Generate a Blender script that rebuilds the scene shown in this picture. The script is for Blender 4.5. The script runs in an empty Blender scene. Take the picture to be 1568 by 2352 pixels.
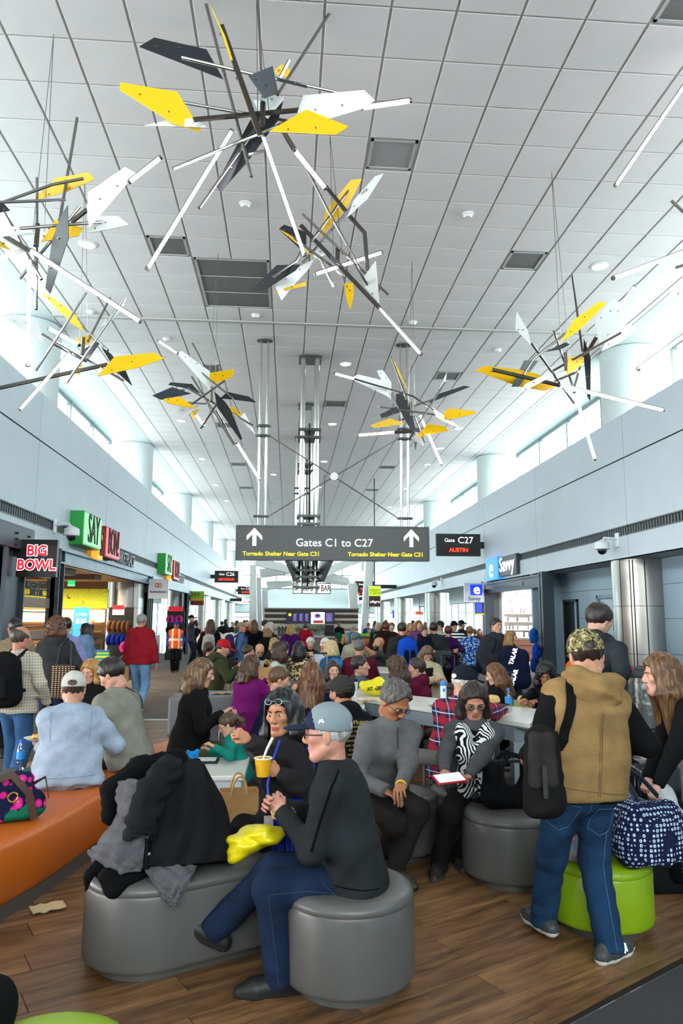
import bpy, math, random
import numpy as np
from mathutils import Vector, Matrix
SC = bpy.context.scene
COL = SC.collection
# ---------------------------------------------------------------- camera
FPX, PITCH, YAW, ROLL, HC = 1660.0, .1444, .0730, .0049, 1.75
_cy, _sy, _cp, _sp, _cr, _sr = (math.cos(YAW), math.sin(YAW), math.cos(PITCH), math.sin(PITCH), math.cos(ROLL), math.sin(ROLL))
_R0 = np.array([_cy, -_sy, 0]); CF = np.array([_sy*_cp, _cy*_cp, _sp]); _U0 = np.array([-_sy*_sp, -_cy*_sp, _cp])
CR = _cr*_R0 + _sr*_U0; CU = -_sr*_R0 + _cr*_U0; CC = np.array([0, 0, HC])
cam = bpy.data.cameras.new('camera'); camo = bpy.data.objects.new('camera', cam); COL.objects.link(camo)
cam.sensor_fit = 'VERTICAL'; cam.sensor_height = 36.0; cam.lens = 36.0*FPX/2352.0
cam.clip_start = .05; cam.clip_end = 400
camo.matrix_world = Matrix(((CR[0], CU[0], -CF[0], 0), (CR[1], CU[1], -CF[1], 0), (CR[2], CU[2], -CF[2], HC), (0, 0, 0, 1)))
SC.camera = camo
def ray(x, y): return CF + CR*((x-784)/FPX) + CU*((1176-y)/FPX)
def atz(x, y, z=0.0): d = ray(x, y); return CC + d*((z-HC)/d[2])
def aty(x, y, Y): d = ray(x, y); return CC + d*(Y/d[1])
def atx(x, y, X): d = ray(x, y); return CC + d*(X/d[0])
# ---------------------------------------------------------------- light and exposure
vs = SC.view_settings
vs.view_transform = 'Standard'; vs.look = 'None'; vs.gamma = 1.0; vs.use_curve_mapping = False
vs.exposure = 1.08
W = bpy.data.worlds.new('sky'); SC.world = W; W.use_nodes = True
_bg = W.node_tree.nodes['Background']; _bg.inputs[0].default_value = (1.0, 1.0, .985, 1); _bg.inputs[1].default_value = 8.0
SC.cycles.max_bounces = 5; SC.cycles.diffuse_bounces = 3; SC.cycles.glossy_bounces = 2
SC.cycles.transmission_bounces = 3; SC.cycles.transparent_max_bounces = 6
SC.cycles.caustics_reflective = False; SC.cycles.caustics_refractive = False
SC.cycles.sample_clamp_indirect = 6.0; SC.cycles.blur_glossy = 1.0
def portal(name, loc, rot, sx, sy):
    l = bpy.data.lights.new(name, 'AREA'); l.shape = 'RECTANGLE'; l.size = sx; l.size_y = sy
    l.cycles.is_portal = True
    o = bpy.data.objects.new(name, l); COL.objects.link(o); o.location = loc; o.rotation_euler = rot
    return o
portal('window_portal', (-6.15, 37, 6.9), (0, math.radians(-90), 0), 1.8, 86)
portal('window_portal', (8.45, 37, 6.9), (0, math.radians(90), 0), 1.8, 86)
portal('window_portal', (1.1, -9.9, 6.3), (math.radians(90), 0, 0), 12, 2.9)
# ---------------------------------------------------------------- helpers
def lin(h):
    if isinstance(h, str):
        h = h.lstrip('#'); c = [int(h[i:i+2], 16)/255 for i in (0, 2, 4)]
    else: c = list(h)
    return tuple((v/12.92 if v <= .04045 else ((v+.055)/1.055)**2.4) for v in c)
_M = {}
class NB:
    """tiny node builder"""
    def __init__(s, name):
        s.m = bpy.data.materials.new(name); s.m.use_nodes = True; s.t = s.m.node_tree
        s.b = s.t.nodes['Principled BSDF']; s.out = s.t.nodes['Material Output']
    def n(s, typ, **kw):
        nd = s.t.nodes.new(typ)
        for k, v in kw.items():
            if k.startswith('i_'):
                key = k[2:]; key = int(key) if key.isdigit() else key.replace('_', ' ')
                s.put(nd.inputs[key], v)
            else: setattr(nd, k, v)
        return nd
    def put(s, inp, v):
        if isinstance(v, bpy.types.NodeSocket): s.t.links.new(v, inp)
        elif isinstance(v, bpy.types.Node): s.t.links.new(v.outputs[0], inp)
        else:
            if isinstance(v, (tuple, list)) and len(v) == 3 and inp.type == 'RGBA': v = (*v, 1)
            inp.default_value = v
    def coord(s, scale=1.0, rot=(0, 0, 0), kind='Object', loc=(0, 0, 0)):
        tc = s.n('ShaderNodeTexCoord'); mp = s.n('ShaderNodeMapping')
        s.t.links.new(tc.outputs[kind], mp.inputs[0])
        mp.inputs['Scale'].default_value = (scale,)*3 if isinstance(scale, (int, float)) else scale
        mp.inputs['Rotation'].default_value = rot; mp.inputs['Location'].default_value = loc
        return mp.outputs[0]
    def noise(s, vec, scale, detail=3, rough=.55, out=0):
        return s.n('ShaderNodeTexNoise', i_Vector=vec, i_Scale=scale, i_Detail=detail, i_Roughness=rough).outputs[out]
    def ramp(s, fac, stops, interp='LINEAR'):
        r = s.n('ShaderNodeValToRGB', i_0=fac); e = r.color_ramp; e.interpolation = interp
        while len(e.elements) < len(stops): e.elements.new(.5)
        for el, (p, c) in zip(e.elements, stops):
            el.position = p; el.color = (*c, 1) if len(c) == 3 else c
        return r.outputs[0]
    def math(s, op, a, b=0.0):
        nd = s.n('ShaderNodeMath', operation=op); s.put(nd.inputs[0], a); s.put(nd.inputs[1], b); return nd.outputs[0]
    def mix(s, f, a, b):
        nd = s.n('ShaderNodeMix', data_type='RGBA'); s.put(nd.inputs[0], f); s.put(nd.inputs[6], a); s.put(nd.inputs[7], b); return nd.outputs[2]
    def bump(s, h, strength=.3, dist=.005):
        b = s.n('ShaderNodeBump', i_Strength=strength, i_Distance=dist, i_Height=h); s.t.links.new(b.outputs[0], s.b.inputs['Normal'])
    def set(s, **kw):
        for k, v in kw.items(): s.put(s.b.inputs[k.replace('_', ' ')], v)
        return s.m
def mat(name, c, rough=.6, metal=0.0, spec=.4, bump=0.0, bscale=60, var=0.0, vscale=6, coat=0.0):
    key = ('p', name)
    if key in _M: return _M[key]
    b = NB(name); col = lin(c)
    if var or bump:
        v = b.coord()
        if var:
            nz = b.noise(v, vscale, 4)
            d = tuple(x*(1-var) for x in col); u = tuple(min(1, x*(1+var)) for x in col)
            b.set(Base_Color=b.ramp(nz, [(.3, d), (.7, u)]))
        else: b.set(Base_Color=col)
        if bump: b.bump(b.noise(v, bscale, 2), bump)
    else: b.set(Base_Color=col)
    b.set(Roughness=rough, Metallic=metal, Specular_IOR_Level=spec, Coat_Weight=coat)
    _M[key] = b.m; return b.m
def emit(name, c, s, base=None):
    key = ('e', name)
    if key in _M: return _M[key]
    b = NB(name); b.set(Base_Color=lin(base or c), Emission_Color=lin(c), Emission_Strength=s, Roughness=.5); _M[key] = b.m
    if s < 3: b.m.cycles.emission_sampling = 'NONE'
    return b.m
def glass(name, c='#ffffff', alpha=.12, rough=.03):
    key = ('g', name)
    if key in _M: return _M[key]
    b = NB(name)
    tr = b.n('ShaderNodeBsdfTransparent', i_Color=lin(c)); gl = b.n('ShaderNodeBsdfGlossy', i_Roughness=rough)
    mx = b.n('ShaderNodeMixShader', i_0=alpha); b.t.links.new(tr.outputs[0], mx.inputs[1]); b.t.links.new(gl.outputs[0], mx.inputs[2])
    b.t.links.new(mx.outputs[0], b.out.inputs[0]); _M[key] = b.m; return b.m
def cloth(c, var=.18, bump=.35, rough=.9, fine=260):
    c = c.lower(); key = ('c', c, var, bump)
    if key in _M: return _M[key]
    b = NB('cloth_'+c.strip('#')); v = b.coord(); col = tuple(x*.8 for x in lin(c))
    nz = b.noise(v, 9, 4); d = tuple(x*(1-var) for x in col); u = tuple(min(1, x*(1+var)) for x in col)
    b.set(Base_Color=b.ramp(nz, [(.3, d), (.7, u)]), Roughness=rough, Specular_IOR_Level=.12)
    wr = b.noise(b.coord((9, 9, 16)), 1.0, 4, .6); fn = b.noise(v, fine, 1)
    b.bump(b.math('ADD', wr, b.math('MULTIPLY', fn, .12)), bump, .03)
    _M[key] = b.m; return b.m
def denim(c):
    key = ('d', c)
    if key in _M: return _M[key]
    b = NB('denim_'+c.strip('#')); v = b.coord(); col = lin(c)
    nz = b.noise(b.coord((5, 5, 2.5)), 1, 4)
    b.set(Base_Color=b.ramp(nz, [(.3, tuple(x*.55 for x in col)), (.55, col), (.75, tuple(min(1, x*1.7) for x in col))]), Roughness=.9, Specular_IOR_Level=.2)
    b.bump(b.math('ADD', b.noise(b.coord((8, 8, 18)), 1, 3), b.math('MULTIPLY', b.noise(v, 400, 1), .08)), .4, .03)
    _M[key] = b.m; return b.m
def hairmat(c, c2=None):
    key = ('h', c, c2)
    if key in _M: return _M[key]
    b = NB('hair_'+c.strip('#')); a = lin(c); d = tuple(.45*x+.55*y for x, y in zip(a, lin(c2))) if c2 else tuple(x*1.7 for x in a)
    nz = b.noise(b.coord((60, 60, 2.2)), 1.0, 2, .5)
    b.set(Base_Color=b.ramp(nz, [(.34, tuple(x*.62 for x in a)), (.52, a), (.78, d)]), Roughness=.42, Specular_IOR_Level=.45)
    b.bump(nz, .6, .01); _M[key] = b.m; return b.m
def skinmat(c):
    key = ('s', c)
    if key in _M: return _M[key]
    b = NB('skin_'+c.strip('#')); a = lin(c); v = b.coord()
    nz = b.noise(v, 22, 4)
    b.set(Base_Color=b.ramp(nz, [(.3, (a[0]*.88, a[1]*.8, a[2]*.78)), (.7, (min(1, a[0]*1.06), a[1]*1.05, a[2]*1.05))]), Roughness=.48, Specular_IOR_Level=.4,
          Subsurface_Weight=.0)
    b.bump(b.noise(v, 220, 2), .08, .002); _M[key] = b.m; return b.m
# --- meshes
def link(o, parent=None):
    COL.objects.link(o)
    if parent is not None: o.parent = parent
    return o
def tag(o, label, cat=None, group=None, kind=None):
    if label: o['label'] = label
    if cat: o['category'] = cat
    if group: o['group'] = group
    if kind: o['kind'] = kind
    return o
def thing(name, label, cat, loc=(0, 0, 0), rz=0.0, group=None):
    o = bpy.data.objects.new(name, None); COL.objects.link(o); o.empty_display_size = .1
    o.location = tuple(float(v) for v in loc); o.rotation_euler = (0, 0, rz); return tag(o, label, cat, group)
class MB:
    """collects shapes into one mesh"""
    def __init__(s): s.v = []; s.f = []; s.m = []; s.cur = 0; s.T = Matrix.Identity(4)
    def at(s, M): s.T = M; return s
    def add(s, vs, fs):
        k = len(s.v); s.v += [tuple(s.T @ Vector(p)) for p in vs]; s.f += [tuple(i+k for i in q) for q in fs]; s.m += [s.cur]*len(fs); return s
    def box(s, a, b, bev=0.0):
        x0, x1 = sorted((a[0], b[0])); y0, y1 = sorted((a[1], b[1])); z0, z1 = sorted((a[2], b[2]))
        if bev <= 0:
            v = [(x, y, z) for x in (x0, x1) for y in (y0, y1) for z in (z0, z1)]
            return s.add(v, [(0, 1, 3, 2), (4, 6, 7, 5), (0, 4, 5, 1), (2, 3, 7, 6), (0, 2, 6, 4), (1, 5, 7, 3)])
        c = ((x0+x1)/2, (y0+y1)/2); hx, hy = (x1-x0)/2, (y1-y0)/2
        bev = min(bev, hx*.95, hy*.95, (z1-z0)*.48)
        def ring(hx, hy, z, r): return [(c[0]+sx*(hx-r)+r*math.cos(t), c[1]+sy*(hy-r)+r*math.sin(t), z) for sx, sy, t0 in ((1, 1, 0), (-1, 1, 90), (-1, -1, 180), (1, -1, 270)) for t in (math.radians(t0), math.radians(t0+45), math.radians(t0+90))]
        b3 = bev*.3
        rs = [ring(hx-bev, hy-bev, z0, b3), ring(hx-b3, hy-b3, z0+b3, bev), ring(hx, hy, z0+bev, bev), ring(hx, hy, z1-bev, bev), ring(hx-b3, hy-b3, z1-b3, bev), ring(hx-bev, hy-bev, z1, b3)]
        return s.rings(rs)
    def rings(s, rs, cap=True, closed=True):
        n = len(rs[0]); v = [p for r in rs for p in r]; f = []
        for i in range(len(rs)-1):
            for j in range(n if closed else n-1):
                a, b = i*n+j, i*n+(j+1) % n; f.append((a, b, b+n, a+n))
        if cap and closed: f.append(tuple(range(n-1, -1, -1))); f.append(tuple((len(rs)-1)*n+j for j in range(n)))
        return s.add(v, f)
    def lathe(s, prof, c=(0, 0, 0), n=24, sx=1.0, sy=1.0):
        return s.rings([[(c[0]+r*sx*math.cos(2*math.pi*j/n), c[1]+r*sy*math.sin(2*math.pi*j/n), c[2]+z) for j in range(n)] for r, z in prof])
    def tube(s, pts, r, n=8, r2=None):
        pts = [Vector(p) for p in pts]; rs = []; L = len(pts); prev = None
        for i, p in enumerate(pts):
            d = (pts[min(i+1, L-1)] - pts[max(i-1, 0)]).normalized()
            if prev is None: u = d.orthogonal().normalized()
            else:
                u = prev - d*prev.dot(d); u = u.normalized() if u.length > 1e-6 else d.orthogonal().normalized()
            prev = u; w = d.cross(u); rr = r if r2 is None else r+(r2-r)*i/(L-1)
            rs.append([tuple(p+(u*math.cos(2*math.pi*j/n)+w*math.sin(2*math.pi*j/n))*rr) for j in range(n)])
        return s.rings(rs)
    def strap(s, pts, up, w, t):
        """flat band along pts; up(i) or vector gives the face normal"""
        pts = [Vector(p) for p in pts]; rs = []; L = len(pts)
        for i, p in enumerate(pts):
            d = (pts[min(i+1, L-1)] - pts[max(i-1, 0)]).normalized(); nrm = Vector(up(i) if callable(up) else up)
            nrm = (nrm - d*nrm.dot(d)).normalized(); sd = d.cross(nrm)
            rs.append([tuple(p+sd*a*w/2+nrm*b*t/2) for a, b in ((-1, -1), (1, -1), (1, 1), (-1, 1))])
        return s.rings(rs)
    def prism(s, poly, d):
        """polygon (list of 3d points) thickened by vector d"""
        n = len(poly); d = Vector(d); v = [tuple(p) for p in poly]+[tuple(Vector(p)+d) for p in poly]
        return s.add(v, [tuple(range(n-1, -1, -1)), tuple(range(n, 2*n))]+[(i, (i+1) % n, (i+1) % n+n, i+n) for i in range(n)])
    def ball(s, c, r, n=10, m=6):
        r = (r, r, r) if isinstance(r, (int, float)) else r
        vs = [(c[0], c[1], c[2]-r[2])]; fs = []
        for i in range(1, m):
            t = -math.pi/2+math.pi*i/m
            vs += [(c[0]+r[0]*math.cos(t)*math.cos(2*math.pi*j/n), c[1]+r[1]*math.cos(t)*math.sin(2*math.pi*j/n), c[2]+r[2]*math.sin(t)) for j in range(n)]
        vs.append((c[0], c[1], c[2]+r[2])); L = len(vs)-1
        for j in range(n):
            fs.append((0, 1+(j+1) % n, 1+j)); fs.append((L, 1+(m-2)*n+j, 1+(m-2)*n+(j+1) % n))
            for i in range(m-2):
                a = 1+i*n+j; b = 1+i*n+(j+1) % n; fs.append((a, b, b+n, a+n))
        return s.add(vs, fs)
    def build(s, name, mats, parent=None, smooth=False, label=None, cat=None, group=None, kind=None, angle=None):
        me = bpy.data.meshes.new(name); me.from_pydata(s.v, [], s.f)
        mats = mats if isinstance(mats, (list, tuple)) else [mats]
        for m in mats: me.materials.append(m)
        if len(mats) > 1: me.polygons.foreach_set('material_index', s.m)
        if smooth: me.polygons.foreach_set('use_smooth', [True]*len(s.f))
        me.update()
        if smooth: me.set_sharp_from_angle(angle=math.radians(angle or 40))
        o = bpy.data.objects.new(name, me); link(o, parent); return tag(o, label, cat, group, kind)
def mesh_np(name, V, Fq, mats, parent=None, midx=None, smooth=True):
    me = bpy.data.meshes.new(name); nv, nf = len(V), len(Fq)
    me.vertices.add(nv); me.vertices.foreach_set('co', np.ascontiguousarray(V, dtype=np.float32).ravel())
    me.loops.add(nf*4); me.loops.foreach_set('vertex_index', np.ascontiguousarray(Fq, dtype=np.int32).ravel())
    me.polygons.add(nf); me.polygons.foreach_set('loop_start', np.arange(nf, dtype=np.int32)*4)
    for m in (mats if isinstance(mats, (list, tuple)) else [mats]): me.materials.append(m)
    if midx is not None: me.polygons.foreach_set('material_index', np.ascontiguousarray(midx, dtype=np.int32))
    me.polygons.foreach_set('use_smooth', np.full(nf, smooth)); me.update(); me.validate()
    o = bpy.data.objects.new(name, me); return link(o, parent)
def text(name, body, size, m, loc, rot, parent=None, ext=.004, align='CENTER', sx=1.0, bold=0.0, shear=0.0, space=1.0):
    cu = bpy.data.curves.new(name, 'FONT'); cu.body = body; cu.size = size; cu.extrude = ext; cu.align_x = align; cu.align_y = 'CENTER'
    cu.offset = bold; cu.shear = shear; cu.space_character = space; cu.resolution_u = 3
    to = bpy.data.objects.new(name, cu); COL.objects.link(to)
    me = bpy.data.meshes.new_from_object(to)
    bpy.data.objects.remove(to); bpy.data.curves.remove(cu)
    me.name = name; me.materials.clear(); me.materials.append(m)
    o = bpy.data.objects.new(name, me); link(o, parent); o.location = loc; o.rotation_euler = rot; o.scale = (sx, 1, 1); return o
def copy_tree(o, parent=None):
    c = o.copy(); COL.objects.link(c); c.parent = parent
    for ch in o.children: copy_tree(ch, c)
    return c
R90 = math.pi/2
FACE = (R90, 0, 0)                       # text that faces the camera (-Y)
FACE_XP = (R90, 0, R90)                  # faces +X
FACE_XN = (R90, 0, -R90)                 # faces -X
rnd = random.Random(7)
# ================================================================ the hall
T = .665; ZC = 7.79; GX, GY = -3.7114, 5.7117
XL, XR, YB, YE = -4.86, 7.06, -10.0, 82.0
ZS, ZSL0, ZSL1, ZJ, ZW = 3.02, 3.48, 3.70, 5.13, 6.07
wall_m = mat('painted_wall_panel', '#bcc6cd', .55, bump=.02, bscale=90, var=.03, vscale=1.2)
white_m = mat('white_plaster', '#c3cbca', .7, var=.02, vscale=2)
tile_m = mat('ceiling_tile_white', '#e6dfdd', .85, bump=.08, bscale=160, var=.03, vscale=1.5)
grid_m = mat('ceiling_grid_grey', '#8d8b89', .6)
dark_m = mat('dark_void', '#2a2c2d', .8)
steel_frame = mat('dark_steel_frame', '#3b444b', .45, .3, var=.1, vscale=3)
def vent_mat():
    b = NB('perforated_grille'); v = b.coord(55)
    vo = b.n('ShaderNodeTexVoronoi', i_Vector=v, i_Scale=1.0, i_Randomness=0.0).outputs[0]
    b.set(Base_Color=b.ramp(vo, [(.25, lin('#3a3837')), (.5, lin('#8a8683'))]), Roughness=.6); return b.m
vent_m = vent_mat()
# ---- ceiling
ceil = MB().box((XL-1.5, YB, ZC+.03), (XR+1.6, YE, ZC+.12)).build('ceiling', grid_m, kind='structure', label='white square tiled ceiling high over the hall')
skip = {(2, 8): 1, (11, 8): 1, (2, 17): 1, (11, 17): 1, (2, 25): 1, (11, 25): 1, (2, 34): 1, (11, 34): 1, (2, 42): 1, (11, 42): 1, (7, 21): 1, (7, 4): 2, (11, 0): 1}
for c in (3, 4):
    for r in (9, 10, 11): skip[(c, r)] = 1
def cellx(c):
    a, b = GX+c*T, GX+(c+1)*T
    return max(a, XL)+.014, min(b, XR)-.014
_tile = {}
def tile_mesh(w):
    k = round(w, 3)
    if k not in _tile:
        b = MB(); h = T-.016; e = .006
        b.rings([[(-w/2+e, -h/2+e, 0), (w/2-e, -h/2+e, 0), (w/2-e, h/2-e, 0), (-w/2+e, h/2-e, 0)], [(-w/2, -h/2, .008), (w/2, -h/2, .008), (w/2, h/2, .008), (-w/2, h/2, .008)],
                 [(-w/2, -h/2, .032), (w/2, -h/2, .032), (w/2, h/2, .032), (-w/2, h/2, .032)]])
        me = bpy.data.meshes.new('ceiling_tile'); me.from_pydata(b.v, [], b.f); me.materials.append(tile_m); _tile[k] = me
    return _tile[k]
MB().box((XL, YB, ZC+.021), (XR, YE, ZC+.0295)).build('grid_backing', mat('grid_tee_grey', '#d2cecb', .6), ceil)
rest = MB()
for r in range(-22, 114):
    for c in range(-2, 17):
        x0, x1 = cellx(c); w = x1-x0
        if w < .03: continue
        y = GY+(r+.5)*T
        if 0 <= r < 17 and (c, r) not in skip:
            o = bpy.data.objects.new('ceiling_tile', tile_mesh(w)); link(o, ceil); o.location = ((x0+x1)/2, y, ZC)
        elif (c, r) not in skip:
            h = T/2-.008; rest.box((x0, y-h, ZC), (x1, y+h, ZC+.032))
rest.build('ceiling_tile_field', tile_m, ceil, kind='stuff')
for (c, r), k in skip.items():
    if (c, r) == (3, 9): x0, x1, y0, y1 = GX+3*T+.03, GX+5*T-.03, GY+9*T+.03, GY+12*T-.03
    elif c in (3, 4) and r in (9, 10, 11): continue
    else: x0, x1, y0, y1 = GX+c*T+.03, GX+(c+1)*T-.03, GY+r*T+.03, GY+(r+1)*T-.03
    b = MB(); b.box((x0+.03, y0+.03, ZC+.012), (x1-.03, y1-.03, ZC+.02)); b.cur = 1
    for q in ((x0, y0, x1, y0+.035), (x0, y1-.035, x1, y1), (x0, y0, x0+.035, y1), (x1-.035, y0, x1, y1)): b.box((q[0], q[1], ZC), (q[2], q[3], ZC+.03))
    if (c, r) == (3, 9):
        for k2 in (1, 2): b.box((x0, y0+(y1-y0)*k2/3-.008, ZC+.004), (x1, y0+(y1-y0)*k2/3+.008, ZC+.02))
    b.build('air_vent' if k == 1 else 'access_panel', [vent_m if k == 1 else mat('access_panel_grey', '#a9a5a5', .7), mat('vent_rim', '#b9b6b4', .5)], ceil)
MB().box((XL, GY+13*T-.05, ZC-.02), (XR, GY+13*T+.05, ZC+.03)).build('trim_1', mat('ceiling_joint_trim', '#b5b3ad', .5), kind='structure')
# recess soffits beside the tile field
MB().box((XL-1.45, YB, ZC), (XL, YE, ZC+.03)).build('soffit_panel', white_m, ceil)
MB().box((XR, YB, ZC), (XR+1.55, YE, ZC+.03)).build('soffit_panel', white_m, ceil)
# downlights, detectors
can_m = emit('downlight_glow', '#fff6ea', 9.0); rim_m = mat('downlight_rim', '#dcdcda', .4)
k = 0
spots = [(201, 562), (1376, 612), (793, 836), (763, 974), (417, 967), (464, 1054), (496, 1114), (1053, 984), (744, 1060), (981, 1067), (732, 1119), (722, 1165), (932, 1123), (894, 1165), (628, 1090), (520, 1150), (1010, 1030)]
place_w = ['above the left sculpture', 'beside the upper right sculpture', 'in front of the hanging post', 'behind the hanging post', 'under the left middle sculpture', 'over the left clerestory', 'far along the left clerestory', 'right of the middle sculpture', 'over the cross brace', 'over the right clerestory', 'behind the cross brace', 'far above the big gate sign', 'behind the right hanger', 'far behind the right hanger', 'left of the hanging post', 'far left by the hangers', 'above the right windows']
for (px, py), w in zip(spots, place_w):
    p = atz(px, py, ZC-.005); t = thing('recessed_downlight', 'round lit recessed downlight '+w, 'light', (p[0], p[1], ZC-.004), group='ceiling downlights')
    MB().lathe([(.12, .0), (.12, .006)], n=20).build('lens', can_m, t, smooth=False)
    MB().lathe([(.118, .004), (.122, -.012), (.15, -.006), (.155, .006)], n=20).build('rim', rim_m, t, smooth=True)
for i, (px, py, w) in enumerate([(563, 468, 'left of the black and white sculpture'), (1074, 492, 'right of the black and white sculpture'), (208, 716, 'over the left sculptures'), (587, 724, 'beside the large vent'), (948, 740, 'near the ceiling joint'), (383, 778, 'above the small left sculpture'), (1143, 803, 'left of the right sculpture')]):
    p = atz(px, py, ZC); MB().lathe([(.0, -.06), (.05, -.055), (.075, -.02), (.09, -.018), (.09, .0)], n=16).build('smoke_detector', mat('detector_white', '#dedddb', .4), None, True, 'small white round detector on ceiling '+w, 'detector', 'ceiling detectors').location = (p[0], p[1], ZC)
# ---- upper walls, one panel per bay
JL = [14.1+5.42*k for k in range(-5, 13)]; JR = [14.54+5.55*k for k in range(-5, 13)]
for side, X, J, sg in (('left', XL, JL, 1), ('right', XR, JR, -1)):
    w = MB().box((X-sg*.14, YB, ZS), (X-sg*.03, YE, ZW-.01)).build('wall_'+side, dark_m, kind='structure', label='pale grey upper wall of large panels along the %s side' % side)
    edges = [YB]+[j for j in J if YB < j < YE]+[YE]
    for a, b in zip(edges[:-1], edges[1:]):
        for z0, z1 in ((ZS, ZSL0), (ZSL1, ZJ-.015), (ZJ+.015, ZW)):
            MB().box((X-sg*.12, a+.008, z0), (X, b-.008, z1)).build('wall_panel', wall_m, w)
        g = MB(); n = max(2, int((b-a)/.11))
        for i in range(n):
            y = a+.06+(b-a-.12)*i/(n-1); g.box((X-sg*.09, y-.018, ZSL0+.02), (X-sg*.02, y+.018, ZSL1-.02))
        g.box((X-sg*.1, a+.03, ZSL0), (X+sg*.006, b-.03, ZSL0+.025)); g.box((X-sg*.1, a+.03, ZSL1-.025), (X+sg*.006, b-.03, ZSL1))
        g.build('vent_grille', mat('grille_fin', '#5d6468', .5), w)
    D = 1.4
    MB().box((X-sg*(D+.1), YB, ZW-.1), (X-sg*.02, YE, ZW-.005)).build('sill_ledge', white_m, w)
    MB().box((X-sg*(D+.1), YB, ZW-.05), (X-sg*D, YE, ZW+.22)).build('sill_upstand', white_m, w)
    cols = [15.0+10.7*k for k in range(-2, 7)] if side == 'left' else [15.4+11.0*k for k in range(-2, 7)]
    XC = X-sg*.66
    for i, yc in enumerate(cols):
        MB().lathe([(.64, 0), (.64, ZC-ZW)], (XC, yc, ZW-.01), 36).build('column_shaft', white_m, w, smooth=True)
        if i+1 < len(cols):
            wn = MB(); a, b = yc+.62, cols[i+1]-.62; xw = X-sg*D; fm = mat('window_frame_alu', '#7c8a8c', .4, .3)
            wn.box((xw-sg*.06, a-.1, ZW+.2), (xw+sg*.05, b+.1, ZW+.29)); wn.box((xw-sg*.06, a-.1, ZC-.12), (xw+sg*.05, b+.1, ZC))
            for k in range(5):
                y = a+(b-a)*k/4; wn.box((xw-sg*.06, y-.05, ZW+.2), (xw+sg*.06, y+.05, ZC))
            wo = wn.build('window_%d' % (i+1+(10 if side == 'right' else 0)), fm, kind='structure')
            for k in range(4):
                y0, y1 = a+(b-a)*k/4+.05, a+(b-a)*(k+1)/4-.05
                MB().box((xw-.006, y0, ZW+.28), (xw+.006, y1, ZC-.12)).build('pane', glass('window_glass', '#f4fdff', .05), wo)
# ---- floor
def carpet():
    b = NB('grey_patterned_carpet'); v = b.coord()
    n1 = b.noise(v, 260, 2); n2 = b.noise(v, 1.2, 3)
    base = b.mix(n2, lin('#6c6460'), lin('#857d78'))
    base = b.mix(b.math('MULTIPLY', n1, .55), base, lin('#3d3b3b'))
    wv = b.n('ShaderNodeTexVoronoi', i_Vector=b.n('ShaderNodeMapping', i_Vector=b.coord(.62)), i_Scale=1.0, feature='SMOOTH_F1').outputs[0]
    ring = b.math('PINGPONG', b.math('MULTIPLY', wv, 9.0), .5)
    m1 = b.math('LESS_THAN', ring, .022); m2 = b.math('GREATER_THAN', b.noise(v, .9, 1), .52)
    b.set(Base_Color=b.mix(b.math('MULTIPLY', b.math('MULTIPLY', m1, m2), .6), base, lin('#b9b4ad')), Roughness=.97, Specular_IOR_Level=.1)
    b.bump(n1, .5, .004); return b.m
floor = MB().box((-16, YB, -.1), (18, YE+4, -.008)).build('floor', carpet(), kind='structure', label='grey patterned carpet floor of the hall')
wood_poly = [(-3.4, .4), (-1.6, 1.56), (1.24, 3.36), (2.06, 3.88), (4.3, 5.3), (3.46, 7.35), (-1.9, 12.86), (-2.9, 12.9), (-3.2, 7.0)]
def clip(poly, conv):
    out = poly
    for i in range(len(conv)):
        a, b = conv[i], conv[(i+1) % len(conv)]; inp, out = out, []
        def sd(p): return (b[0]-a[0])*(p[1]-a[1])-(b[1]-a[1])*(p[0]-a[0])
        for j in range(len(inp)):
            p, q = inp[j], inp[(j+1) % len(inp)]; sp_, sq = sd(p), sd(q)
            if sp_ >= 0: out.append(p)
            if sp_*sq < 0: t = sp_/(sp_-sq); out.append((p[0]+t*(q[0]-p[0]), p[1]+t*(q[1]-p[1])))
        if len(out) < 3: return []
    return out
def wood(name, c1, c2, c3):
    b = NB(name); ob = b.n('ShaderNodeObjectInfo')
    v = b.n('ShaderNodeMapping', i_Vector=b.coord(1.0, (0, 0, -.507)), i_Scale=(1.1, 9, 9)).outputs[0]; v2 = b.n('ShaderNodeVectorMath', operation='ADD'); b.put(v2.inputs[0], v)
    sc = b.n('ShaderNodeVectorMath', operation='SCALE'); b.put(sc.inputs[0], ob.outputs['Location']); sc.inputs['Scale'].default_value = 3.7; b.put(v2.inputs[1], sc.outputs[0])
    g = b.noise(v2.outputs[0], 1.6, 6, .65); g2 = b.noise(v2.outputs[0], 7, 3, .6)
    col = b.ramp(b.math('ADD', b.math('MULTIPLY', g, .75), b.math('MULTIPLY', g2, .25)), [(.34, lin(c1)), (.5, lin(c2)), (.66, lin(c3))])
    hv = b.n('ShaderNodeHueSaturation', i_Color=col); b.put(hv.inputs['Value'], b.math('ADD', b.math('MULTIPLY', ob.outputs['Random'], .5), .72))
    b.set(Base_Color=hv.outputs[0], Roughness=b.math('ADD', b.math('MULTIPLY', g2, .22), .3), Specular_IOR_Level=.4)
    b.bump(b.math('ADD', g, b.math('MULTIPLY', g2, .5)), .12, .01); return b.m
wood_m = wood('brown_plank_wood', '#4a3121', '#7a5638', '#a0764e')
MB().prism([(x, y, -.0085) for x, y in wood_poly], (0, 0, .003)).build('plank_underlay', mat('plank_joint_dark', '#1c130d', .9), floor)
ca, sa = math.cos(.507), math.sin(.507); PW, PL = .205, 1.42; pieces = []
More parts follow.
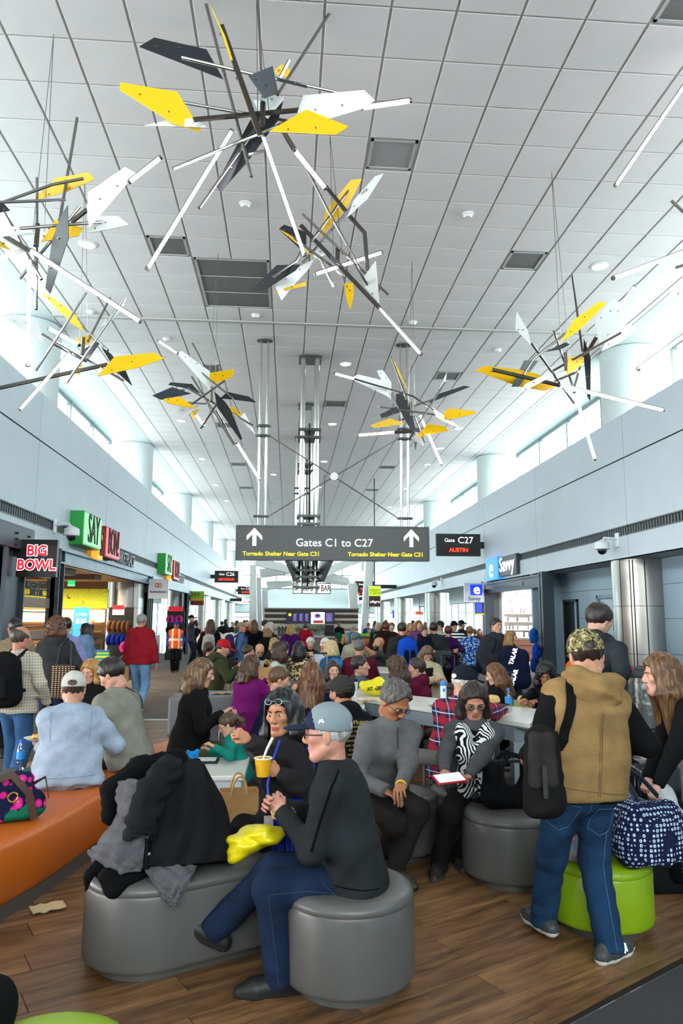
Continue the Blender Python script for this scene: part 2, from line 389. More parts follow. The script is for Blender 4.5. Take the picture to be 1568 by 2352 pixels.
for i in range(-40, 60):
    off = (i*.53) % 1.0
    for j in range(-14, 16):
        u0, u1 = (j+off)*PL+.0022, (j+1+off)*PL-.0022; v0, v1 = i*PW+.0018, (i+1)*PW-.0018
        q = clip([(u*ca-v*sa, u*sa+v*ca) for u, v in ((u0, v0), (u1, v0), (u1, v1), (u0, v1))], wood_poly)
        if q:
            cx = sum(p[0] for p in q)/len(q); cyy = sum(p[1] for p in q)/len(q); pieces.append((cx*cx+cyy*cyy if cyy > 1.8 else 999, cx, cyy, q))
pieces.sort(key=lambda p: p[0]); far_p = MB()
for n_, (d, cx, cyy, q) in enumerate(pieces):
    if n_ < 290:
        o = MB().prism([(x-cx, y-cyy, -.0055) for x, y in q], (0, 0, .0055)).build('plank', wood_m, floor); o.location = (cx, cyy, rnd.uniform(0, .0006))
    else: far_p.prism([(x, y, -.0055) for x, y in q], (0, 0, .0055))
far_p.build('plank_field', wood_m, floor, kind='stuff')
# dark walk-off carpet by the planks at the lower right
MB().prism([(-1.6, 1.5, -.008), (-1.3, -3, -.008), (6, -3, -.008), (6, 6.3, -.008), (4.32, 5.29, -.008), (2.07, 3.87, -.008), (1.25, 3.35, -.008)], (0, 0, .006)).build('dark_carpet_field', mat('dark_speckled_carpet', '#3d3c3f', .97, bump=.5, bscale=420, var=.35, vscale=300), floor)
MB().box((-3.6, 12.86, -.008), (-1.4, 12.98, .004)).build('trim_2', mat('metal_threshold', '#d9dad8', .3, .8), kind='structure')
# ---- end wall with two bands of glazing
ew = MB().box((XL-9, YE, 2.2), (XR+9, YE+.3, 4.9)).build('wall_end', mat('end_wall_pale', '#cfdad9', .7), kind='structure', label='pale band of wall between window bands at far end')
fm = mat('end_mullion', '#6d777a', .4, .3)
for nm, z0, z1, n, zz in (('window_21', 4.9, 7.79, 6, (6.4,)), ('window_22', 0, 2.2, 12, (1.7,))):
    m = MB(); x0, x1 = (XL-1.4, XR+1.5) if nm == 'window_21' else (XL-9, XR+9)
    for k in range(n+1): x = x0+(x1-x0)*k/n; m.box((x-.06, YE-.02, z0), (x+.06, YE+.1, z1))
    for z in (z0, z1)+zz: m.box((x0, YE-.02, z-.06), (x1, YE+.1, z+.06))
    wo = m.build(nm, fm, kind='structure')
    for k in range(n): MB().box((x0+(x1-x0)*k/n+.06, YE+.02, z0+.06), (x0+(x1-x0)*(k+1)/n-.06, YE+.03, z1-.06)).build('pane', glass('window_glass'), wo)
bw = MB().box((-16, YB-.2, 0), (18, YB, 4.9)).build('wall_back', wall_m, kind='structure', label='plain wall behind the camera')  # added out of view, closes the rear so near fronts stay darker
m = MB()
for k in range(7): x = XL+(XR-XL)*k/6; m.box((x-.06, YB-.1, 4.9), (x+.06, YB, 7.79))
wo = m.build('window_41', fm, kind='structure')  # unseen high glazing, added to bring daylight from above and behind
for k in range(6): MB().box((XL+(XR-XL)*k/6+.06, YB-.06, 4.9), (XL+(XR-XL)*(k+1)/6-.06, YB-.05, 7.79)).build('pane', glass('window_glass'), wo)
# ================================================================ lower level: shops, columns, gates
def steel(name, c='#b9b5ae', rough=.25):
    b = NB(name); v = b.coord((.6, .6, 30)); n = b.noise(v, 2.5, 3); n2 = b.noise(b.coord(), 1.3, 2)
    b.set(Base_Color=b.mix(n2, lin(c), lin('#8e8a86')), Metallic=.95, Roughness=b.math('ADD', b.math('MULTIPLY', n, .18), rough)); b.bump(n, .05, .004); return b.m
steel_m = steel('brushed_steel_cladding'); seam_m = mat('steel_seam', '#4c4c4b', .4, .8)
blue_m = mat('blue_grey_wall_tile', '#94a9b6', .6, bump=.03, bscale=120, var=.06, vscale=40)
tan_m = mat('shop_tan_ceiling', '#a88a66', .7); cream_m = mat('shop_cream', '#dcd4c6', .6)
def column(x, y, lab, r=.62, z1=ZS):
    t = thing('steel_column', lab, 'column', (x, y, 0), group='steel clad columns')
    for k in range(3): MB().lathe([(r, z1*k/3+.006), (r, z1*(k+1)/3-.006)], n=40).build('cladding_sheet', steel_m, t, smooth=True)
    b = MB()
    for a in (200, 222, 228, 250, 305, 130): b.box((r*.99*math.cos(math.radians(a))-.012, r*.99*math.sin(math.radians(a))-.012, .02), (r*1.004*math.cos(math.radians(a))+.012, r*1.004*math.sin(math.radians(a))+.012, z1-.02))
    b.lathe([(r-.01, 0), (r-.01, z1)], n=24); b.build('seam', seam_m, t); return t
column(7.74, 15.4, 'large brushed steel column against the blue grey wall')
for k, w in enumerate(('behind the shop with the blue e sign', 'right of the striped shirt man', 'behind the blue flight screen', 'far down on the right')): column(7.74, 26.4+11*k, 'steel column along the right gate area '+w)
for k, w in enumerate(('inside the marketplace entrance', 'second one past the marketplace', 'third one down the left gates', 'fourth one down the left gates', 'fifth one far down the left gates')): column(-5.5, 25.2+10.7*k, 'steel column on the left side, '+w)
# ---- right: blue tiled wall with doors
wr = MB().box((8.0, YB, 0), (8.15, 20.7, ZS)).build('wall_lower_right', mat('tile_joint', '#6e7f8a', .8), kind='structure', label='blue grey tiled wall with service doors on the right')
def tiles_y(y0, y1, x, z0=0.0, z1=ZS, cut=None, w=1.9, h=.72):
    y = y1
    while y > y0+.05:
        ya = max(y0, y-w); z = z0+.14 if z0 == 0 else z0
        rows = [z0]+[z0+.31+h*k for k in range(8) if z0+.31+h*k < z1-.05]+[z1]
        for a, b in zip(rows[:-1], rows[1:]):
            if cut and any(ya < c[1] and y > c[0] and a < c[2] for c in cut):
                for c in cut:
                    if ya < c[1] and y > c[0]:
                        if c[0]-ya > .05: MB().box((x, ya+.006, a+.004), (x+.1, c[0], b-.004)).build('wall_tile', blue_m, wr)
                        if y-c[1] > .05: MB().box((x, c[1], a+.004), (x+.1, y-.006, b-.004)).build('wall_tile', blue_m, wr)
                        if b > c[2] > a: MB().box((x, max(ya, c[0]), c[2]), (x+.1, min(y, c[1]), b-.004)).build('wall_tile', blue_m, wr)
            else: MB().box((x, ya+.006, a+.004), (x+.1, y-.006, b-.004)).build('wall_tile', blue_m, wr)
        y = ya
tiles_y(3.0, 15.0, 7.9); tiles_y(15.8, 20.6, 7.9, cut=[(16.55, 18.1, 2.3), (19.35, 20.35, 2.25)])
MB().box((7.9, YB, 0), (8.0, 3.0, ZS)).build('wall_tile', blue_m, wr)
d = MB(); d.box((7.96, 16.6, 0), (8.0, 18.05, 2.25)); d.cur = 1
for q in (((7.88, 16.5, 0), (8.0, 16.6, 2.33)), ((7.88, 18.05, 0), (8.0, 18.13, 2.33)), ((7.88, 16.5, 2.25), (8.0, 18.13, 2.33))): d.box(*q)
d = d.build('door_1', [mat('door_pale_blue', '#aebfc8', .5), mat('door_frame_blue', '#7d93a0', .5)], kind='structure')
MB().box((7.9, 16.75, 1.0), (7.95, 16.85, 1.06)).box((7.86, 16.72, 1.0), (7.9, 16.98, 1.05)).box((7.93, 16.7, .9), (7.96, 16.9, 1.15)).build('door_handle', steel_m, d)
MB().box((7.935, 17.1, 1.45), (7.955, 17.35, 1.85)).build('door_sign', mat('small_sign_grey', '#5c646b', .5), d)
d = MB(); d.box((7.985, 19.4, 0), (8.0, 19.85, 2.2)); d.cur = 1
for q in (((7.86, 19.33, 0), (8.0, 19.4, 2.27)), ((7.86, 20.3, 0), (8.0, 20.37, 2.27)), ((7.86, 19.33, 2.2), (8.0, 20.37, 2.27)), ((7.97, 19.85, 0), (8.0, 20.3, 2.2))): d.box(*q)
d.build('door_2', [blue_m, mat('door_black_frame', '#1c2023', .4)], kind='structure')
MB().box((7.06, 20.6, 0), (8.15, 20.7, ZS)).build('wall_return_right', blue_m, kind='structure')
MB().box((7.1, YB, ZS), (16.5, YE, ZS+.1)).build('ceiling_gate_right', mat('gate_soffit', '#8c8f92', .7), kind='structure')
MB().box((-15, YB, ZS), (XL-.05, YE, ZS+.1)).build('ceiling_gate_left', mat('gate_soffit', '#8c8f92', .7), kind='structure')
# outer glazing by the gates
for nm, X, y0 in (('window_31', 15.0, 26), ('window_32', -12.0, 25.6)):
    m = MB(); n = int((YE-y0)/2.6)
    for k in range(n+1): y = y0+(YE-y0)*k/n; m.box((X-.06, y-.06, 0), (X+.06, y+.06, ZS))
    for z in (.05, 1.05, 2.2, ZS-.05): m.box((X-.05, y0, z-.05), (X+.05, YE, z+.05))
    wo = m.build(nm, mat('gate_mullion', '#5b6a70', .4, .4), kind='structure')
    MB().box((X-.005, y0, .05), (X+.005, YE, ZS)).build('pane', glass('gate_glass', '#e6f7fa', .06), wo)
portal('window_portal', (14.9, 54, 1.5), (0, math.radians(90), 0), 3, 56); portal('window_portal', (-11.9, 54, 1.5), (0, math.radians(-90), 0), 3, 56)
# ---- right shop
sh = MB()
sh.box((7.06, 25.5, 0), (12, 25.62, ZS)); sh.box((12, 20.7, 0), (12.1, 25.6, ZS)); sh.box((7.3, 20.7, ZS-.12), (12, 25.5, ZS-.06))
sh.build('wall_shop_right', mat('shop_white_wall', '#d5d6d4', .6), kind='structure', label='white walls of the accessories shop on the right')
fr = thing('shop_front_frame', 'dark steel portal frame around the accessories shop entrance', 'shopfront', (7.06, 22.7, 0))
for y, h in ((-3.12, ZS), (2.75, ZS-.1)):
    MB().box((-.12, y-.16, 0), (.2, y-.02, h)).box((-.12, y+.06, 0), (.2, y+.18, h)).box((-.06, y-.1, 0), (.14, y+.1, h)).build('post', steel_frame, fr)
MB().box((-.1, -3.1, ZS-.42), (.16, 2.75, ZS-.08)).box((-.14, -3.1, ZS-.12), (.2, 2.75, ZS-.06)).build('beam', steel_frame, fr)
MB().box((-.115, -1.6, ZS-.31), (-.1, 1.4, ZS-.19)).build('lettering_band', mat('steel_letter', '#1d2023', .4), fr)
es = thing('shop_sign', 'raised blue and white letter sign above the accessories shop', 'sign', (6.95, 23.6, ZS-.02))
sbm = mat('sign_back_dark', '#3a4048', .5); bl = emit('sign_blue', '#1d6fe0', .9); wt = emit('sign_white', '#f3f7ff', .45)
MB().box((-.04, -.1, .02), (.08, 1.35, .78)).build('e_box', bl, es); MB().box((.0, -1.95, .1), (.14, -.05, .72)).build('backing', sbm, es)
text('letter_e', 'e', .95, wt, (-.06, .62, .4), FACE_XN, es, .012, sx=1.1); text('lettering', 'Savvy', .68, wt, (-.02, -1.0, .44), FACE_XN, es, .012, sx=1.05)
fx = thing('shop_shelf_unit', 'white lit shelving of boxed accessories inside the right shop', 'shelf', (8.35, 25.45, 0))
MB().box((-.85, -.05, 0), (.95, .0, 2.75)).build('back_panel', mat('shelf_back', '#e6ded2', .6), fx)
for q_ in (-.9, .95): MB().box((q_, -.5, 0), (q_+.08, 0, 2.75)).build('side_panel', mat('shop_white_wall', '#d5d6d4'), fx)
MB().box((-.82, -.45, 2.2), (.95, -.3, 2.72)).build('sign_box', emit('sign_panel_white', '#ffffff', 1.6), fx)
text('lettering', 'Apple', .2, mat('sign_grey_text', '#55565a'), (-.16, -.46, 2.57), FACE, fx, .004); text('lettering', 'Accessories', .2, mat('sign_grey_text', '#55565a'), (-.16, -.46, 2.34), FACE, fx, .004)
for z in (1.05, 1.32, 1.6, 1.88): MB().box((-.82, -.34, z), (.95, 0, z+.03)).build('shelf', mat('shelf_glass', '#c9d6cf', .3), fx)
MB().box((-.82, -.45, .3), (.95, 0, .98)).build('drawer_cabinet', mat('brown_veneer', '#7b4a2f', .45, var=.12, vscale=5), fx)
for z in (.55, .8): MB().box((-.8, -.47, z), (.93, -.45, z+.012)).build('drawer_gap', dark_m, fx)
MB().box((-.82, -.48, .12), (.95, 0, .26)).build('plinth_shelf', mat('shop_white_wall', '#d5d6d4'), fx)
gi = 0; ORD = ('first', 'second', 'third', 'fourth', 'fifth', 'sixth', 'seventh', 'eighth', 'ninth', 'tenth', 'eleventh', 'twelfth', 'thirteenth', 'fourteenth', 'fifteenth', 'sixteenth')
for z, hh in ((1.08, .2), (1.35, .15), (1.63, .17), (1.91, .22)):
    x = -.78; kk = 0
    while x < .85:
        w = rnd.choice((.09, .14, .3, .36)); w = min(w, .9-x)
        if w > .06:
            gi += 1; kk += 1; MB().box((x, -.3, z), (x+w-.02, -.08, z+hh*rnd.uniform(.75, 1))).build('product_box', mat('white_box_%d' % (gi % 3), ('#f2f0ea', '#e3dfd6', '#d8d3c8')[gi % 3], .5), None, label='white boxed accessory, %s from left on the %s shop shelf' % (ORD[kk-1], {1.08: 'bottom', 1.35: 'second', 1.63: 'third', 1.91: 'top'}[z]), cat='box', group='boxed accessories on the shop shelves').location = (8.35, 25.45, .0)
        x += w+rnd.uniform(0, .05)
MB().lathe([(1.5, -.03), (1.5, .0)], (9.6, 22.6, ZS-.13), 40).build('ceiling_disc', emit('lavender_glow', '#9d8cf0', 1.1), None, label='lavender lit ceiling disc inside the right shop', cat='light')
l = bpy.data.lights.new('shop_lamp', 'AREA'); l.energy = 60; l.size = 2.5; l.color = (1, .95, .9); lo = bpy.data.objects.new('shop_lamp', l); COL.objects.link(lo); lo.location = (9.0, 23.4, ZS-.2)
# ---- left shops
wl = MB().box((-12, 24.3, 0), (-5.9, 24.4, ZS)).box((-12, 15.4, 0), (-11.9, 24.3, ZS)).box((-12, 12.0, 0), (-6.6, 12.1, ZS)).build('wall_shop_left', mat('shop_dark_tan', '#8a6a4a', .6), kind='structure', label='tan walls inside the marketplace on the left')
def scribble():
    b = NB('lime_wall_print'); v = b.coord((1.1, 1, 1.6)); n = b.noise(v, 1.6, 1, .3)
    ln = b.math('LESS_THAN', b.math('ABSOLUTE', b.math('SUBTRACT', b.math('PINGPONG', b.math('MULTIPLY', n, 5), .5), .25)), .012)
    b.set(Base_Color=b.mix(ln, lin('#c3d52b'), lin('#3c451a')), Roughness=.6); return b.m
lw = MB().box((-8.6, 24.2, 1.98), (-5.85, 24.28, 2.62)).build('lime_wall_panel', scribble(), None, label='lime green wall panel with black line drawing in marketplace', cat='wall panel')
MB().box((-11.9, 15.5, 2.86), (-4.9, 24.3, 2.94)).build('ceiling_shop_left', tan_m, kind='structure')
for i, (y0, y1, c) in enumerate(((17.2, 18.2, '#6d5136'), (20, 20.7, '#553e2a'))): MB().box((-11, y0, 2.72), (-5.2, y1, 2.86)).build('trim_%d' % (5+i), mat('bulkhead%d' % i, c, .6), kind='structure')
l = bpy.data.lights.new('market_lamp', 'AREA'); l.energy = 340; l.size = 4; l.color = (1, .78, .5); lo = bpy.data.objects.new('market_lamp', l); COL.objects.link(lo); lo.location = (-7.4, 20.5, 2.68)
ct = thing('shop_counter', 'lit shop counter with shelves of goods under the lime panel', 'counter', (-7.2, 23.6, 0))
MB().box((-1.6, -.3, 0), (1.3, .4, 1.05)).build('body', mat('counter_wood', '#7a5836', .5, var=.1), ct); MB().box((-1.6, .3, 1.55), (1.3, .55, 1.95)).build('light_valance', emit('warm_valance', '#ffcf8f', 1.6), ct)
MB().box((-1.65, -.4, 1.05), (1.35, .45, 1.1)).build('worktop', mat('counter_top_dark', '#2d2620', .4), ct)
for z in (1.25, 1.5): MB().box((-1.6, .2, z), (1.3, .55, z+.03)).build('shelf', mat('counter_wood', '#7a5836'), ct)
MB().box((-6.3, 21.4, 0), (-5.8, 23.4, .9)).build('merchandise_table', mat('counter_top_dark', '#2d2620'), None, label='dark low display table beside the marketplace column', cat='table')
lf = thing('shop_front_frame', 'riveted dark steel frame spanning the marketplace entrance', 'shopfront', (XL, 20.5, 0))
def ipost(b, y, h=3.13, w=.17): b.box((-.1, y-w, 0), (.14, y-w+.04, h)); b.box((-.1, y+w-.04, 0), (.14, y+w, h)); b.box((-.03, y-w, 0), (.06, y+w, h)); return b
for y in (-4.95, 5.0): ipost(MB(), y).build('post', steel_frame, lf)
MB().box((-.1, -5.1, 2.83), (.15, 5.1, 2.87)).box((-.1, -5.1, 3.1), (.15, 5.1, 3.14)).box((0, -5.1, 2.83), (.08, 5.1, 3.14)).build('beam', mat('blue_steel_beam', '#6c7f8c', .45, .3, var=.15, vscale=2), lf)
for y in (-4.95, 5.0):
    for z in (2.9, 3.0, 3.07): MB().ball((.17, y, z), .02, 6, 4).build('rivet', steel_frame, lf)
lf2 = thing('shop_front_frame', 'dark steel frame of second marketplace entrance further along', 'shopfront', (XL, 30.6, 0))
for y in (-4.7, 4.7): ipost(MB(), y).build('post', steel_frame, lf2)
MB().box((-.1, -4.8, 2.83), (.15, 4.8, 3.14)).build('beam', mat('blue_steel_beam', '#6c7f8c'), lf2)
lf3 = thing('shop_front_frame', 'wide dark steel column frame of the noodle shop at left edge', 'shopfront', (XL, 13.1, 0))
ipost(MB(), -.1, 3.3, .45).build('post', steel_frame, lf3); MB().box((-.1, -6.5, 2.9), (.2, .5, 3.3)).build('beam', steel_frame, lf3)
for y in (-.4, .2):
    for z in (2.95, 3.05, 3.15): MB().ball((.22, y, z), .025, 6, 4).build('rivet', seam_m, lf3)
# slatted partition with wire lettering
pt = thing('slatted_partition', 'wood board and wire lettering screen beside the noodle shop', 'partition', (XL-.05, 13.6, 0))
brd = mat('partition_board', '#8d7a6b', .6, var=.1, vscale=4)
for z0, z1 in ((2.5, 2.68), (1.9, 2.1), (1.3, 1.46), (.9, 1.04), (.3, .55)): MB().box((-.03, .1, z0), (.03, 1.8, z1)).build('board', brd, pt)
for y in (0.02, 1.86): MB().box((-.05, y-.05, 0), (.05, y+.05, 2.83)).build('post', steel_frame, pt)
for z in (2.78, 2.4, 2.26, 2.14, 1.82, 1.54, 1.22, 1.1, .8, .62): MB().tube([(0, .05, z), (0, 1.85, z)], .012, 6).build('wire', steel_frame, pt)
for z, s in ((2.33, 'RICH TOASTED'), (2.18, 'LUSCIOUS')): text('lettering', s, .17, steel_frame, (.03, .95, z), FACE_XP, pt, .01, sx=.9)
bk = thing('bakery_display', 'glowing display case seen behind the wire lettering screen', 'display case', (-6.2, 13.9, 0))
MB().box((-.3, -.2, 0), (.3, 1.6, .9)).build('base', mat('counter_wood', '#7a5836'), bk)
for k in range(3): MB().box((-.28, -.1+k*.55, .95), (.28, .35+k*.55, 2.2)).build('lit_case', emit('warm_case', '#ffc071', .8), bk); MB().box((-.3, -.12+k*.55, 1.4), (.32, .37+k*.55, 1.46)).build('shelf', dark_m, bk)
# ---- signs
def rect(x0, y0, x1, y1, Y):
    a = aty((x0+x1)/2, (y0+y1)/2, Y); d = Y*CF[1]+(a[2]-HC)*CF[2]; k = (a-CC)@CF/FPX
    return a, (x1-x0)*k, (y1-y0)*k
def sign_box(name, label, r, Y, m, dep=.12, frame=None, cat='sign'):
    c, w, h = rect(*r, Y); t = thing(name, label, cat, c)
    MB().box((-w/2, 0, -h/2), (w/2, dep, h/2)).build('panel', m, t)
    if frame: 
        f = .03; MB().box((-w/2-f, -.012, h/2), (w/2+f, dep, h/2+f)).box((-w/2-f, -.012, -h/2-f), (w/2+f, dep, -h/2)).box((-w/2-f, -.012, -h/2), (-w/2, dep, h/2)).box((w/2, -.012, -h/2), (w/2+f, dep, h/2)).build('frame', frame, t)
    return t, w, h
def br(t, w, sgn, L=.35, z=.0):   # wall bracket
    MB().box((sgn*w/2, .03, z-.12), (sgn*(w/2+L), .09, z+.12)).build('bracket', mat('sign_black', '#1e1f20', .5), t)
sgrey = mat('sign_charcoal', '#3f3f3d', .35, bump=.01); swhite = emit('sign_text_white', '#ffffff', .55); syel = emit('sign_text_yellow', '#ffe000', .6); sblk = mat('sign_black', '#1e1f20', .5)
t, w, h = sign_box('overhead_gate_sign', 'wide charcoal overhead sign with white arrows and gate range', (546, 1211, 985, 1284), 15.24, sgrey, .22, mat('sign_edge', '#2b2b2a', .3))
t.rotation_euler = (0, math.radians(-.25), 0)
text('lettering', 'Gates C1 to C27', .235, swhite, (.02, -.008, .0), FACE, t, .004)
text('lettering', 'Tornado Shelter Near Gate C31', .122, syel, (-w/2+.12, -.008, -h/2+.1), FACE, t, .004, 'LEFT', bold=.0015); text('lettering', 'Tornado Shelter Near Gate C31', .122, syel, (w/2-.1, -.008, -h/2+.1), FACE, t, .004, 'RIGHT', bold=.0015)
for ax in (-w/2+.36, w/2-.36):
    z = .12; b = MB(); s_ = .95
    for poly in ([(-.042, -.2), (.042, -.2), (.042, .1), (-.042, .1)], [(0, .2), (.17, .02), (.17, -.075), (0, .105), (-.17, -.075), (-.17, .02)]): b.prism([(ax+px_*s_, -.012, z+pz*s_) for px_, pz in poly], (0, .01, 0))
    b.build('arrow', swhite, t)
hm = mat('polished_tube', '#c9c9c4', .2, .95)
hg = thing('sign_hanger_frame', 'slim steel hanger rods with cross brace above the gate sign', 'hanger', (.95, 15.24, 0))
for X in (-.59, 2.49):
    for dx in (-.075, .075): MB().tube([(X-.95+dx, .06, 3.68), (X-.95+dx, .06, ZC)], .026, 10).build('rod', hm, hg, smooth=True)
    for z in (5.62, 5.84, 3.86, ZC-.03): MB().lathe([(.17, -.02), (.17, .02)], (X-.95, .06, z), 20, sy=.45).build('clamp_plate', seam_m, hg)
nodez = 4.74
for X, z in ((-.42, 5.6), (2.32, 5.6), (-.42, 3.88), (2.32, 3.88)): MB().tube([(X-.95, .04, z), (0, .0, nodez)], .014, 8).build('brace_rod', hm, hg)
o = MB().rings([[(.085*math.cos(a), -.03+d, nodez+.085*math.sin(a)) for a in [2*math.pi*j/24 for j in range(24)]] for d in (0, .03)]).build('brace_disc', mat('disc_white', '#e8e8e4', .4), hg)
for X, Y, z0, lab in ((.44, 16.34, 2.28, 'four-tube steel post hanging in front with flight screens'), (.48, 20.17, 2.6, 'second four-tube steel post hanging behind the first'), (.41, 24.0, 2.6, 'third four-tube steel post hanging furthest back')):
    t = thing('hanging_post', lab, 'post', (X, Y, 0), group='hanging tube posts')
    for dx in (-.16, .16):
        for dy in (-.16, .16): MB().tube([(dx, dy, z0), (dx, dy, ZC)], .058, 12).build('tube', hm, t, smooth=True)
    for z in (ZC-.06, 6.0, 5.82, 4.0, 3.82, z0+.5, z0+.35, z0+.12): MB().box((-.26, -.26, z-.025), (.26, .26, z+.025)).build('clamp_plate', seam_m, t)
    MB().tube([(0, 0, z0+.1), (.02, -.03, 4.5), (0, 0, 6.2)], .02, 6).build('cable', dark_m, t)
    if Y < 17:
        for sx in (-1, 1):
            for k in range(2):
                q = MB().box((-.03, -.55, -.44), (.03, .55, .44)).build('flight_screen', mat('screen_black', '#101113', .25), t); q.location = (sx*.4, -.5+k*1.15, 2.92+.06*k); q.rotation_euler = (0, math.radians(sx*24), math.radians(sx*8))
gate_red = emit('led_red', '#ff2a12', 2.2); led_bg = mat('led_window', '#241a1a', .3)
for (r, Y, no, city, sg_, lab) in [((1001, 1226, 1104, 1277), 25.6, 'C27', 'AUSTIN', 1, 'black gate sign reading C27 with red city name'), ((493, 1311, 547, 1338), 46, 'C26', 'NEW YORK-LGA', -1, 'black gate sign reading C26 on the left wall'), ((546, 1347, 583, 1365), 69, 'C24', 'BOSTON', -1, 'small far black gate sign reading C24'), ((815, 1335, 861, 1359), 47, 'C25', 'OMAHA', 1, 'black gate sign reading C25 half hidden by the frame'), ((804, 1350, 832, 1368), 69, 'C23', 'ATLANTA', 1, 'small far black gate sign partly hidden behind the arch')]:
    t, w, h = sign_box('gate_sign', lab, r, Y, mat('gate_sign_black', '#262624', .4), .18); t['group'] = 'gate number signs'; br(t, w, sg_, abs((XR if sg_ > 0 else XL)-t.location.x)-w/2+.02)
    text('lettering', 'Gate', h*.24, swhite, (-w*.2, -.01, h*.2), FACE, t, .004); text('lettering', no, h*.42, swhite, (w*.16, -.01, h*.2), FACE, t, .004)
    MB().box((-w*.43, -.012, -h*.38), (w*.43, 0, -h*.1)).build('led_window', led_bg, t); text('lettering', city, h*.25, gate_red, (0, -.016, -h*.24), FACE, t, .004, bold=.004, sx=.72 if len(city) > 8 else 1.0)
t, w, h = sign_box('shop_sign', 'square black sign with red letters hanging at the noodle shop', (40, 1239, 129, 1325), 13.0, mat('sign_deep_black', '#140f10', .4), .1)
br(t, w, -1, .3, .15)
for s_, z in (('BIG', .125), ('BOWL', -.125)):
    text('letter_outline', s_, .25, emit('sign_text_white', '#fff', .5), (0, -.006, z), FACE, t, .003, bold=.02, sx=.9); text('lettering', s_, .25, emit('bowl_red', '#d3122a', .6), (0, -.012, z), FACE, t, .004, bold=.008, sx=.9)
t, w, h = sign_box('shop_sign', 'square white hanging sign with pretzel mark and dark lettering', (341, 1330, 386, 1375), 25.2, mat('sign_offwhite', '#d9dadd', .4), .1); br(t, w, -1, .2)
text('lettering', "AuntieAnne's", .105, mat('navy_print', '#2b2a66', .5), (0, -.008, -.1), FACE, t, .003, bold=.002)
b = MB()
for cx_ in (-.055, .055): b.tube([(cx_+.05*math.cos(a), -.012, .12+.07*math.sin(a)) for a in [2*math.pi*j/14 for j in range(15)]], .014, 6)
b.build('pretzel_mark', mat('pretzel_orange', '#c66a2c', .5), t)
t, w, h = sign_box('shop_sign', 'small square green yellow and red marketplace hanging sign', (438, 1358, 468, 1390), 36.5, mat('sign_lime', '#8bbf3c', .5), .1); br(t, w, -1, .2)
MB().box((-w/2, -.01, -h/2), (w/2, 0, -h*.18)).build('red_field', mat('sign_brick', '#a8402c', .5), t); MB().box((-w/2, -.01, -h*.18), (w/2, 0, -.0)).build('yellow_field', mat('sign_amber', '#e8b62a', .5), t)
text('lettering', 'SAY', .26, mat('black_print', '#171717'), (-.1, -.014, h*.26), FACE, t, .003); text('lettering', 'SI', .16, mat('sign_amber2', '#e0a020'), (w*.33, -.014, h*.26), FACE, t, .003); text('lettering', 'BON!', .26, mat('black_print', '#171717'), (0, -.014, -h*.34), FACE, t, .003)
t, w, h = sign_box('shop_sign', 'square pale hanging sign with blue letter e emblem', (1066, 1339, 1111, 1383), 25.0, mat('sign_pale', '#cfd3d8', .4), .1); br(t, w, 1, .3)
MB().box((-w*.2, -.012, -h*.14), (w*.42, 0, h*.42), .02).build('blue_field', emit('sign_blue_flat', '#1230d8', .5), t); text('letter_e', 'e', .5, swhite, (w*.13, -.018, h*.16), FACE, t, .004, bold=.012); text('lettering', 'Savvy', .2, mat('sign_grey_text', '#6b6f76'), (0, -.01, -h*.32), FACE, t, .003)
t, w, h = sign_box('flight_screen', 'small blue flight screen hanging under the pale e sign', (1091, 1384, 1112, 1413), 25.1, mat('screen_black', '#101113'), .08)
MB().box((-w*.4, -.01, -h*.3), (w*.2, 0, h*.45)).build('screen_image', emit('screen_blue', '#1b2fd0', 1.0), t); MB().box((-w*.45, -.01, -h*.46), (w*.45, 0, -h*.36)).build('screen_footer', emit('screen_amber', '#d0a020', .8), t); MB().box((w*.3, .02, h/2), (w*.4, .06, ZS-t.location.z)).build('hanger', sblk, t)
t, w, h = sign_box('flight_screen', 'blue and white flight screen by the far right columns', (901, 1402, 912, 1420), 52, emit('screen_blue', '#1b2fd0', 1.0), .08); MB().box((-w*.1, -.01, -h*.4), (w*.45, 0, h*.2)).build('screen_text_block', emit('screen_pale', '#b9c6ee', 1), t)
MB().tube([(0, .04, h/2), (0, .04, ZS-t.location.z)], .015, 6).build('hanger', sblk, t)
t, w, h = sign_box('led_board', 'small red lit board between the right columns', (955, 1405, 971, 1412), 46, led_bg, .08); text('lettering', 'ATLANTA', h*.9, gate_red, (-w*.1, -.01, 0), FACE, t, .004, sx=.8); MB().tube([(0, .04, h/2), (0, .04, ZS-t.location.z)], .015, 6).build('hanger', sblk, t)
t, w, h = sign_box('cafe_sign', 'tall lime and brown hanging cafe sign', (847, 1347, 873, 1393), 31.0, mat('sign_cafe_brown', '#4a2c24', .5), .08, mat('sign_edge_white', '#dcdcd8'))
MB().box((-w/2, -.012, 0.02), (w/2, 0, h/2)).build('lime_field', emit('cafe_lime', '#b7dc1e', .5), t)
text('lettering', 'Happy', .19, mat('cafe_green_text', '#4c5f10'), (0, -.018, h*.33), FACE, t, .003, shear=.3); text('lettering', 'Cakes', .19, mat('cafe_green_text', '#4c5f10'), (0, -.018, h*.17), FACE, t, .003, shear=.3); text('lettering', 'allegro', .16, swhite, (0, -.018, -h*.26), FACE, t, .003, shear=.4)
MB().box((-.02, .03, h/2), (.02, .06, ZC-t.location.z)).build('hanger', sblk, t)
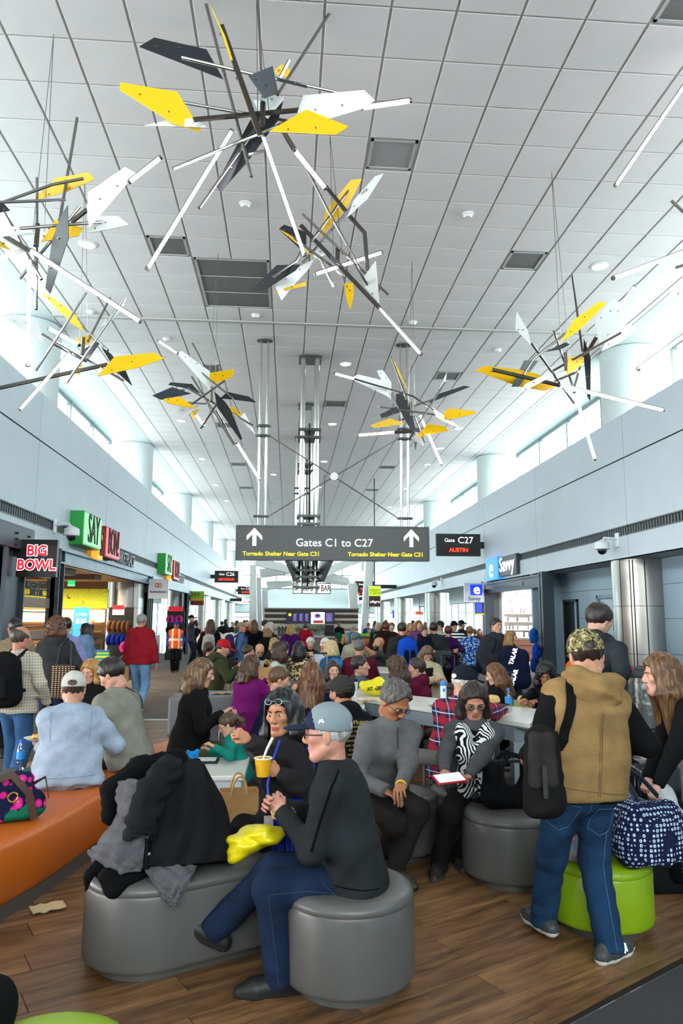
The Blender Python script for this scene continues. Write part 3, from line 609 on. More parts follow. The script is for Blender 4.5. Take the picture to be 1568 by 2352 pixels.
# raised box sign of the marketplace (two of them)
def market_sign(y, s, lab, near):
    t = thing('marketplace_sign', lab, 'sign', (XL, y, 3.1)); blk = mat('black_print', '#171717')
    ext = .3
    b = MB().box((.0, 0, .22), (ext, 1.5, .98)).build('green_box', [mat('sign_green', '#27a244', .45)], t)
    MB().box((ext, .03, .25), (ext+.02, 1.47, .95)).build('green_face', emit('sign_green_lit', '#7fd98a', .55), t)
    MB().box((.1, 1.5, .02), (ext-.05, 2.0, .78)).build('orange_box', emit('sign_orange', '#f0a93a', .45), t)
    MB().box((.0, 2.0, .12), (ext, 3.5, .88)).build('red_box', mat('sign_red', '#8e1f2c', .45), t); MB().box((ext, 2.03, .15), (ext+.02, 3.47, .85)).build('red_face', emit('sign_red_lit', '#d8626a', .5), t)
    for s_, yy, x, z in (('SAY', .78, ext+.03, .6), ('SI', 1.76, ext-.02, .4), ('BON!', 2.75, ext+.03, .5)): text('lettering', s_, .95, blk, (x, yy, z), FACE_XP, t, .012, sx=.6 if len(s_) == 3 else .5 if len(s_) == 4 else .45)
    text('lettering', 'MARKETPLACE', .5, mat('steel_letter2', '#5a6266', .4, .5), (.06, 5.3, .3), FACE_XP, t, .03, sx=.75)
market_sign(16.35, 1, 'large green orange and red box sign over the marketplace entrance', True)
market_sign(27.3, 1, 'further green and red box sign over the second marketplace entrance', False)
# security cameras on the walls
for (x, y, z, sg_, lab) in ((XR, 15.0, 3.32, -1, 'white dome security camera on the right wall'), (XR, 33.0, 3.32, -1, 'white dome security camera further along the right wall'), (XL, 15.3, 3.5, 1, 'white security camera arm above the black noodle sign')):
    t = thing('security_camera', lab, 'camera', (x, y, z))
    MB().box((0, -.08, -.05), (sg_*.03, .08, .25)).tube([(0, 0, .12), (sg_*.3, 0, .14), (sg_*.36, 0, .05)], .03, 8).build('arm', mat('camera_white', '#d4d8da', .4), t, smooth=True)
    MB().lathe([(.03, .1), (.15, .04), (.16, -.1), (.1, -.12)], (sg_*.36, 0, 0), 20).build('housing', mat('camera_white', '#d4d8da'), t, smooth=True); MB().ball((sg_*.36, 0, -.12), (.1, .1, .1), 14, 8).build('dome', mat('camera_dome', '#17181a', .1), t, smooth=True)
t = thing('exit_sign', 'small green running figure exit sign inside the marketplace', 'sign', atx(164, 1337, -6.5)); MB().box((-.1, -.02, -.12), (.1, .02, .12)).build('panel', emit('exit_green', '#18b45a', 1.0), t)
# ================================================================ organic shapes: signed distance blobs meshed with surface nets
f32 = np.float32
class SDF:
    def __init__(s): s.p = []
    def cone(s, a, b, ra, rb=None, k=.02, lat=None, ls=1.0, flat=0, sub=False):
        s.p.append(('c', np.array(a, f32), np.array(b, f32), ra, ra if rb is None else rb, k, None if lat is None else np.array(lat, f32), ls, flat, sub)); return s
    def ell(s, c, r, M=None, k=.02, sub=False):
        s.p.append(('e', np.array(c, f32), np.array(r, f32), None if M is None else np.array(M, f32), k, sub)); return s
    def chain(s, pts, rs, k=.02, **kw):
        for i in range(len(pts)-1): s.cone(pts[i], pts[i+1], rs[i], rs[i+1], k, **kw)
        return s
    def bbox(s, q):
        if q[0] == 'c':
            r = max(q[3], q[4])*max(1, q[7]); return np.minimum(q[1], q[2])-r, np.maximum(q[1], q[2])+r
        r = q[2] if q[3] is None else np.full(3, q[2].max()); return q[1]-r, q[1]+r
    def mesh(s, h, disp=None, cut=None, M=.0):
        lo = np.min([s.bbox(q)[0] for q in s.p if not q[-1]], 0)-2.5*h-M; hi = np.max([s.bbox(q)[1] for q in s.p if not q[-1]], 0)+2.5*h+M
        n = np.ceil((hi-lo)/h).astype(int)+1
        ax = [(lo[i]+h*np.arange(n[i])).astype(f32) for i in range(3)]
        D = np.full(n, .3, f32)
        for q in s.p:
            k = q[5] if q[0] == 'c' else q[4]; sub = q[-1]; b0, b1 = s.bbox(q); mg = k+2.2*h+M
            i0 = np.clip(np.floor((b0-mg-lo)/h).astype(int), 0, n); i1 = np.clip(np.ceil((b1+mg-lo)/h).astype(int)+1, 0, n)
            if (i1 <= i0).any(): continue
            sl = tuple(slice(i0[i], i1[i]) for i in range(3))
            x = ax[0][sl[0]][:, None, None]; y = ax[1][sl[1]][None, :, None]; z = ax[2][sl[2]][None, None, :]
            if q[0] == 'c':
                _, a, b, ra, rb, k, lat, ls, flat, _s = q
                px, py, pz = x-a[0], y-a[1], z-a[2]; ab = b-a
                if lat is not None:
                    c = (px*lat[0]+py*lat[1]+pz*lat[2])*(1/ls-1); px, py, pz = px+c*lat[0], py+c*lat[1], pz+c*lat[2]
                    ab = ab+lat*(ab@lat)*(1/ls-1)
                L2 = float(ab@ab)+1e-12; tr = (px*ab[0]+py*ab[1]+pz*ab[2])/L2; t = np.clip(tr, 0, 1)
                d = np.sqrt((px-t*ab[0])**2+(py-t*ab[1])**2+(pz-t*ab[2])**2)-(ra+(rb-ra)*t)
                if flat & 1: d = np.maximum(d, (tr-1)*math.sqrt(L2))
                if flat & 2: d = np.maximum(d, -tr*math.sqrt(L2))
            else:
                _, c, r, R, k, _s = q
                px, py, pz = x-c[0], y-c[1], z-c[2]
                if R is not None: px, py, pz = [px*R[0, i]+py*R[1, i]+pz*R[2, i] for i in range(3)]
                k0 = np.sqrt((px/r[0])**2+(py/r[1])**2+(pz/r[2])**2); k1 = np.sqrt((px/r[0]**2)**2+(py/r[1]**2)**2+(pz/r[2]**2)**2)+1e-9
                d = k0*(k0-1)/k1
            B = D[sl]
            if sub:
                d = -d; g = np.maximum(k-np.abs(B-d), 0)/k; D[sl] = np.maximum(B, d)+g*g*k*.25
            else:
                g = np.maximum(k-np.abs(B-d), 0)/k; D[sl] = np.minimum(B, d)-g*g*k*.25
        if disp is not None or cut is not None:
            x = ax[0][:, None, None]; y = ax[1][None, :, None]; z = ax[2][None, None, :]
            if disp is not None: D += disp(x, y, z).astype(f32)
            if cut is not None: D = np.maximum(D, cut(x, y, z).astype(f32))
        D[0], D[-1], D[:, 0], D[:, -1], D[:, :, 0], D[:, :, -1] = .1, .1, .1, .1, .1, .1
        return surfnet(D, lo, h)
def surfnet(D, lo, h):
    S = D < 0
    cnt = np.zeros(np.array(D.shape)-1, np.uint8)
    for dx in (0, 1):
        for dy in (0, 1):
            for dz in (0, 1): cnt += S[dx:S.shape[0]-1+dx, dy:S.shape[1]-1+dy, dz:S.shape[2]-1+dz]
    I = np.argwhere((cnt > 0) & (cnt < 8)); n = len(I)
    idx = np.full(cnt.shape, -1, np.int32); idx[I[:, 0], I[:, 1], I[:, 2]] = np.arange(n)
    acc = np.zeros((n, 3), f32); num = np.zeros(n, f32)
    C = {(a, b, c): D[I[:, 0]+a, I[:, 1]+b, I[:, 2]+c] for a in (0, 1) for b in (0, 1) for c in (0, 1)}
    for axis in range(3):
        o = [i for i in range(3) if i != axis]
        for u in (0, 1):
            for v in (0, 1):
                p = [0, 0, 0]; p[o[0]] = u; p[o[1]] = v; q = list(p); q[axis] = 1
                d0, d1 = C[tuple(p)], C[tuple(q)]; m = (d0 < 0) != (d1 < 0)
                t = np.where(m, d0/np.where(m, d0-d1, 1), 0); pos = np.tile(np.array(p, f32), (n, 1)); pos[:, axis] = t
                acc += np.where(m[:, None], pos, 0); num += m
    V = lo+h*(I+acc/np.maximum(num, 1)[:, None]); Q = []
    for axis in range(3):
        o = [(axis+1) % 3, (axis+2) % 3]
        a = [slice(1, -1)]*3; a[axis] = slice(0, -1); b = list(a); b[axis] = slice(1, None)
        s0, s1 = S[tuple(a)], S[tuple(b)]; E = np.argwhere(s0 != s1)
        if not len(E): continue
        flip = s0[E[:, 0], E[:, 1], E[:, 2]]; G = E+1; G[:, axis] -= 1
        def cell(du, dv):
            g = G.copy(); g[:, o[0]] += du; g[:, o[1]] += dv; return idx[g[:, 0], g[:, 1], g[:, 2]]
        q = np.stack([cell(-1, -1), cell(0, -1), cell(0, 0), cell(-1, 0)], 1)
        q[~flip] = q[~flip][:, ::-1]; Q.append(q)
    return V, np.concatenate(Q)
def ripple(amp, seed=0, f=1.0):
    r = np.random.RandomState(seed); K = r.normal(size=(5, 3))*np.array([11, 11, 17])*f; ph = r.uniform(0, 6.28, 5)
    def fn(x, y, z):
        w = sum(np.sin(K[i, 0]*x+K[i, 1]*y+K[i, 2]*z+ph[i]) for i in range(2))
        return amp*(np.sin(K[2, 0]*x+K[2, 1]*y+1.6*K[2, 2]*z+1.5*w)+.6*np.sin(1.7*K[3, 0]*x+1.7*K[3, 1]*y+K[3, 2]*1.3*z-w))*.6
    return fn
# ---------------------------------------------------------------- heads, hair, hands in their own frames (cached)
_C = {}
HEAD_H = (.0052, .0088, .0155, .026)
def head_mesh(sex, lod):
    key = ('head', sex, lod)
    if key in _C: return _C[key]
    m = sex == 'm'; s = SDF(); j = .004 if m else 0
    s.ell((0, -.014, .036), (.076, .095, .087), k=.01)
    s.ell((0, .02, -.032), (.0575+j, .07, .086), k=.03)
    s.ell((0, .062, -.098), (.026+j, .024, .02), k=.03)
    for a in (-1, 1):
        s.cone((a*.058, -.005, -.055), (a*.024, .06, -.1), .014+j, .014, .03)
        s.ell((a*.043, .057, -.012), (.024, .026, .022), k=.02)
        s.cone((a*.014, .086, .022), (a*.046, .07, .022), .008 if m else .0062, .007, .014)
        s.ell((a*.0125, .098, -.0315), (.0095, .011, .008), k=.008)
        s.ell((a*.0795, -.004, -.006), (.0075, .019, .032), k=.008)
        s.ell((a*.032, .103, .003), (.0165, .021, .0125), k=.012, sub=True)
    s.cone((0, .086, .018), (0, .105, -.022), .0085, .0125, .012)
    s.cone((0, .1, -.024), (0, .094, -.034), .011, .007, .01)
    s.cone((-.017, .083, -.0595), (.017, .083, -.0595), .0085, k=.006); s.cone((-.013, .082, -.0715), (.013, .082, -.0715), .0085, k=.006)
    s.cone((-.02, .097, -.0652), (.02, .097, -.0652), .0035, k=.004, sub=True)
    s.cone((0, -.022, -.04), (0, -.026, -.105), .053 if m else .045, .046 if m else .039, .03)
    r = s.mesh(HEAD_H[lod]); c = r[0][r[1]].mean(1)
    lips = (np.abs(c[:, 0]) < .02) & (c[:, 2] > -.0755) & (c[:, 2] < -.057) & (c[:, 1] > .074)
    _C[key] = (r[0], r[1], lips.astype(np.int32)); return _C[key]
def hair_mesh(style, lod, L=-.2, vol=0.0, seed=1, capped=False):
    key = ('hair', style, lod, L, vol, seed, capped)
    if key in _C: return _C[key]
    s = SDF(); rs = np.random.RandomState(seed); h = HEAD_H[lod]*1.1
    g = .011+vol
    s.ell((0, -.014, .036), (.076+g, .095+g, .087+g), k=.01)
    hl = lambda x, y, z: -(z-(-.012+np.where(y > 0, .98*y, .58*y)-.12*np.abs(x)))
    cut = hl
    if style == 'bald': cut = lambda x, y, z: np.maximum(hl(x, y, z), z-(.052-.55*y))
    elif style == 'recede': cut = lambda x, y, z: -(z-(.004+np.where(y > 0, 1.3*y-.4*np.abs(x), .58*y)))
    amp = .0042
    if style in ('long', 'bob', 'wavy', 'curly'):
        n = 15
        for i in range(n):
            a = math.radians(-205+ (230)*i/(n-1)) if False else math.radians(155+230*i/(n-1))
            cx, cy = math.cos(a), math.sin(a); back = max(0, -cy)
            r0 = np.array((cx*.07, -.014+cy*.085, .03)); z1 = -.09 if L > -.12 else -.11
            r1 = np.array((cx*(.088+vol), -.02+cy*(.1+vol), z1+.02*rs.rand())); tip = np.array((cx*(.085+vol*1.2+.03*back), -.035+cy*(.1+vol), L-.035*rs.rand()))
            w = .03+vol*.3
            s.cone(r0, r1, w*.8, w, .03)
            if L < -.1: s.cone(r1, tip, w, w*.45, .03)
        s.ell((0, .1+vol*.3, -.035), (.053, .07, .1), k=.02, sub=True)
        cut = lambda x, y, z: np.where((np.abs(x) < .062)+0*z+0*y > 0, -(z-(-.012+1.0*y-.1*np.abs(x)))-1*(y < .02), -1.0+0*x+0*y+0*z)
        amp = {'long': .0045, 'bob': .0035, 'wavy': .006, 'curly': .009}[style]
        cut = None if style == 'curly' else cut
    if style == 'pony': s.ell((0, -.125, .03), (.025, .03, .03), k=.02); s.chain([(0, -.13, .03), (0, -.165, -.03), (0, -.15, L)], [.022, .032, .012], .02)
    if style == 'bun': s.ell((0, -.125, .06), (.04, .035, .04), k=.015)
    ph = rs.uniform(0, 6, 4)
    if style == 'curly': disp = lambda x, y, z: amp*(np.sin(95*x+ph[0]+2*np.sin(60*z))*np.sin(90*y+ph[1])*np.sin(100*z+ph[2]+2*np.sin(70*x)))*1.6
    else: disp = lambda x, y, z: amp*(np.sin(150*x+40*y+ph[0]+1.5*np.sin(25*z))+.7*np.sin(130*y-60*x+ph[1]+np.sin(30*z+ph[2])))*.6
    if capped:
        c0 = cut; cut = lambda x, y, z: np.maximum(c0(x, y, z) if c0 else -1+0*x+0*y+0*z, np.where((y < -.07)+0*x+0*z > 0, z-.052, z-(.022+.14*y)))
    r = s.mesh(h, disp, cut, .01); _C[key] = r; return r
def cap_mesh(lod):
    key = ('cap', lod)
    if key in _C: return _C[key]
    h = HEAD_H[lod]; s = SDF().ell((0, -.012, .04), (.09, .109, .1), k=.005)
    s.ell((0, -.115, .035), (.034, .03, .02), k=.004, sub=True)
    dome = s.mesh(h, None, lambda x, y, z: -(z-(.022+.14*y)))
    b = SDF().ell((0, .118, .034), (.078, .085, .013), k=.004).mesh(h, lambda x, y, z: 4.0*x*x+0*y+0*z, lambda x, y, z: -(y-.066-.0*x+0*z))
    st = MB().tube([(.05*math.sin(a), -.012-.106*math.cos(a)*1.0, .014) for a in np.linspace(-.5, .5, 7)], .009, 6)
    _C[key] = (dome, b); return _C[key]
CURL = {'relax': (22, 28, 18), 'grip': (62, 75, 45), 'flat': (6, 6, 4), 'hold': (42, 48, 25), 'point': (50, 60, 40)}
def hand_mesh(pose, lod):
    key = ('hand', pose, lod)
    if key in _C: return _C[key]
    s = SDF(); s.cone((0, -.02, 0), (0, .03, 0), .02, .017, .012, lat=(1, 0, 0), ls=1.35)
    s.cone((0, .025, 0), (0, .082, -.002), .0145, .0125, .012, lat=(1, 0, 0), ls=2.7)
    for i, (x, l) in enumerate(((-.031, .068), (-.0105, .077), (.0105, .072), (.03, .057))):
        c = (8, 10, 8) if (pose == 'point' and i == 0) else CURL[pose]; p = np.array((x, .085-.004*abs(i-1.2), 0)); a = 0; rr = .0092 if i < 3 else .008
        sp = (i-1.5)*.07
        for kk, fr in enumerate((.42, .32, .26)):
            a -= math.radians(c[kk]); q = p+l*fr*np.array((math.sin(sp), math.cos(a), math.sin(a))); s.cone(p, q, rr, rr*.93, .004); p = q; rr *= .93
    c = CURL[pose][0]; tw = min(1, c/60)
    s.chain([(-.022, .02, -.006), (-.046+.008*tw, .052, -.014-.012*tw), (-.052+.026*tw, .082, -.02-.022*tw), (-.048+.04*tw, .102, -.024-.024*tw)], [.014, .0115, .0098, .008], .008)
    r = s.mesh((.0045, .007, .011, .016)[lod]); _C[key] = r; return r
# ---------------------------------------------------------------- people
def V3(*a): return np.array(a, float)
def unit(v): v = np.array(v, float); return v/(np.linalg.norm(v)+1e-9)
def rotv(v, axis, deg): return np.array(Matrix.Rotation(math.radians(deg), 3, Vector(axis)) @ Vector(v))
def ik(a, b, l1, l2, pole):
    d = b-a; L = np.linalg.norm(d); u = d/(L+1e-9)
    if L > (l1+l2)*.998: L = (l1+l2)*.998; b = a+u*L
    if L < abs(l1-l2)*1.05+.02: L = abs(l1-l2)*1.05+.02; b = a+u*L
    x = (l1*l1-l2*l2+L*L)/(2*L); y = math.sqrt(max(1e-6, l1*l1-x*x)); p = np.array(pole, float); p = p-u*(p@u); p = unit(p)
    return a+u*x+p*y, b
def frame(y, up):
    y = unit(y); x = unit(np.cross(y, up)); z = np.cross(x, y); return np.stack([x, y, z], 1)
PEOPLE = {}
def person(key, label, px=None, Y=None, pos=None, face=0, H=1.72, sex='m', pose='stand', lean=0, side=0, twist=0, head=(0, 0, 0), hs=1.0,
           RH=None, LH=None, RE=None, LE=None, rhand='relax', lhand='relax', rpalm=None, lpalm=None, RF=None, LF=None, RK=None, LK=None,
           skin='#c99678', hair='short', hc='#2a1c14', hc2=None, hl=-.2, hv=0.0, top='#333333', topm=None, topn='shirt', bulk=.014, sleeve=1.0, hem=.05, fat=1.0, hood=False, collar=True,
           vest=None, bot='#23262c', botm=None, botn='trousers', shoe='#1a1a1a', sole='#8a8a88', cap=None, capb=None, glasses=None, tuck=False, open_=None, seat=None, wr=.004, lod=None, leg=True, scale_arm=1.0, lips='#a8635a', beard=None, fy=(10, -10)):
    """px,Y = pixel of the crown and distance along the hall; everything else in the person's own frame"""
    s = H/1.75; rx = math.radians
    if px is not None:
        q = aty(px[0], px[1], Y)
        if pos is None: pos = (q[0], q[1])
    # --- skeleton (local: x right, y forward, z up)
    U = unit((math.sin(rx(side)), math.sin(rx(lean)), math.cos(rx(lean))*math.cos(rx(side))))
    lat0 = V3(1, 0, 0); lat = rotv(lat0, (0, 0, 1), -twist); lat = unit(lat-U*(lat@U)); fw = np.cross(U, lat)
    hy, hp, ht = head
    hf = rotv(V3(0, 1, 0), (0, 0, 1), -hy); hr = np.cross(hf, V3(0, 0, 1)); hf = rotv(hf, hr, hp); hu = rotv(V3(0, 0, 1), hr, hp)
    hu = rotv(hu, hf, ht); HR = np.stack([np.cross(hf, hu), hf, hu], 1); hsz = s*hs*(1.03 if sex == 'm' else 1.0)
    nb_off = U*.315*H; hc_off = nb_off+unit(U*.8+V3(0, 0, 1)*.9+hf*.12)*.088*H*(.5+.5*hs)
    top_off = hc_off+hu*.12*hsz
    if pose == 'sit':
        zt = aty(px[0], px[1], Y)[2] if px is not None else None
        zp = (seat+.1*s) if seat is not None else (zt-top_off[2])
    else: zp = (.515*H if lean < 20 else .5*H)
    pel = V3(0, 0, zp)
    if px is not None and pose != 'sit' and lean < 20:
        zt = aty(px[0], px[1], Y)[2]; kz = zt/(zp+top_off[2]); 
        if .8 < kz < 1.25 and abs(kz-1) > .005:
            H *= kz; return person(key, label, px, Y, pos, face, H, sex, pose, lean, side, twist, head, hs, RH, LH, RE, LE, rhand, lhand, rpalm, lpalm, RF, LF, RK, LK, skin, hair, hc, hc2, hl, hv, top, topm, topn, bulk, sleeve, hem, fat, hood, collar, vest, bot, botm, botn, shoe, sole, cap, capb, glasses, tuck, open_, seat, wr, lod, leg, scale_arm, lips, beard, fy)
    # keep the crown over the given pixel
    fa = -rx(face); ca_, sa_ = math.cos(fa), math.sin(fa)
    if px is not None:
        o = top_off; pos = (pos[0]-(ca_*o[0]-sa_*o[1]), pos[1]-(sa_*o[0]+ca_*o[1]))
    def conv(T_):
        if T_ is None or not isinstance(T_[0], str): return T_
        w = aty(*T_[1:4]) if T_[0] == 'p' else atz(T_[1], T_[2], T_[3] if len(T_) > 3 else 0.0)
        d0, d1 = w[0]-pos[0], w[1]-pos[1]; return (ca_*d0+sa_*d1, -sa_*d0+ca_*d1, w[2])
    RH, LH, RF, LF = conv(RH), conv(LH), conv(RF), conv(LF)
    root = thing('person', label, 'person', (pos[0], pos[1], 0), fa)
    nb = pel+nb_off; hd = pel+hc_off
    if lod is None: lod = 0 if pos[1] < 6.3 else 1 if pos[1] < 9.4 else 2 if pos[1] < 15 else 3
    hb = (.0125, .016, .023, .03)[lod]; fem = sex == 'f'; seed = abs(hash(key)) % 1000 if False else sum(map(ord, key))
    shw = (.1 if not fem else .09)*H*(.88+.12*fat)
    sh = {1: nb-U*.043*H+lat*shw, -1: nb-U*.043*H-lat*shw}; hip = {1: pel+lat0*.052*H-V3(0, 0, .012*H), -1: pel-lat0*.052*H-V3(0, 0, .012*H)}
    el, wrs, kn, an, ftd = {}, {}, {}, {}, {}
    for a, T_, E_, in ((1, RH, RE), (-1, LH, LE)):
        if T_ is None: T_ = (a*(shw+.05*s)+ (U*.0)[0], .06 if pose == 'stand' else .2, zp-.02) if pose == 'stand' else (a*.13, .33*s, zp+.06)
        pole = E_ if E_ is not None else (a*.55, -.55, -.6)
        el[a], wrs[a] = ik(sh[a], np.array(T_, float), .168*H*scale_arm, .15*H*scale_arm, pole)
    for a, T_, K_ in ((1, RF, RK), (-1, LF, LK)):
        if T_ is None: T_ = (a*.075*s, 0, 0, 0) if pose == 'stand' else (a*.11*s, .40*s, 0, 0)
        T_ = tuple(T_)+(0,)*(4-len(T_)); tgt = V3(T_[0], T_[1], T_[2]+.075*s)
        kn[a], an[a] = ik(hip[a], tgt, .245*H, .235*H, K_ if K_ is not None else (a*.12, 1, .25)); ftd[a] = T_[3]
    sk = skinmat(skin); fx = fat*s
    # --- body
    def torso(S, e, fx=fx, low=-.02, hl_=1.42, flat=0):
        wr_, cr_ = (.098, .108) if fem else (.112, .118)
        S.cone(pel+U*low*H, pel+U*.1*H, (.108 if fem else .109)*fx+e, wr_*fx+e, .05, lat=lat0, ls=hl_, flat=flat)
        S.cone(pel+U*.1*H, pel+U*.23*H, wr_*fx+e, cr_*(.6*fx+.4*s)+e, .05, lat=lat, ls=1.42)
        S.cone(pel+U*.23*H, nb-U*.02*H, cr_*(.6*fx+.4*s)+e, .072*s+e*.7, .05, lat=lat, ls=1.35)
        if fat > 1.12: S.ell(pel+U*.07*H+fw*.04*fx, (.13*fx+e, .12*fx+e, .14*fx+e), np.stack([lat, fw, U], 1), .05)
        if fem:
            for a in (-1, 1): S.ell(pel+U*.205*H+fw*(.085*s)+lat*a*.07*s, (.065*s+e, .06*s+e, .065*s+e), np.stack([lat, fw, U], 1), .04)
        for a in (-1, 1): S.cone(nb-U*.012*H, sh[a], .04*s+e*.7, .05*s+e*.8, .05)
        return S
    rA = (.056, .046, .042, .03) if not fem else (.048, .04, .037, .026); fa_ = (.75+.25*fat)
    def arm(S, a, e, upto=1.0, flat=1):
        w = wrs[a]; S.cone(sh[a], el[a], rA[0]*s*fa_+e, rA[1]*s*fa_+e, .035)
        if upto >= 1: S.cone(el[a], w+unit(w-el[a])*.005, rA[2]*s*fa_+e, rA[3]*s+e*.9, .03, flat=flat)
        elif upto < .55:
            S.p.pop(); m = sh[a]+(el[a]-sh[a])*upto*1.8; S.cone(sh[a], m, rA[0]*s*fa_+e, rA[1]*s*fa_+e+.006, .035, flat=1)
        else: S.cone(el[a], el[a]+(w-el[a])*(upto-.5)*2, rA[2]*s*fa_+e, rA[3]*s+e+.006, .03, flat=1)
        return S
    rL = (.084, .06, .054, .036)
    def legs(S, e, bag=0.0, full=True):
        S.cone(hip[-1], hip[1], (.088 if not fem else .092)*fx+e, k=.05); S.cone(pel+V3(0, -.015*s, -.02), pel+U*.04*H, .098*fx+e, .095*fx+e, .05, lat=lat0, ls=1.36)
        for a in (-1, 1):
            S.cone(hip[a], kn[a], rL[0]*fx**.7+e, rL[1]*s+e+bag*.5, .035); S.cone(kn[a], an[a]+unit(an[a]-kn[a])*(.03*s if full else 0), rL[2]*s+e+bag*.6, rL[3]*s+e+bag, .035, flat=1)
        return S
    B = SDF(); torso(B, -.012); 
    for a in (-1, 1): arm(B, a, 0, 1.0, 0)
    if leg: legs(B, -.012)
    bv, bq = B.mesh(.032 if sleeve >= 1 else max(hb*1.1, .02)); vs_, qs, ms = [bv], [bq], [np.zeros(len(bq), np.int32)]
    nv_, nq_ = SDF().cone(nb-U*.04*H, hd+HR@V3(0, -.026, -.08)*hsz, .06*s if not fem else .051*s, .052*s*hs if not fem else .044*s*hs, .03).mesh(hb)
    vs_.append(nv_); qs.append(nq_+len(bv)); ms.append(np.zeros(len(nq_), np.int32)); nb0 = len(bv)+len(nv_)
    hv_, hq, lip = head_mesh('m' if sex == 'm' else 'f', lod); hw = hd+(hv_*hsz)@HR.T; n0 = nb0
    if beard:
        c_ = hv_[hq].mean(1); lip = np.where((lip == 0) & (c_[:, 2] < -.038-.3*np.maximum(c_[:, 1]-.06, 0)) & (c_[:, 1] > .0) & (c_[:, 2] > -.125), 2, lip)
    vs_.append(hw); qs.append(hq+n0); ms.append(lip); n0 += len(hw)
    hands = {}
    for a, pz, pl in ((1, rhand, rpalm), (-1, lhand, lpalm)):
        if pz is None: continue
        v, q = hand_mesh(pz, min(lod, 3)); v = v.copy()
        if a == -1: v[:, 0] *= -1; q = q[:, ::-1]
        dy = unit(wrs[a]-el[a]); up = -np.array(pl, float) if pl is not None else (V3(a*.9, 0, .45) if pose == 'stand' else V3(a*.25, -.1, 1))
        FR = frame(dy, up); w = wrs[a]+(v*s*.98)@FR.T; vs_.append(w); qs.append(q+n0); ms.append(np.zeros(len(q), np.int32)); n0 += len(w); hands[a] = (wrs[a]+dy*.085*s, FR)
    mesh_np('body', np.concatenate(vs_), np.concatenate(qs), [sk, skinmat('#'+''.join('%02x' % int(int(skin[k:k+2], 16)*m_) for k, m_ in ((1, .9), (3, .68), (5, .68)))), hairmat(beard or '#333333')], root, np.concatenate(ms))
    # --- face
    toh = lambda p: tuple(hd+HR@(V3(*p)*hsz))
    if lod <= 2:
        for a in (-1, 1):
            ey = MB(); ey.at(Matrix.Translation(Vector(toh((a*.032, .076, .003)))) @ Matrix(HR.tolist()).to_4x4() @ Matrix.Scale(hsz, 4))
            ey.ball((0, 0, 0), (.0128, .0122, .0082), 10, 8); ey.cur = 1; ey.ball((0, .0075, -.0005), (.0066, .0056, .0066), 8, 6); ey.build('eye', [mat('eye_white', '#bdb0a6', .25), mat('eye_iris', '#22160f', .15)], root, True)
            br_ = MB(); br_.tube([toh((a*.012, .097, .022)), toh((a*.03, .0955, .028)), toh((a*.05, .082, .023))], .0042*hsz, 6, .002*hsz); br_.build('eyebrow', hairmat(hc if hair != 'white' else '#8b8580'), root, True)
    hm_ = hairmat(hc, hc2)
    if hair and hair != 'none':
        v, q = hair_mesh(hair, lod, hl, hv if not cap else -.003, 1+seed % 3, bool(cap)); mesh_np('hair', hd+(v*hsz)@HR.T, q, hm_, root)
    if cap:
        (dv, dq), (b2, q2) = cap_mesh(lod); mc = cap if not isinstance(cap, str) else cloth(cap, .08)
        co = mesh_np('cap', hd+(dv*hsz)@HR.T, dq, mc, root); mesh_np('brim', hd+(b2*hsz)@HR.T, q2, cloth(capb, .05) if capb else mc, co)
    if glasses:
        g = MB(); up_ = .075 if glasses.startswith('^') else 0; yo = -.012 if up_ else 0
        for a in (-1, 1):
            g.tube([toh((a*.034+.021*math.cos(t), .1+yo, up_+.003+.0155*math.sin(t))) for t in [2*math.pi*i/12 for i in range(13)]], .0021*hsz, 5)
            g.tube([toh((a*.054, .097+yo, up_+.006)), toh((a*.077, .05, up_*.9+.006)), toh((a*.08, -.01, up_*.7+.004))], .0021*hsz, 5)
        g.tube([toh((-.014, .105+yo, up_+.006)), toh((.014, .105+yo, up_+.006))], .0019*hsz, 5); go = g.build('glasses', mat('glasses_'+glasses.strip('^#'), glasses.strip('^'), .3, .5), root)
        for a in (-1, 1): MB().prism([toh((a*.034+.02*math.cos(t), .1+yo, up_+.003+.0145*math.sin(t))) for t in [2*math.pi*i/12 for i in range(12)]], tuple(HR@V3(0, .001, 0))).build('lens', glass('lens_glass', '#eef4ff' if not up_ else '#86b7c4', .05 if not up_ else .5), go)
    # --- clothes
    tm = topm or cloth(top); bm = botm or cloth(bot)
    bag_ = .026 if botn == 'jeans' else .016
    tr = mesh_np(botn, *legs(SDF(), .012, bag_).mesh(hb*(1, 1.25, 1.3, 1.35)[lod], ripple(min(wr, .0048), seed+5, 1.1)), bm, root) if leg else None
    S = SDF(); torso(S, bulk, low=-hem, hl_=1.62, flat=2); S.cone(pel-U*hem*H*.9, pel+U*.05*H, .119*fx+bulk, .11*fx+bulk, .03, lat=lat0, ls=1.55, flat=2)
    for a in (-1, 1): arm(S, a, bulk*.85, sleeve)
    nk_ = hd+HR@V3(0, -.03, -.09)*hsz
    if collar: S.cone(nb-U*.03*H, nb+(nk_-nb)*.42, .068*s+bulk*.4, .06*s+bulk*.35, .03, flat=1)
    if hood: S.ell(nb-fw*.075*s+U*.005, (.13*s, .07*s, .085*s), np.stack([lat, fw, U], 1), .03); S.cone(nb-lat*.09*s+fw*.02, nb+lat*.09*s+fw*.02, .045*s, k=.04)
    if not tuck and pose == 'sit': S.cone(pel-V3(0, 0, -.02), pel+V3(0, .05*s, .01*s), .1*fx+bulk, .1*fx+bulk, .05, lat=lat0, ls=1.6)
    gt = mesh_np(topn, *S.mesh(hb, ripple(wr, seed)), tm, root)
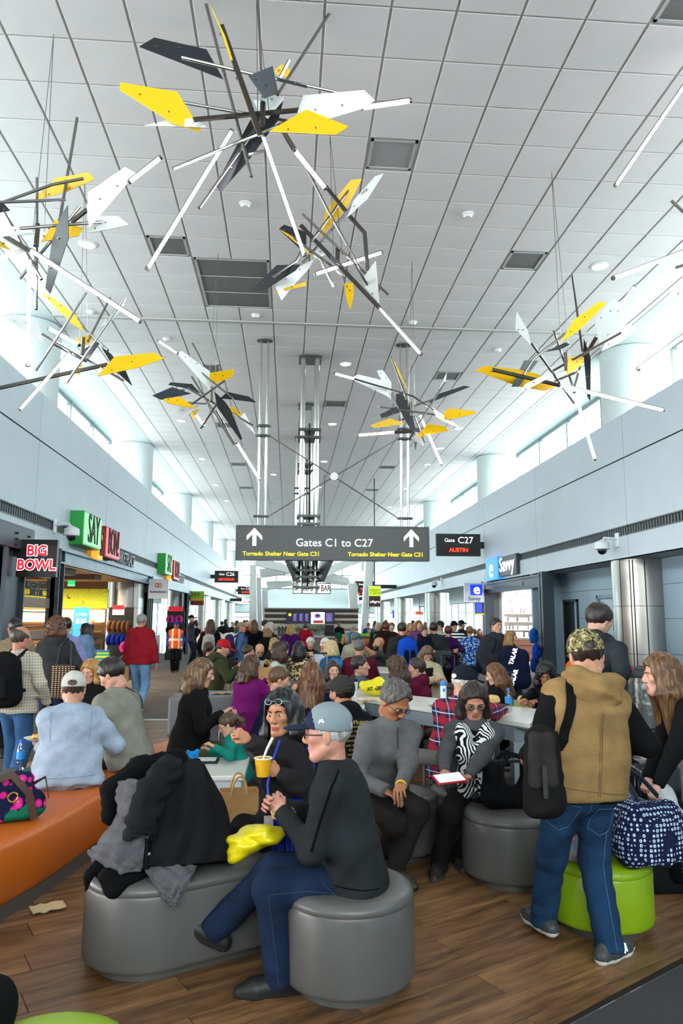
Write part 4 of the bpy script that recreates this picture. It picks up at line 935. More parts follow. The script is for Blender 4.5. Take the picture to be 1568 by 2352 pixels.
    if vest:
        S = SDF(); torso(S, bulk+.018, low=-hem-.005, hl_=1.62, flat=2); S.cone(pel-U*hem*H*.9, pel+U*.05*H, .119*fx+bulk+.018, .11*fx+bulk+.018, .03, lat=lat0, ls=1.55, flat=2); S.cone(nb-U*.03*H, nb+U*.012*H, .07*s+bulk*.6, .064*s+bulk*.6, .02, flat=1)
        if vest[2:] and vest[2] == 'hood':
            Hd = SDF().ell(nb-fw*.125*s-U*.035*s, (.15*s, .06*s, .1*s), np.stack([lat, fw, U], 1), .03)
            for a in (-1, 1): Hd.chain([nb-fw*.14*s-U*.02*s, nb-fw*.09*s+lat*a*.11*s+U*.035*s, nb+fw*.0*s+lat*a*.115*s+U*.01*s, nb+fw*.1*s+lat*a*.07*s-U*.045*s], [.055*s, .052*s, .045*s, .035*s], .03)
            mesh_np('hood', *Hd.mesh(hb, ripple(wr*1.4, seed+9, 1.6)), vest[0] if not isinstance(vest[0], str) else cloth(vest[0]), root)
        mesh_np(vest[1], *S.mesh(hb, ripple(wr*.9, seed+3, .8)), vest[0] if not isinstance(vest[0], str) else cloth(vest[0]), root)
    if open_:   # garment underneath shows down the front
        S = SDF(); torso(S, bulk+.006, low=-hem*.9, hl_=1.5, flat=2)
        def only_front(x, y, z):
            px_, py_, pz_ = x-pel[0], y-pel[1], z-pel[2]; la = px_*lat[0]+py_*lat[1]+pz_*lat[2]; fo = px_*fw[0]+py_*fw[1]+pz_*fw[2]; hu_ = px_*U[0]+py_*U[1]+pz_*U[2]
            return np.maximum(np.maximum(np.abs(la)-.028*s-.1*np.maximum(hu_, 0), -fo), hu_-.3*H)
        mesh_np(open_[1], *S.mesh(hb*.8, None, only_front), cloth(open_[0]), root)
    # --- shoes
    if leg:
        for a in (-1, 1):
            fy_ = fy[0] if a > 0 else fy[1]; d = V3(math.sin(rx(fy_)), math.cos(rx(fy_)), 0); lift = ftd[a]
            kd = unit(an[a]-kn[a])
            upv = V3(0, 0, 1)
            if an[a][2] > .13*s: pf = V3(0, 1, 0)-kd*kd[1]; d = unit(unit(pf)*.55+V3(0, 1, 0)*.45); upv = -kd
            if lift: d = unit(d*math.cos(rx(lift))-V3(0, 0, 1)*math.sin(rx(lift))); upv = unit(V3(0, 0, 1)*math.cos(rx(lift))+V3(*(unit((d[0], d[1], 0))))*math.sin(rx(lift)))
            FR = frame(d, upv); an_ = an[a]
            Sx = SDF().chain([(0, -.065, -.035), (0, .02, -.03), (0, .11, -.042), (0, .175, -.048)], [.042, .047, .046, .03], .03).cone((0, -.02, .02), (0, -.01, -.03), .042, .042, .03)
            v, q = Sx.mesh((.01, .014, .019, .026)[lod], None, lambda x, y, z: -(z+.0708)); cz = v[q].mean(1)[:, 2]
            mesh_np('shoe', an_+(v*s*1.1)@FR.T, q, [mat('shoe_'+shoe.strip('#'), shoe, .5, var=.1, vscale=30), mat('sole_'+sole.strip('#'), sole, .7)], root, (cz < -.047).astype(np.int32))
    def wld(p): x, y, z = p; return np.array((pos[0]+ca_*x-sa_*y, pos[1]+sa_*x+ca_*y, z))
    info = dict(root=root, w=wld, pel=pel, nb=nb, U=U, lat=lat, fw=fw, sh=sh, el=el, wr=wrs, hd=hd, HR=HR, hsz=hsz, kn=kn, an=an, hands=hands, s=s, fa=fa, top=gt, H=H, fat=fat)
    PEOPLE[key] = info; return info
# ================================================================ seating and tables
vinyl_g = mat('grey_vinyl', '#5a5856', .36, spec=.5, bump=.04, bscale=300, var=.05); vinyl_l = mat('lime_vinyl', '#8aa814', .38, spec=.5, bump=.04, bscale=300, var=.05); vinyl_o = mat('orange_vinyl', '#c25f14', .42, spec=.45, bump=.05, bscale=260, var=.07, vscale=2)
vinyl_gn = mat('olive_green_vinyl', '#7d9142', .45)
plinth_m = mat('plinth_metal', '#6d6b68', .4, .6); gpad = mat('grey_chair_pad', '#55524f', .6, bump=.1, bscale=300); chair_rod = mat('chair_rod', '#8b8b8a', .3, .8)
def stadium(c1, c2, r, n=16):
    c1, c2 = Vector((*c1, 0)), Vector((*c2, 0)); d = (c2-c1); a0 = math.atan2(d.y, d.x) if d.length > 1e-6 else 0
    return [(c.x+r*math.cos(a0+s+t), c.y+r*math.sin(a0+s+t)) for c, s in ((c2, -R90), (c1, R90)) for t in [math.pi*k/n for k in range(n+1)]]
def ottoman(label, c1, c2, m, r=.325, h=.46, group='round ottomans'):
    t = thing('ottoman', label, 'ottoman', (c1[0], c1[1], 0), group=group); o = (c2[0]-c1[0], c2[1]-c1[1])
    def ring(rr, z): return [(x, y, z) for x, y in stadium((0, 0), o, rr)]
    MB().rings([ring(r-.02, .05), ring(r-.004, .058), ring(r, .075), ring(r, h-.075), ring(r-.006, h-.06)]).build('side', m, t, smooth=True, angle=60)
    MB().rings([ring(r-.008, h-.062), ring(r, h-.055), ring(r-.004, h-.032), ring(r-.02, h-.012), ring(r-.05, h-.002), ring(r-.1, h)]).build('seat_pad', m, t, smooth=True, angle=60)
    MB().rings([ring(r-.07, 0), ring(r-.07, .055)]).build('plinth', plinth_m, t, smooth=True); return t
ottoman('grey round ottoman in front under the man in the cap', (.32, 3.79), (.32, 3.79), vinyl_g)
ottoman('long grey rounded ottoman under the pile of coats', (-.70, 4.10), (-.05, 4.46), vinyl_g)
ottoman('grey round ottoman carrying a black tote bag', (1.54, 5.12), (1.54, 5.12), vinyl_g)
ottoman('grey round ottoman under the man reading', (.86, 5.66), (.86, 5.66), vinyl_g, .28); ottoman('grey round ottoman under the woman in a zebra scarf', (1.38, 5.78), (1.38, 5.78), vinyl_g, .26)
ottoman('lime green round ottoman under the quilted bag', (1.83, 4.36), (1.83, 4.36), vinyl_l, .3, .39)
ottoman('lime green ottoman at the bottom left edge', (-.74, 2.54), (-.74, 2.54), vinyl_l, .28, .4)
# long orange bench: a swept rounded section
def bench(label, pts, w, h, m, n=10, name='bench'):
    t = thing(name, label, 'bench', (pts[0][0], pts[0][1], 0)); P = [Vector((x-pts[0][0], y-pts[0][1], 0)) for x, y in pts]; Q = []
    for i in range(len(P)-1):
        for k in range(n):
            u = k/n; p0, p1, p2, p3 = P[max(i-1, 0)], P[i], P[i+1], P[min(i+2, len(P)-1)]
            Q.append(.5*((2*p1)+(p2-p0)*u+(2*p0-5*p1+4*p2-p3)*u*u+(-p0+3*p1-3*p2+p3)*u**3))
    Q.append(P[-1])
    def sweep(prof):
        rs = []
        for i, p in enumerate(Q):
            d = (Q[min(i+1, len(Q)-1)]-Q[max(i-1, 0)]).normalized(); sd = Vector((d.y, -d.x, 0)); rs.append([tuple(p+sd*a+Vector((0, 0, z))) for a, z in prof])
        return rs
    c = .05; q = w/2
    MB().rings(sweep([(q-.03, .1), (q, .14), (q, h-c), (q-c*.35, h-c*.35), (q-c, h), (-q+c, h), (-q+c*.35, h-c*.35), (-q, h-c), (-q, .14), (-q+.03, .1)])).build('cushion', m, t, smooth=True, angle=50)
    MB().rings(sweep([(q-.05, 0), (q-.05, .1), (-q+.05, .1), (-q+.05, 0)])).build('plinth', plinth_m, t); return t
bench('long orange upholstered bench running along the left', [(-2.45, 3.0), (-1.83, 4.75), (-1.6, 5.9), (-1.35, 7.0), (-1.0, 7.9)], .58, .46, vinyl_o)
bench('orange bench behind the woman eating', [(.0, 5.85), (.42, 6.15), (.8, 6.4)], .5, .45, vinyl_o)
bench('olive green bench behind the long table', [(2.35, 9.9), (3.3, 9.9), (4.0, 9.75)], .6, .62, vinyl_gn)
MB().box((-1.75, 11.2, 0), (-.6, 11.9, .55), .03).build('grey_ledge', mat('ledge_grey', '#6f7072', .5), None, label='grey ledge where the man in the red cap sits', cat='bench')
MB().box((-1.1, 8.6, 0), (-.02, 9.2, .85), .02).build('grey_counter', mat('ledge_grey', '#6f7072', .5), None, label='grey counter ledge beside the woman in magenta', cat='counter')
# tables
ttop = mat('table_laminate', '#e2dfd6', .25, spec=.5); tedge = mat('table_edge_steel', '#7e8488', .4, .4); tleg = mat('table_leg_steel', '#8d979d', .45, .3)
def table(label, quad, z, legs=True):
    c = np.mean(quad, 0); t = thing('communal_table', label, 'table', (c[0], c[1], 0), group='communal tables'); q = [(x-c[0], y-c[1]) for x, y in quad]
    ins = lambda k: [(x*k, y*k) for x, y in q]
    MB().prism([(x, y, z-.035) for x, y in q], (0, 0, .035)).build('tabletop', ttop, t); MB().prism([(x, y, z-.05) for x, y in ins(.995)], (0, 0, .016)).build('edge_band', tedge, t)
    b = ins(.9); 
    for i in range(4):
        a, d = Vector((*b[i], z-.16)), Vector((*b[(i+1) % 4], z-.16)); n_ = (d-a).cross(Vector((0, 0, 1))).normalized()*.05; MB().prism([a, d, d+Vector((0, 0, .11)), a+Vector((0, 0, .11))], n_).build('apron', tleg, t)
    for x, y in b: MB().box((x-.06, y-.06, 0), (x+.06, y+.06, z-.16)).box((x-.09, y-.09, 0), (x+.09, y+.09, .012)).build('leg', tleg, t)
    return t
table('long white communal table behind the seated readers', [(2.02, 6.06), (2.49, 6.96), (.87, 8.93), (.57, 8.38)], .88)
table('white communal table with water bottles further back', [(.15, 12.3), (2.15, 11.8), (2.24, 12.9), (.25, 13.4)], .88)
table('white table between the boy and the woman in navy', [(.12, 7.55), (.8, 7.55), (.8, 8.4), (.12, 8.4)], .86)
t = thing('low_play_table', 'small white block table where the child draws', 'table', (-.55, 6.4, 0)); MB().box((-.42, -.35, 0), (.2, .38, .46)).build('body', mat('white_block', '#c9ced2', .5), t); MB().box((-.45, -.38, .46), (.23, .41, .5), .01).build('top', ttop, t)
CH = None
def chair(pos, face, seat, label):
    t = thing('low_back_chair', label, 'chair', (pos[0], pos[1], 0), -math.radians(face), 'low back dining chairs'); z = seat
    MB().box((-.21, -.2, z-.1), (.21, .2, z), .035).build('seat', gpad, t, True); MB().box((-.2, -.33, z+.2), (.2, -.25, z+.32), .03).build('backrest', gpad, t, True)
    for x in (-.08, .08): MB().tube([(x, -.1, z-.11), (x, -.29, z-.06), (x, -.29, z+.22)], .013, 8).build('back_rod', chair_rod, t, True)
    MB().tube([(0, 0, 0), (0, 0, z-.1)], .035, 10).build('post', chair_rod, t, True); MB().lathe([(.24, 0), (.24, .012), (.05, .03)], n=24).build('base', chair_rod, t, True)
    return t
# litter bins by the steel column
def bin_(x, y, lab, top, mt):
    t = thing('litter_bin', lab, 'bin', (x, y, 0)); MB().lathe([(.27, .02), (.27, .82)], n=28).build('drum', mt, t, True)
    MB().lathe([(.28, .8), (.285, .86), (.24, .95), (.12, .97), (.1, .96), (.1, .93)], n=28).build('lid', top, t, True); MB().lathe([(.25, 0), (.25, .03)], n=24).build('base', dark_m, t)
def brushed():
    b = NB('swirl_brushed_steel'); n = b.noise(b.noise(b.coord(3), 1.5, 2, out=1), 3, 4)
    b.set(Base_Color=lin('#b7b9ba'), Metallic=.9, Roughness=b.ramp(n, [(.35, (.12,)*3), (.65, (.5,)*3)])); b.bump(n, .25, .02); return b.m
bm_ = brushed(); bin_(5.35, 12.1, 'swirl brushed steel bin with green lid', mat('bin_green', '#1ea37a', .35), bm_); bin_(5.85, 11.75, 'swirl brushed steel bin with black lid', mat('bin_black', '#222325', .4), bm_)
# ================================================================ patterned cloths
def pat(name):
    key = ('pat', name)
    if key in _M: return _M[key]
    b = NB(name+'_cloth'); v = b.coord(); sep = b.n('ShaderNodeSeparateXYZ', i_Vector=v); X, Yc, Z = sep.outputs
    XY = b.math('ADD', X, b.math('MULTIPLY', Yc, .8))
    def stripe(c, f, w, o=0.0): return b.math('LESS_THAN', b.math('FRACT', b.math('ADD', b.math('MULTIPLY', c, f), o)), w)
    if name == 'plaid':
        c = b.mix(b.math('MULTIPLY', stripe(Z, 9, .42), .55), lin('#1d2440'), lin('#b02030')); c = b.mix(b.math('MULTIPLY', stripe(XY, 9, .42), .5), c, lin('#a81c2c'))
        c = b.mix(b.math('MULTIPLY', stripe(Z, 9, .06, .3), .8), c, lin('#c9d3de')); c = b.mix(b.math('MULTIPLY', stripe(XY, 9, .06, .3), .7), c, lin('#9fb4d8'))
    elif name == 'checked':
        c = b.mix(b.math('MULTIPLY', stripe(Z, 34, .4), .5), lin('#c8bfae'), lin('#8a7f70')); c = b.mix(b.math('MULTIPLY', stripe(XY, 30, .4), .45), c, lin('#7c7268'))
    elif name == 'stripes': c = b.mix(stripe(Z, 15, .5), lin('#e8ebee'), lin('#14181f'))
    elif name == 'zebra':
        n = b.noise(v, 5, 2); c = b.mix(b.math('LESS_THAN', b.math('FRACT', b.math('ADD', b.math('MULTIPLY', XY, 34), b.math('MULTIPLY', n, 9))), .5), lin('#ececec'), lin('#101010'))
    elif name == 'leopard':
        d = b.n('ShaderNodeTexVoronoi', i_Vector=v, i_Scale=26).outputs[0]; c = b.ramp(d, [(0, lin('#8a6238')), (.28, lin('#8a6238')), (.34, lin('#1c130c')), (.52, lin('#1c130c')), (.6, lin('#d8c09a'))])
    elif name == 'camo':
        n = b.noise(v, 22, 3); n2 = b.noise(v, 34, 2); c = b.ramp(n, [(.4, lin('#3e3524')), (.48, lin('#8d7f5c')), (.56, lin('#5e5a38')), (.64, lin('#2b2419'))], 'CONSTANT'); c = b.mix(b.math('GREATER_THAN', n2, .6), c, lin('#b3a47c'))
    elif name == 'blueprint':
        n = b.noise(v, 30, 3); c = b.ramp(n, [(.4, lin('#123a86')), (.5, lin('#2f7fc8')), (.56, lin('#e4eef5')), (.64, lin('#1a4aa0'))], 'CONSTANT')
    elif name == 'hivis':
        c = b.mix(b.math('GREATER_THAN', b.math('ABSOLUTE', X), .0), lin('#ff5a12'), lin('#ff5a12')); m = b.math('LESS_THAN', b.math('ABSOLUTE', b.math('SUBTRACT', Z, 1.02)), .035)
        m2 = b.math('LESS_THAN', b.math('ABSOLUTE', b.math('SUBTRACT', b.math('ABSOLUTE', X), .1)), .028); c = b.mix(b.math('MAXIMUM', m, m2), c, lin('#dcdccb'))
    elif name == 'floral':
        d = b.n('ShaderNodeTexVoronoi', i_Vector=v, i_Scale=20); c = b.ramp(d.outputs[0], [(0, lin('#e8c21a')), (.12, lin('#e83aa0')), (.4, lin('#c81f7a')), (.46, lin('#141a3c'))]); n = b.noise(v, 9, 2); c = b.mix(b.math('GREATER_THAN', n, .58), c, lin('#146a52'))
    elif name == 'quilt':
        d = b.n('ShaderNodeTexVoronoi', i_Vector=v, i_Scale=52, i_Randomness=.15).outputs[0]; c = b.ramp(d, [(0, lin('#1a2350')), (.14, lin('#c3d2e6')), (.3, lin('#b4c6de')), (.36, lin('#131b3a'))], 'CONSTANT')
    elif name == 'woven': c = b.mix(b.math('MULTIPLY', stripe(Z, 40, .5), stripe(XY, 26, .6)), lin('#2a211c'), lin('#c3a583'))
    elif name == 'redfloral':
        n = b.noise(v, 26, 2, out=1); c = b.mix(.75, b.ramp(b.noise(v, 24, 2), [(.4, lin('#1e2a14')), (.5, lin('#b4202a')), (.56, lin('#e8d8a8')), (.64, lin('#28341a'))], 'CONSTANT'), n)
    elif name == 'twotone':
        c = b.mix(b.math('GREATER_THAN', Z, 1.12), lin('#45474a'), lin('#28292b'))
    elif name == 'ombre': c = b.ramp(b.noise(b.coord((70, 70, 5)), 1, 3), [(.35, lin('#4a2d18')), (.5, lin('#8a5428')), (.62, lin('#d09a4a'))])
    b.set(Base_Color=c, Roughness=.9, Specular_IOR_Level=.2); b.bump(b.noise(b.coord((9, 9, 16)), 1, 4), .3, .03); _M[key] = b.m; return b.m
DK = '#17171a'
P = person
# ---------------- foreground
P('capman', 'man in grey and navy cap, dark track jacket and jeans sitting on grey ottoman', (748, 1622), 3.8, face=-86, H=1.7, pose='sit', lean=13, twist=14, head=(4, -4, 0), hs=1.12, fat=1.12,
  RH=(.05, .40, .80), LH=(-.05, .37, .80), rhand='hold', lhand='hold', LE=(-.5, -.5, -.7), RE=(.5, -.2, -.8), rpalm=(-1, .3, .2), lpalm=(1, .3, .2), LF=(-.12, .36, 0), RF=('p', 492, 2168, 3.92), RK=(.0, .35, 1), LK=(-.1, 1, .4),
  skin='#c58d77', hair='short', hc='#a9a49e', top='#2a2d2f', topn='track_jacket', hem=.06, cap=cloth('#8d9aa0', .06), capb='#272f4a', glasses='#151515', botm=denim('#16263f'), botn='jeans', shoe='#171717', sole='#232323', wr=.007, bulk=.018)
P('cupwoman', 'woman with long black hair and dark shawl eating from a yellow cup', (645, 1590), 4.45, face=-58, twist=-48, H=1.64, sex='f', pose='sit', lean=4, head=(-92, -2, 4), hs=1.12, RH=('p', 572, 1700, 4.25), LH=('p', 640, 1776, 4.15), rhand='grip', lhand='hold', rpalm=(0, 1, -.2), lpalm=(.6, .8, 0),
  skin='#b9815f', hair='long', hl=-.2, hv=.014, hc='#0e0b0b', hc2='#231d1c', top='#2c2a2b', topn='shawl', bulk=.03, glasses='^#9fb7bd', bot='#151516', hem=.08, wr=.009, fat=1.05, lips='#8c4a48')
P('reader', 'man in grey quarter-zip pullover with glasses looking down', (925, 1577), 5.15, face=158, H=1.76, pose='sit', lean=24, head=(-12, -38, 0), hs=1.1, RH=('p', 886, 1818, 4.95), LH=('p', 922, 1800, 4.9), rhand='relax', lhand='relax', rpalm=(0, .3, -1), lpalm=(0, .3, -1), skin='#a8714f', hair='recede', hc='#4d4742', hc2='#9a948d', hv=.006,
  top='#6f6d6e', topn='pullover', bulk=.022, glasses='#4a4438', bot='#2f2a29', shoe='#3a352c', sole='#1c1a18', RF=('g', 890, 2000), LF=('g', 905, 2025), wr=.007, fat=1.05)
P('zebrawoman', 'woman in zebra print scarf and grey cardigan tapping a red tablet', (1090, 1574), 5.25, face=-166, H=1.64, sex='f', pose='sit', lean=14, head=(-8, -26, 0), hs=1.12, RH=('p', 1022, 1772, 4.95), LH=('p', 1065, 1798, 4.9), rhand='point', lhand='hold', rpalm=(0, .2, -1), lpalm=(0, -.2, 1), skin='#c08a70', hair='bob', hl=-.13, hc='#231511', hc2='#4a2f24', glasses='#2a2a30',
  top='#57575a', topn='cardigan', bulk=.02, open_=('#0e0e0f', 'black_top'), bot='#221d1c', shoe='#2b2625', sole='#4a4644', RF=('g', 1010, 2005), LF=('g', 1055, 1985), wr=.006)
P('camoman', 'man in camouflage cap and tan hooded vest standing with his back turned', (1334, 1453), 3.98, face=-6, H=1.75, lean=3, side=8, head=(12, -14, -6), hs=1.1, RH=(.24, .2, 1.06), LH=(-.2, .22, 1.0), RE=(.75, -.5, -.5), LE=(-.45, -.5, -.7), skin='#c18f74', hair='short', hc='#2a1d16', cap=pat('camo'), top='#121214', topn='sweater', vest=('#9c7b4f', 'hooded_vest', 'hood'),
  bulk=.025, botm=denim('#1b3857'), botn='jeans', shoe='#3b3f3f', sole='#d9d9d6', RF=('g', 1400, 2205), LF=('g', 1247, 2150), fy=(62, -8), hem=.03, wr=.008, fat=1.08)
P('phoneman', 'man in dark grey hooded jacket looking at his phone', (1384, 1392), 6.5, face=62, H=1.85, head=(6, -22, 0), hs=1.08, RH=('p', 1430, 1552, 6.3), LH=('p', 1412, 1560, 6.5), rhand='hold', lhand='hold', rpalm=(0, 0, 1), skin='#c79a84', hair='short', hv=.006, hc='#241a15', top='#33373d', topn='hooded_jacket', hood=True, bulk=.025, bot='#22242a', wr=.008)
P('bagwoman', 'woman with long brown hair and black cardigan leaning over her quilted bag', (1512, 1536), 4.75, pos=None, face=-80, H=1.68, sex='f', lean=42, head=(0, -4, 0), hs=1.1, RH=('p', 1462, 1875, 4.7), LH=('p', 1480, 1880, 4.45), rhand='grip', lhand='grip', rpalm=(0, 0, -1), lpalm=(0, 0, -1), skin='#cf9f88', hair='long', hl=-.36, hv=.012, hc='#5b3c22', hc2='#b07c3e', top='#161617', topn='cardigan', bulk=.02, open_=('#a01018', 'red_top'), bot='#141416', shoe='#141414', RF=(.1, -.05, 0), LF=(-.1, .1, 0), wr=.004)
P('hoodman', 'man in dark cap and black hoodie with yellow back print', (782, 1556), 6.3, face=-28, H=1.76, pose='sit', lean=16, head=(-10, -6, 0), hs=1.08, skin='#b98263', hair='short', hc='#1d1410', beard='#33241a', cap='#3a3836', top='#17171a', topn='hoodie', hood=True, bulk=.025, bot='#202126', RH=(.15, .4, .85), LH=(-.1, .42, .85), wr=.006)
P('tabletwoman', 'smiling woman in black cardigan with blond tipped hair using a tablet', (474, 1515), 7.1, face=84, H=1.7, sex='f', pose='sit', lean=12, head=(4, -16, 0), hs=1.1, RH=('p', 512, 1638, 6.95), LH=('p', 520, 1648, 7.25), rhand='point', lhand='hold', rpalm=(0, .3, -1), lpalm=(0, 0, 1), skin='#d29c86', hair='long', hl=-.17, hc='#5a3f27', hc2='#c69a55', top='#141213', topn='cardigan', bulk=.025, hem=.13, open_=('#77777c', 'grey_top'), bot='#6b6549', fat=1.15, lips='#b5645c', wr=.005)
P('child', 'small child with glasses in teal top at the low table', (512, 1670), 6.75, face=-95, H=1.08, sex='f', pose='sit', lean=20, head=(0, -25, 0), hs=1.28, seat=.3, RH=('p', 480, 1722, 6.75), LH=('p', 492, 1715, 6.5), skin='#d7a68f', hair='pony', hl=-.2, hc='#4a3423', hc2='#7a5a3e', top='#1b8b7c', topn='top', bot='#6b6470', glasses='#6a5a4a')
P('bluesweat', 'man in white cap and pale blue sweatshirt seated on orange bench with back turned', (172, 1547), 6.15, face=-14, H=1.7, pose='sit', lean=20, head=(4, -14, 0), hs=1.08, LH=('p', 96, 1715, 6.2), RH=(.25, .4, .8), lhand='hold', lpalm=(0, 0, 1), LE=(.3, -.1, -1), skin='#c4907a', hair='short', hc='#3b2c22', cap='#d2cfc4', top='#a9b6c9', topn='sweatshirt', bulk=.034, hem=.03, bot='#1c1c1f', fat=1.12, wr=.009)
P('greysweat', 'dark haired man in grey sweatshirt looking down on the orange bench', (240, 1520), 6.75, face=-62, H=1.78, pose='sit', lean=22, head=(-14, -34, 0), hs=1.08, RH=(.0, .36, .85), LH=(-.05, .36, .8), skin='#c7957e', hair='short', hv=.006, hc='#1c1512', top='#8f8d82', topn='sweatshirt', bulk=.03, bot='#1f1e20', wr=.009)
P('blondleft', 'blond woman in black top seated behind the pale blue sweatshirt man', (205, 1518), 7.75, face=-150, H=1.62, sex='f', pose='sit', lean=10, head=(-10, -15, 0), hair='bob', hl=-.14, hv=.008, hc='#a8763c', hc2='#dcb374', top='#161515', bot='#1f1d20', skin='#cf9c84')
# ---------------- left walkers
P('packman', 'balding man in checked shirt with black backpack walking away', (52, 1440), 8.0, face=12, H=1.75, head=(22, -4, 0), hs=1.1, hair='bald', hc='#453a34', skin='#b98068', topm=pat('checked'), topn='shirt', bulk=.024, botm=denim('#365c86'), botn='jeans', RH=(.3, .08, .85), LH=(-.25, .2, 1.05), RF=(.1, -.12, 0), LF=(-.1, .15, 0), fat=1.12, wr=.008)
P('tanman', 'dark haired man in tan shirt behind the balding man', (36, 1421), 9.6, face=-35, H=1.72, hc='#15100d', skin='#8d6249', top='#a08a6e', topn='polo_shirt', bot='#24252b', fat=1.1)
P('curlywoman', 'woman with curly auburn hair and grey hoodie carrying tote bags', (133, 1419), 9.4, face=6, H=1.72, sex='f', head=(20, 0, 0), hair='curly', hl=-.1, hv=.018, hc='#4f2d18', hc2='#8a5428', skin='#c89680', top='#3a3a3d', topn='hoodie', hood=True, bulk=.022, botm=denim('#1e2a44'), botn='jeans', LH=(-.2, .3, 1.1), RH=(.25, .25, 1.1), fat=1.06)
P('lavman', 'man in lavender shirt hidden behind the woman with tote bags', (152, 1418), 11.2, face=-20, H=1.74, hc='#17110e', top='#8e92c4', topn='shirt', bot='#20222a')
P('bluecoat', 'woman in pale blue down coat with fur hood by the shop', (196, 1432), 14.3, face=-82, H=1.63, sex='f', hair='bob', hl=-.12, hc='#1d1412', skin='#c48f70', top='#7f9fc4', topn='down_coat', hood=True, bulk=.05, hem=.18, bot='#1d2430')
P('redman', 'grey haired man in red sweater and blue jeans walking away', (326, 1411), 14.4, face=8, H=1.78, hc='#8e8a86', skin='#c28d76', top='#9e1f2a', topn='sweater', bulk=.03, botm=denim('#6f93b8'), botn='jeans', shoe='#5c6f8a', sole='#e2e2e2', RF=(.12, -.25, .06, 30), LF=(-.1, .2, 0), RH=(.33, .02, .85), LH=(-.33, .1, .85), fat=1.08, lod=1)
P('vestman', 'worker in orange high visibility vest and blue cap facing the camera', (405, 1428), 23.6, face=172, H=1.7, skin='#8c6248', cap='#2743a8', top='#1f4fc0', topn='shirt', vest=(pat('hivis'), 'safety_vest'), bot='#141416', shoe='#202022', sole='#cccccc', lod=2)
# ---------------- people at the tables
def seated(key, label, px, Y, face, c=True, **kw):
    kw.setdefault('RH', None); i = P(key, label, px, Y, face=face, pose='sit', **kw)
    if c:
        w = i['w']((0, -.02, 0)); zs = min(.62, max(.4, i['pel'][2]-.12*i['s'])); chair((w[0], w[1]), face, zs, ' '.join(('grey padded low back chair of the '+c).split()[:15]))
    return i
seated('redcap', 'man in red cap and olive jacket eating', (520, 1472), 11.2, 82, 'x' and False, H=1.76, lean=14, head=(2, -22, 0), cap='#c3202c', hc='#3a2a22', skin='#c08a70', top='#3d4029', topn='jacket', vest=('#3d4029', 'hooded_jacket', 'hood'), botm=denim('#3f5f86'), botn='jeans', RH=('p', 545, 1532, 11.0), LH=('p', 548, 1530, 11.3), rhand='hold', lhand='hold')
seated('purplewoman', 'woman in magenta long sleeve top with ombre hair', (582, 1506), 8.3, 38, 'woman in magenta', H=1.68, sex='f', lean=8, head=(25, -8, 0), hair='long', hl=-.18, hc='#3a2016', hc2='#9a5a2a', skin='#c38a6e', top='#741566', topn='top', bulk=.016, bot='#5c3a55', RH=('p', 628, 1570, 8.3), LH=('p', 612, 1560, 8.5), fat=1.2, wr=.007)
seated('boy', 'boy in navy sports jersey leaning over the table', (648, 1534), 7.4, 84, 'boy in the navy jersey', H=1.42, lean=18, head=(2, -12, 0), hs=1.2, hc='#5a3c22', hc2='#8a6238', skin='#d3a086', top='#1b2547', topn='jersey', sleeve=.45, RH=('p', 672, 1585, 7.6), LH=('p', 665, 1585, 8.0))
seated('navywoman', 'woman with long highlighted auburn hair in navy shirt from behind', (716, 1524), 7.05, 2, 'woman in navy', H=1.68, sex='f', lean=6, head=(0, -10, 0), hair='long', hl=-.3, hv=.012, hc='#5a2f17', hc2='#d09a4c', top='#1a2140', topn='shirt', bot='#22283c', fat=1.12, RH=(.2, .4, .85), LH=(-.2, .4, .85))
seated('teen', 'teenage girl with long brown hair glancing sideways', (765, 1519), 8.95, 176, 'teenage girl', H=1.6, sex='f', head=(-6, -4, 0), hair='long', hl=-.24, hc='#2f1d14', hc2='#54361f', skin='#dcab95', top='#6a5a60', RH=(.1, .35, .85), LH=(-.1, .35, .85))
seated('poloman', 'man in grey polo shirt looking to the right', (826, 1507), 9.3, 118, 'man in the grey polo', H=1.78, head=(-22, 4, 0), hc='#2d2019', skin='#c79a82', top='#5d6676', topn='polo_shirt', RH=(.1, .38, .82), LH=(-.15, .38, .82))
seated('curlygirl', 'woman with long curly brown hair facing left at the table', (908, 1512), 8.9, -78, 'woman with curly hair', H=1.68, sex='f', hair='curly', hl=-.22, hv=.03, hc='#3d2416', hc2='#8a5628', skin='#d3a48e', top='#121214', RH=(.1, .36, .85), LH=(-.1, .36, .85))
seated('maroonhood', 'young man in maroon hoodie facing away left', (955, 1513), 9.3, -64, 'young man in maroon', H=1.8, lean=6, head=(-24, 0, 0), hc='#3b281d', hv=.004, skin='#d0a08a', top='#6a1436', topn='hoodie', hood=True, bulk=.025)
seated('beigewoman', 'woman in beige draped coat looking down', (985, 1489), 10.6, 176, False, H=1.66, sex='f', lean=10, head=(-6, -42, 0), hair='bob', hl=-.15, hc='#5c4430', hc2='#9a7a54', skin='#c49278', glasses='^#3a3530', top='#c5b295', topn='coat', bulk=.03, hem=.1, open_=('#151515', 'black_top'), RH=('p', 1000, 1560, 10.3), LH=('p', 1008, 1563, 10.3))
seated('plaidman', 'white haired man in red plaid shirt and black cap', (1070, 1533), 6.2, 42, 'man in red plaid', H=1.78, lean=18, head=(24, -12, 0), hc='#d8d4cc', hc2='#efece6', cap='#20232c', skin='#c9937c', topm=pat('plaid'), topn='plaid_shirt', bulk=.026, botm=denim('#2c4a78'), botn='jeans', RH=('p', 1158, 1628, 6.55), LH=('p', 1110, 1612, 6.75), fat=1.08)
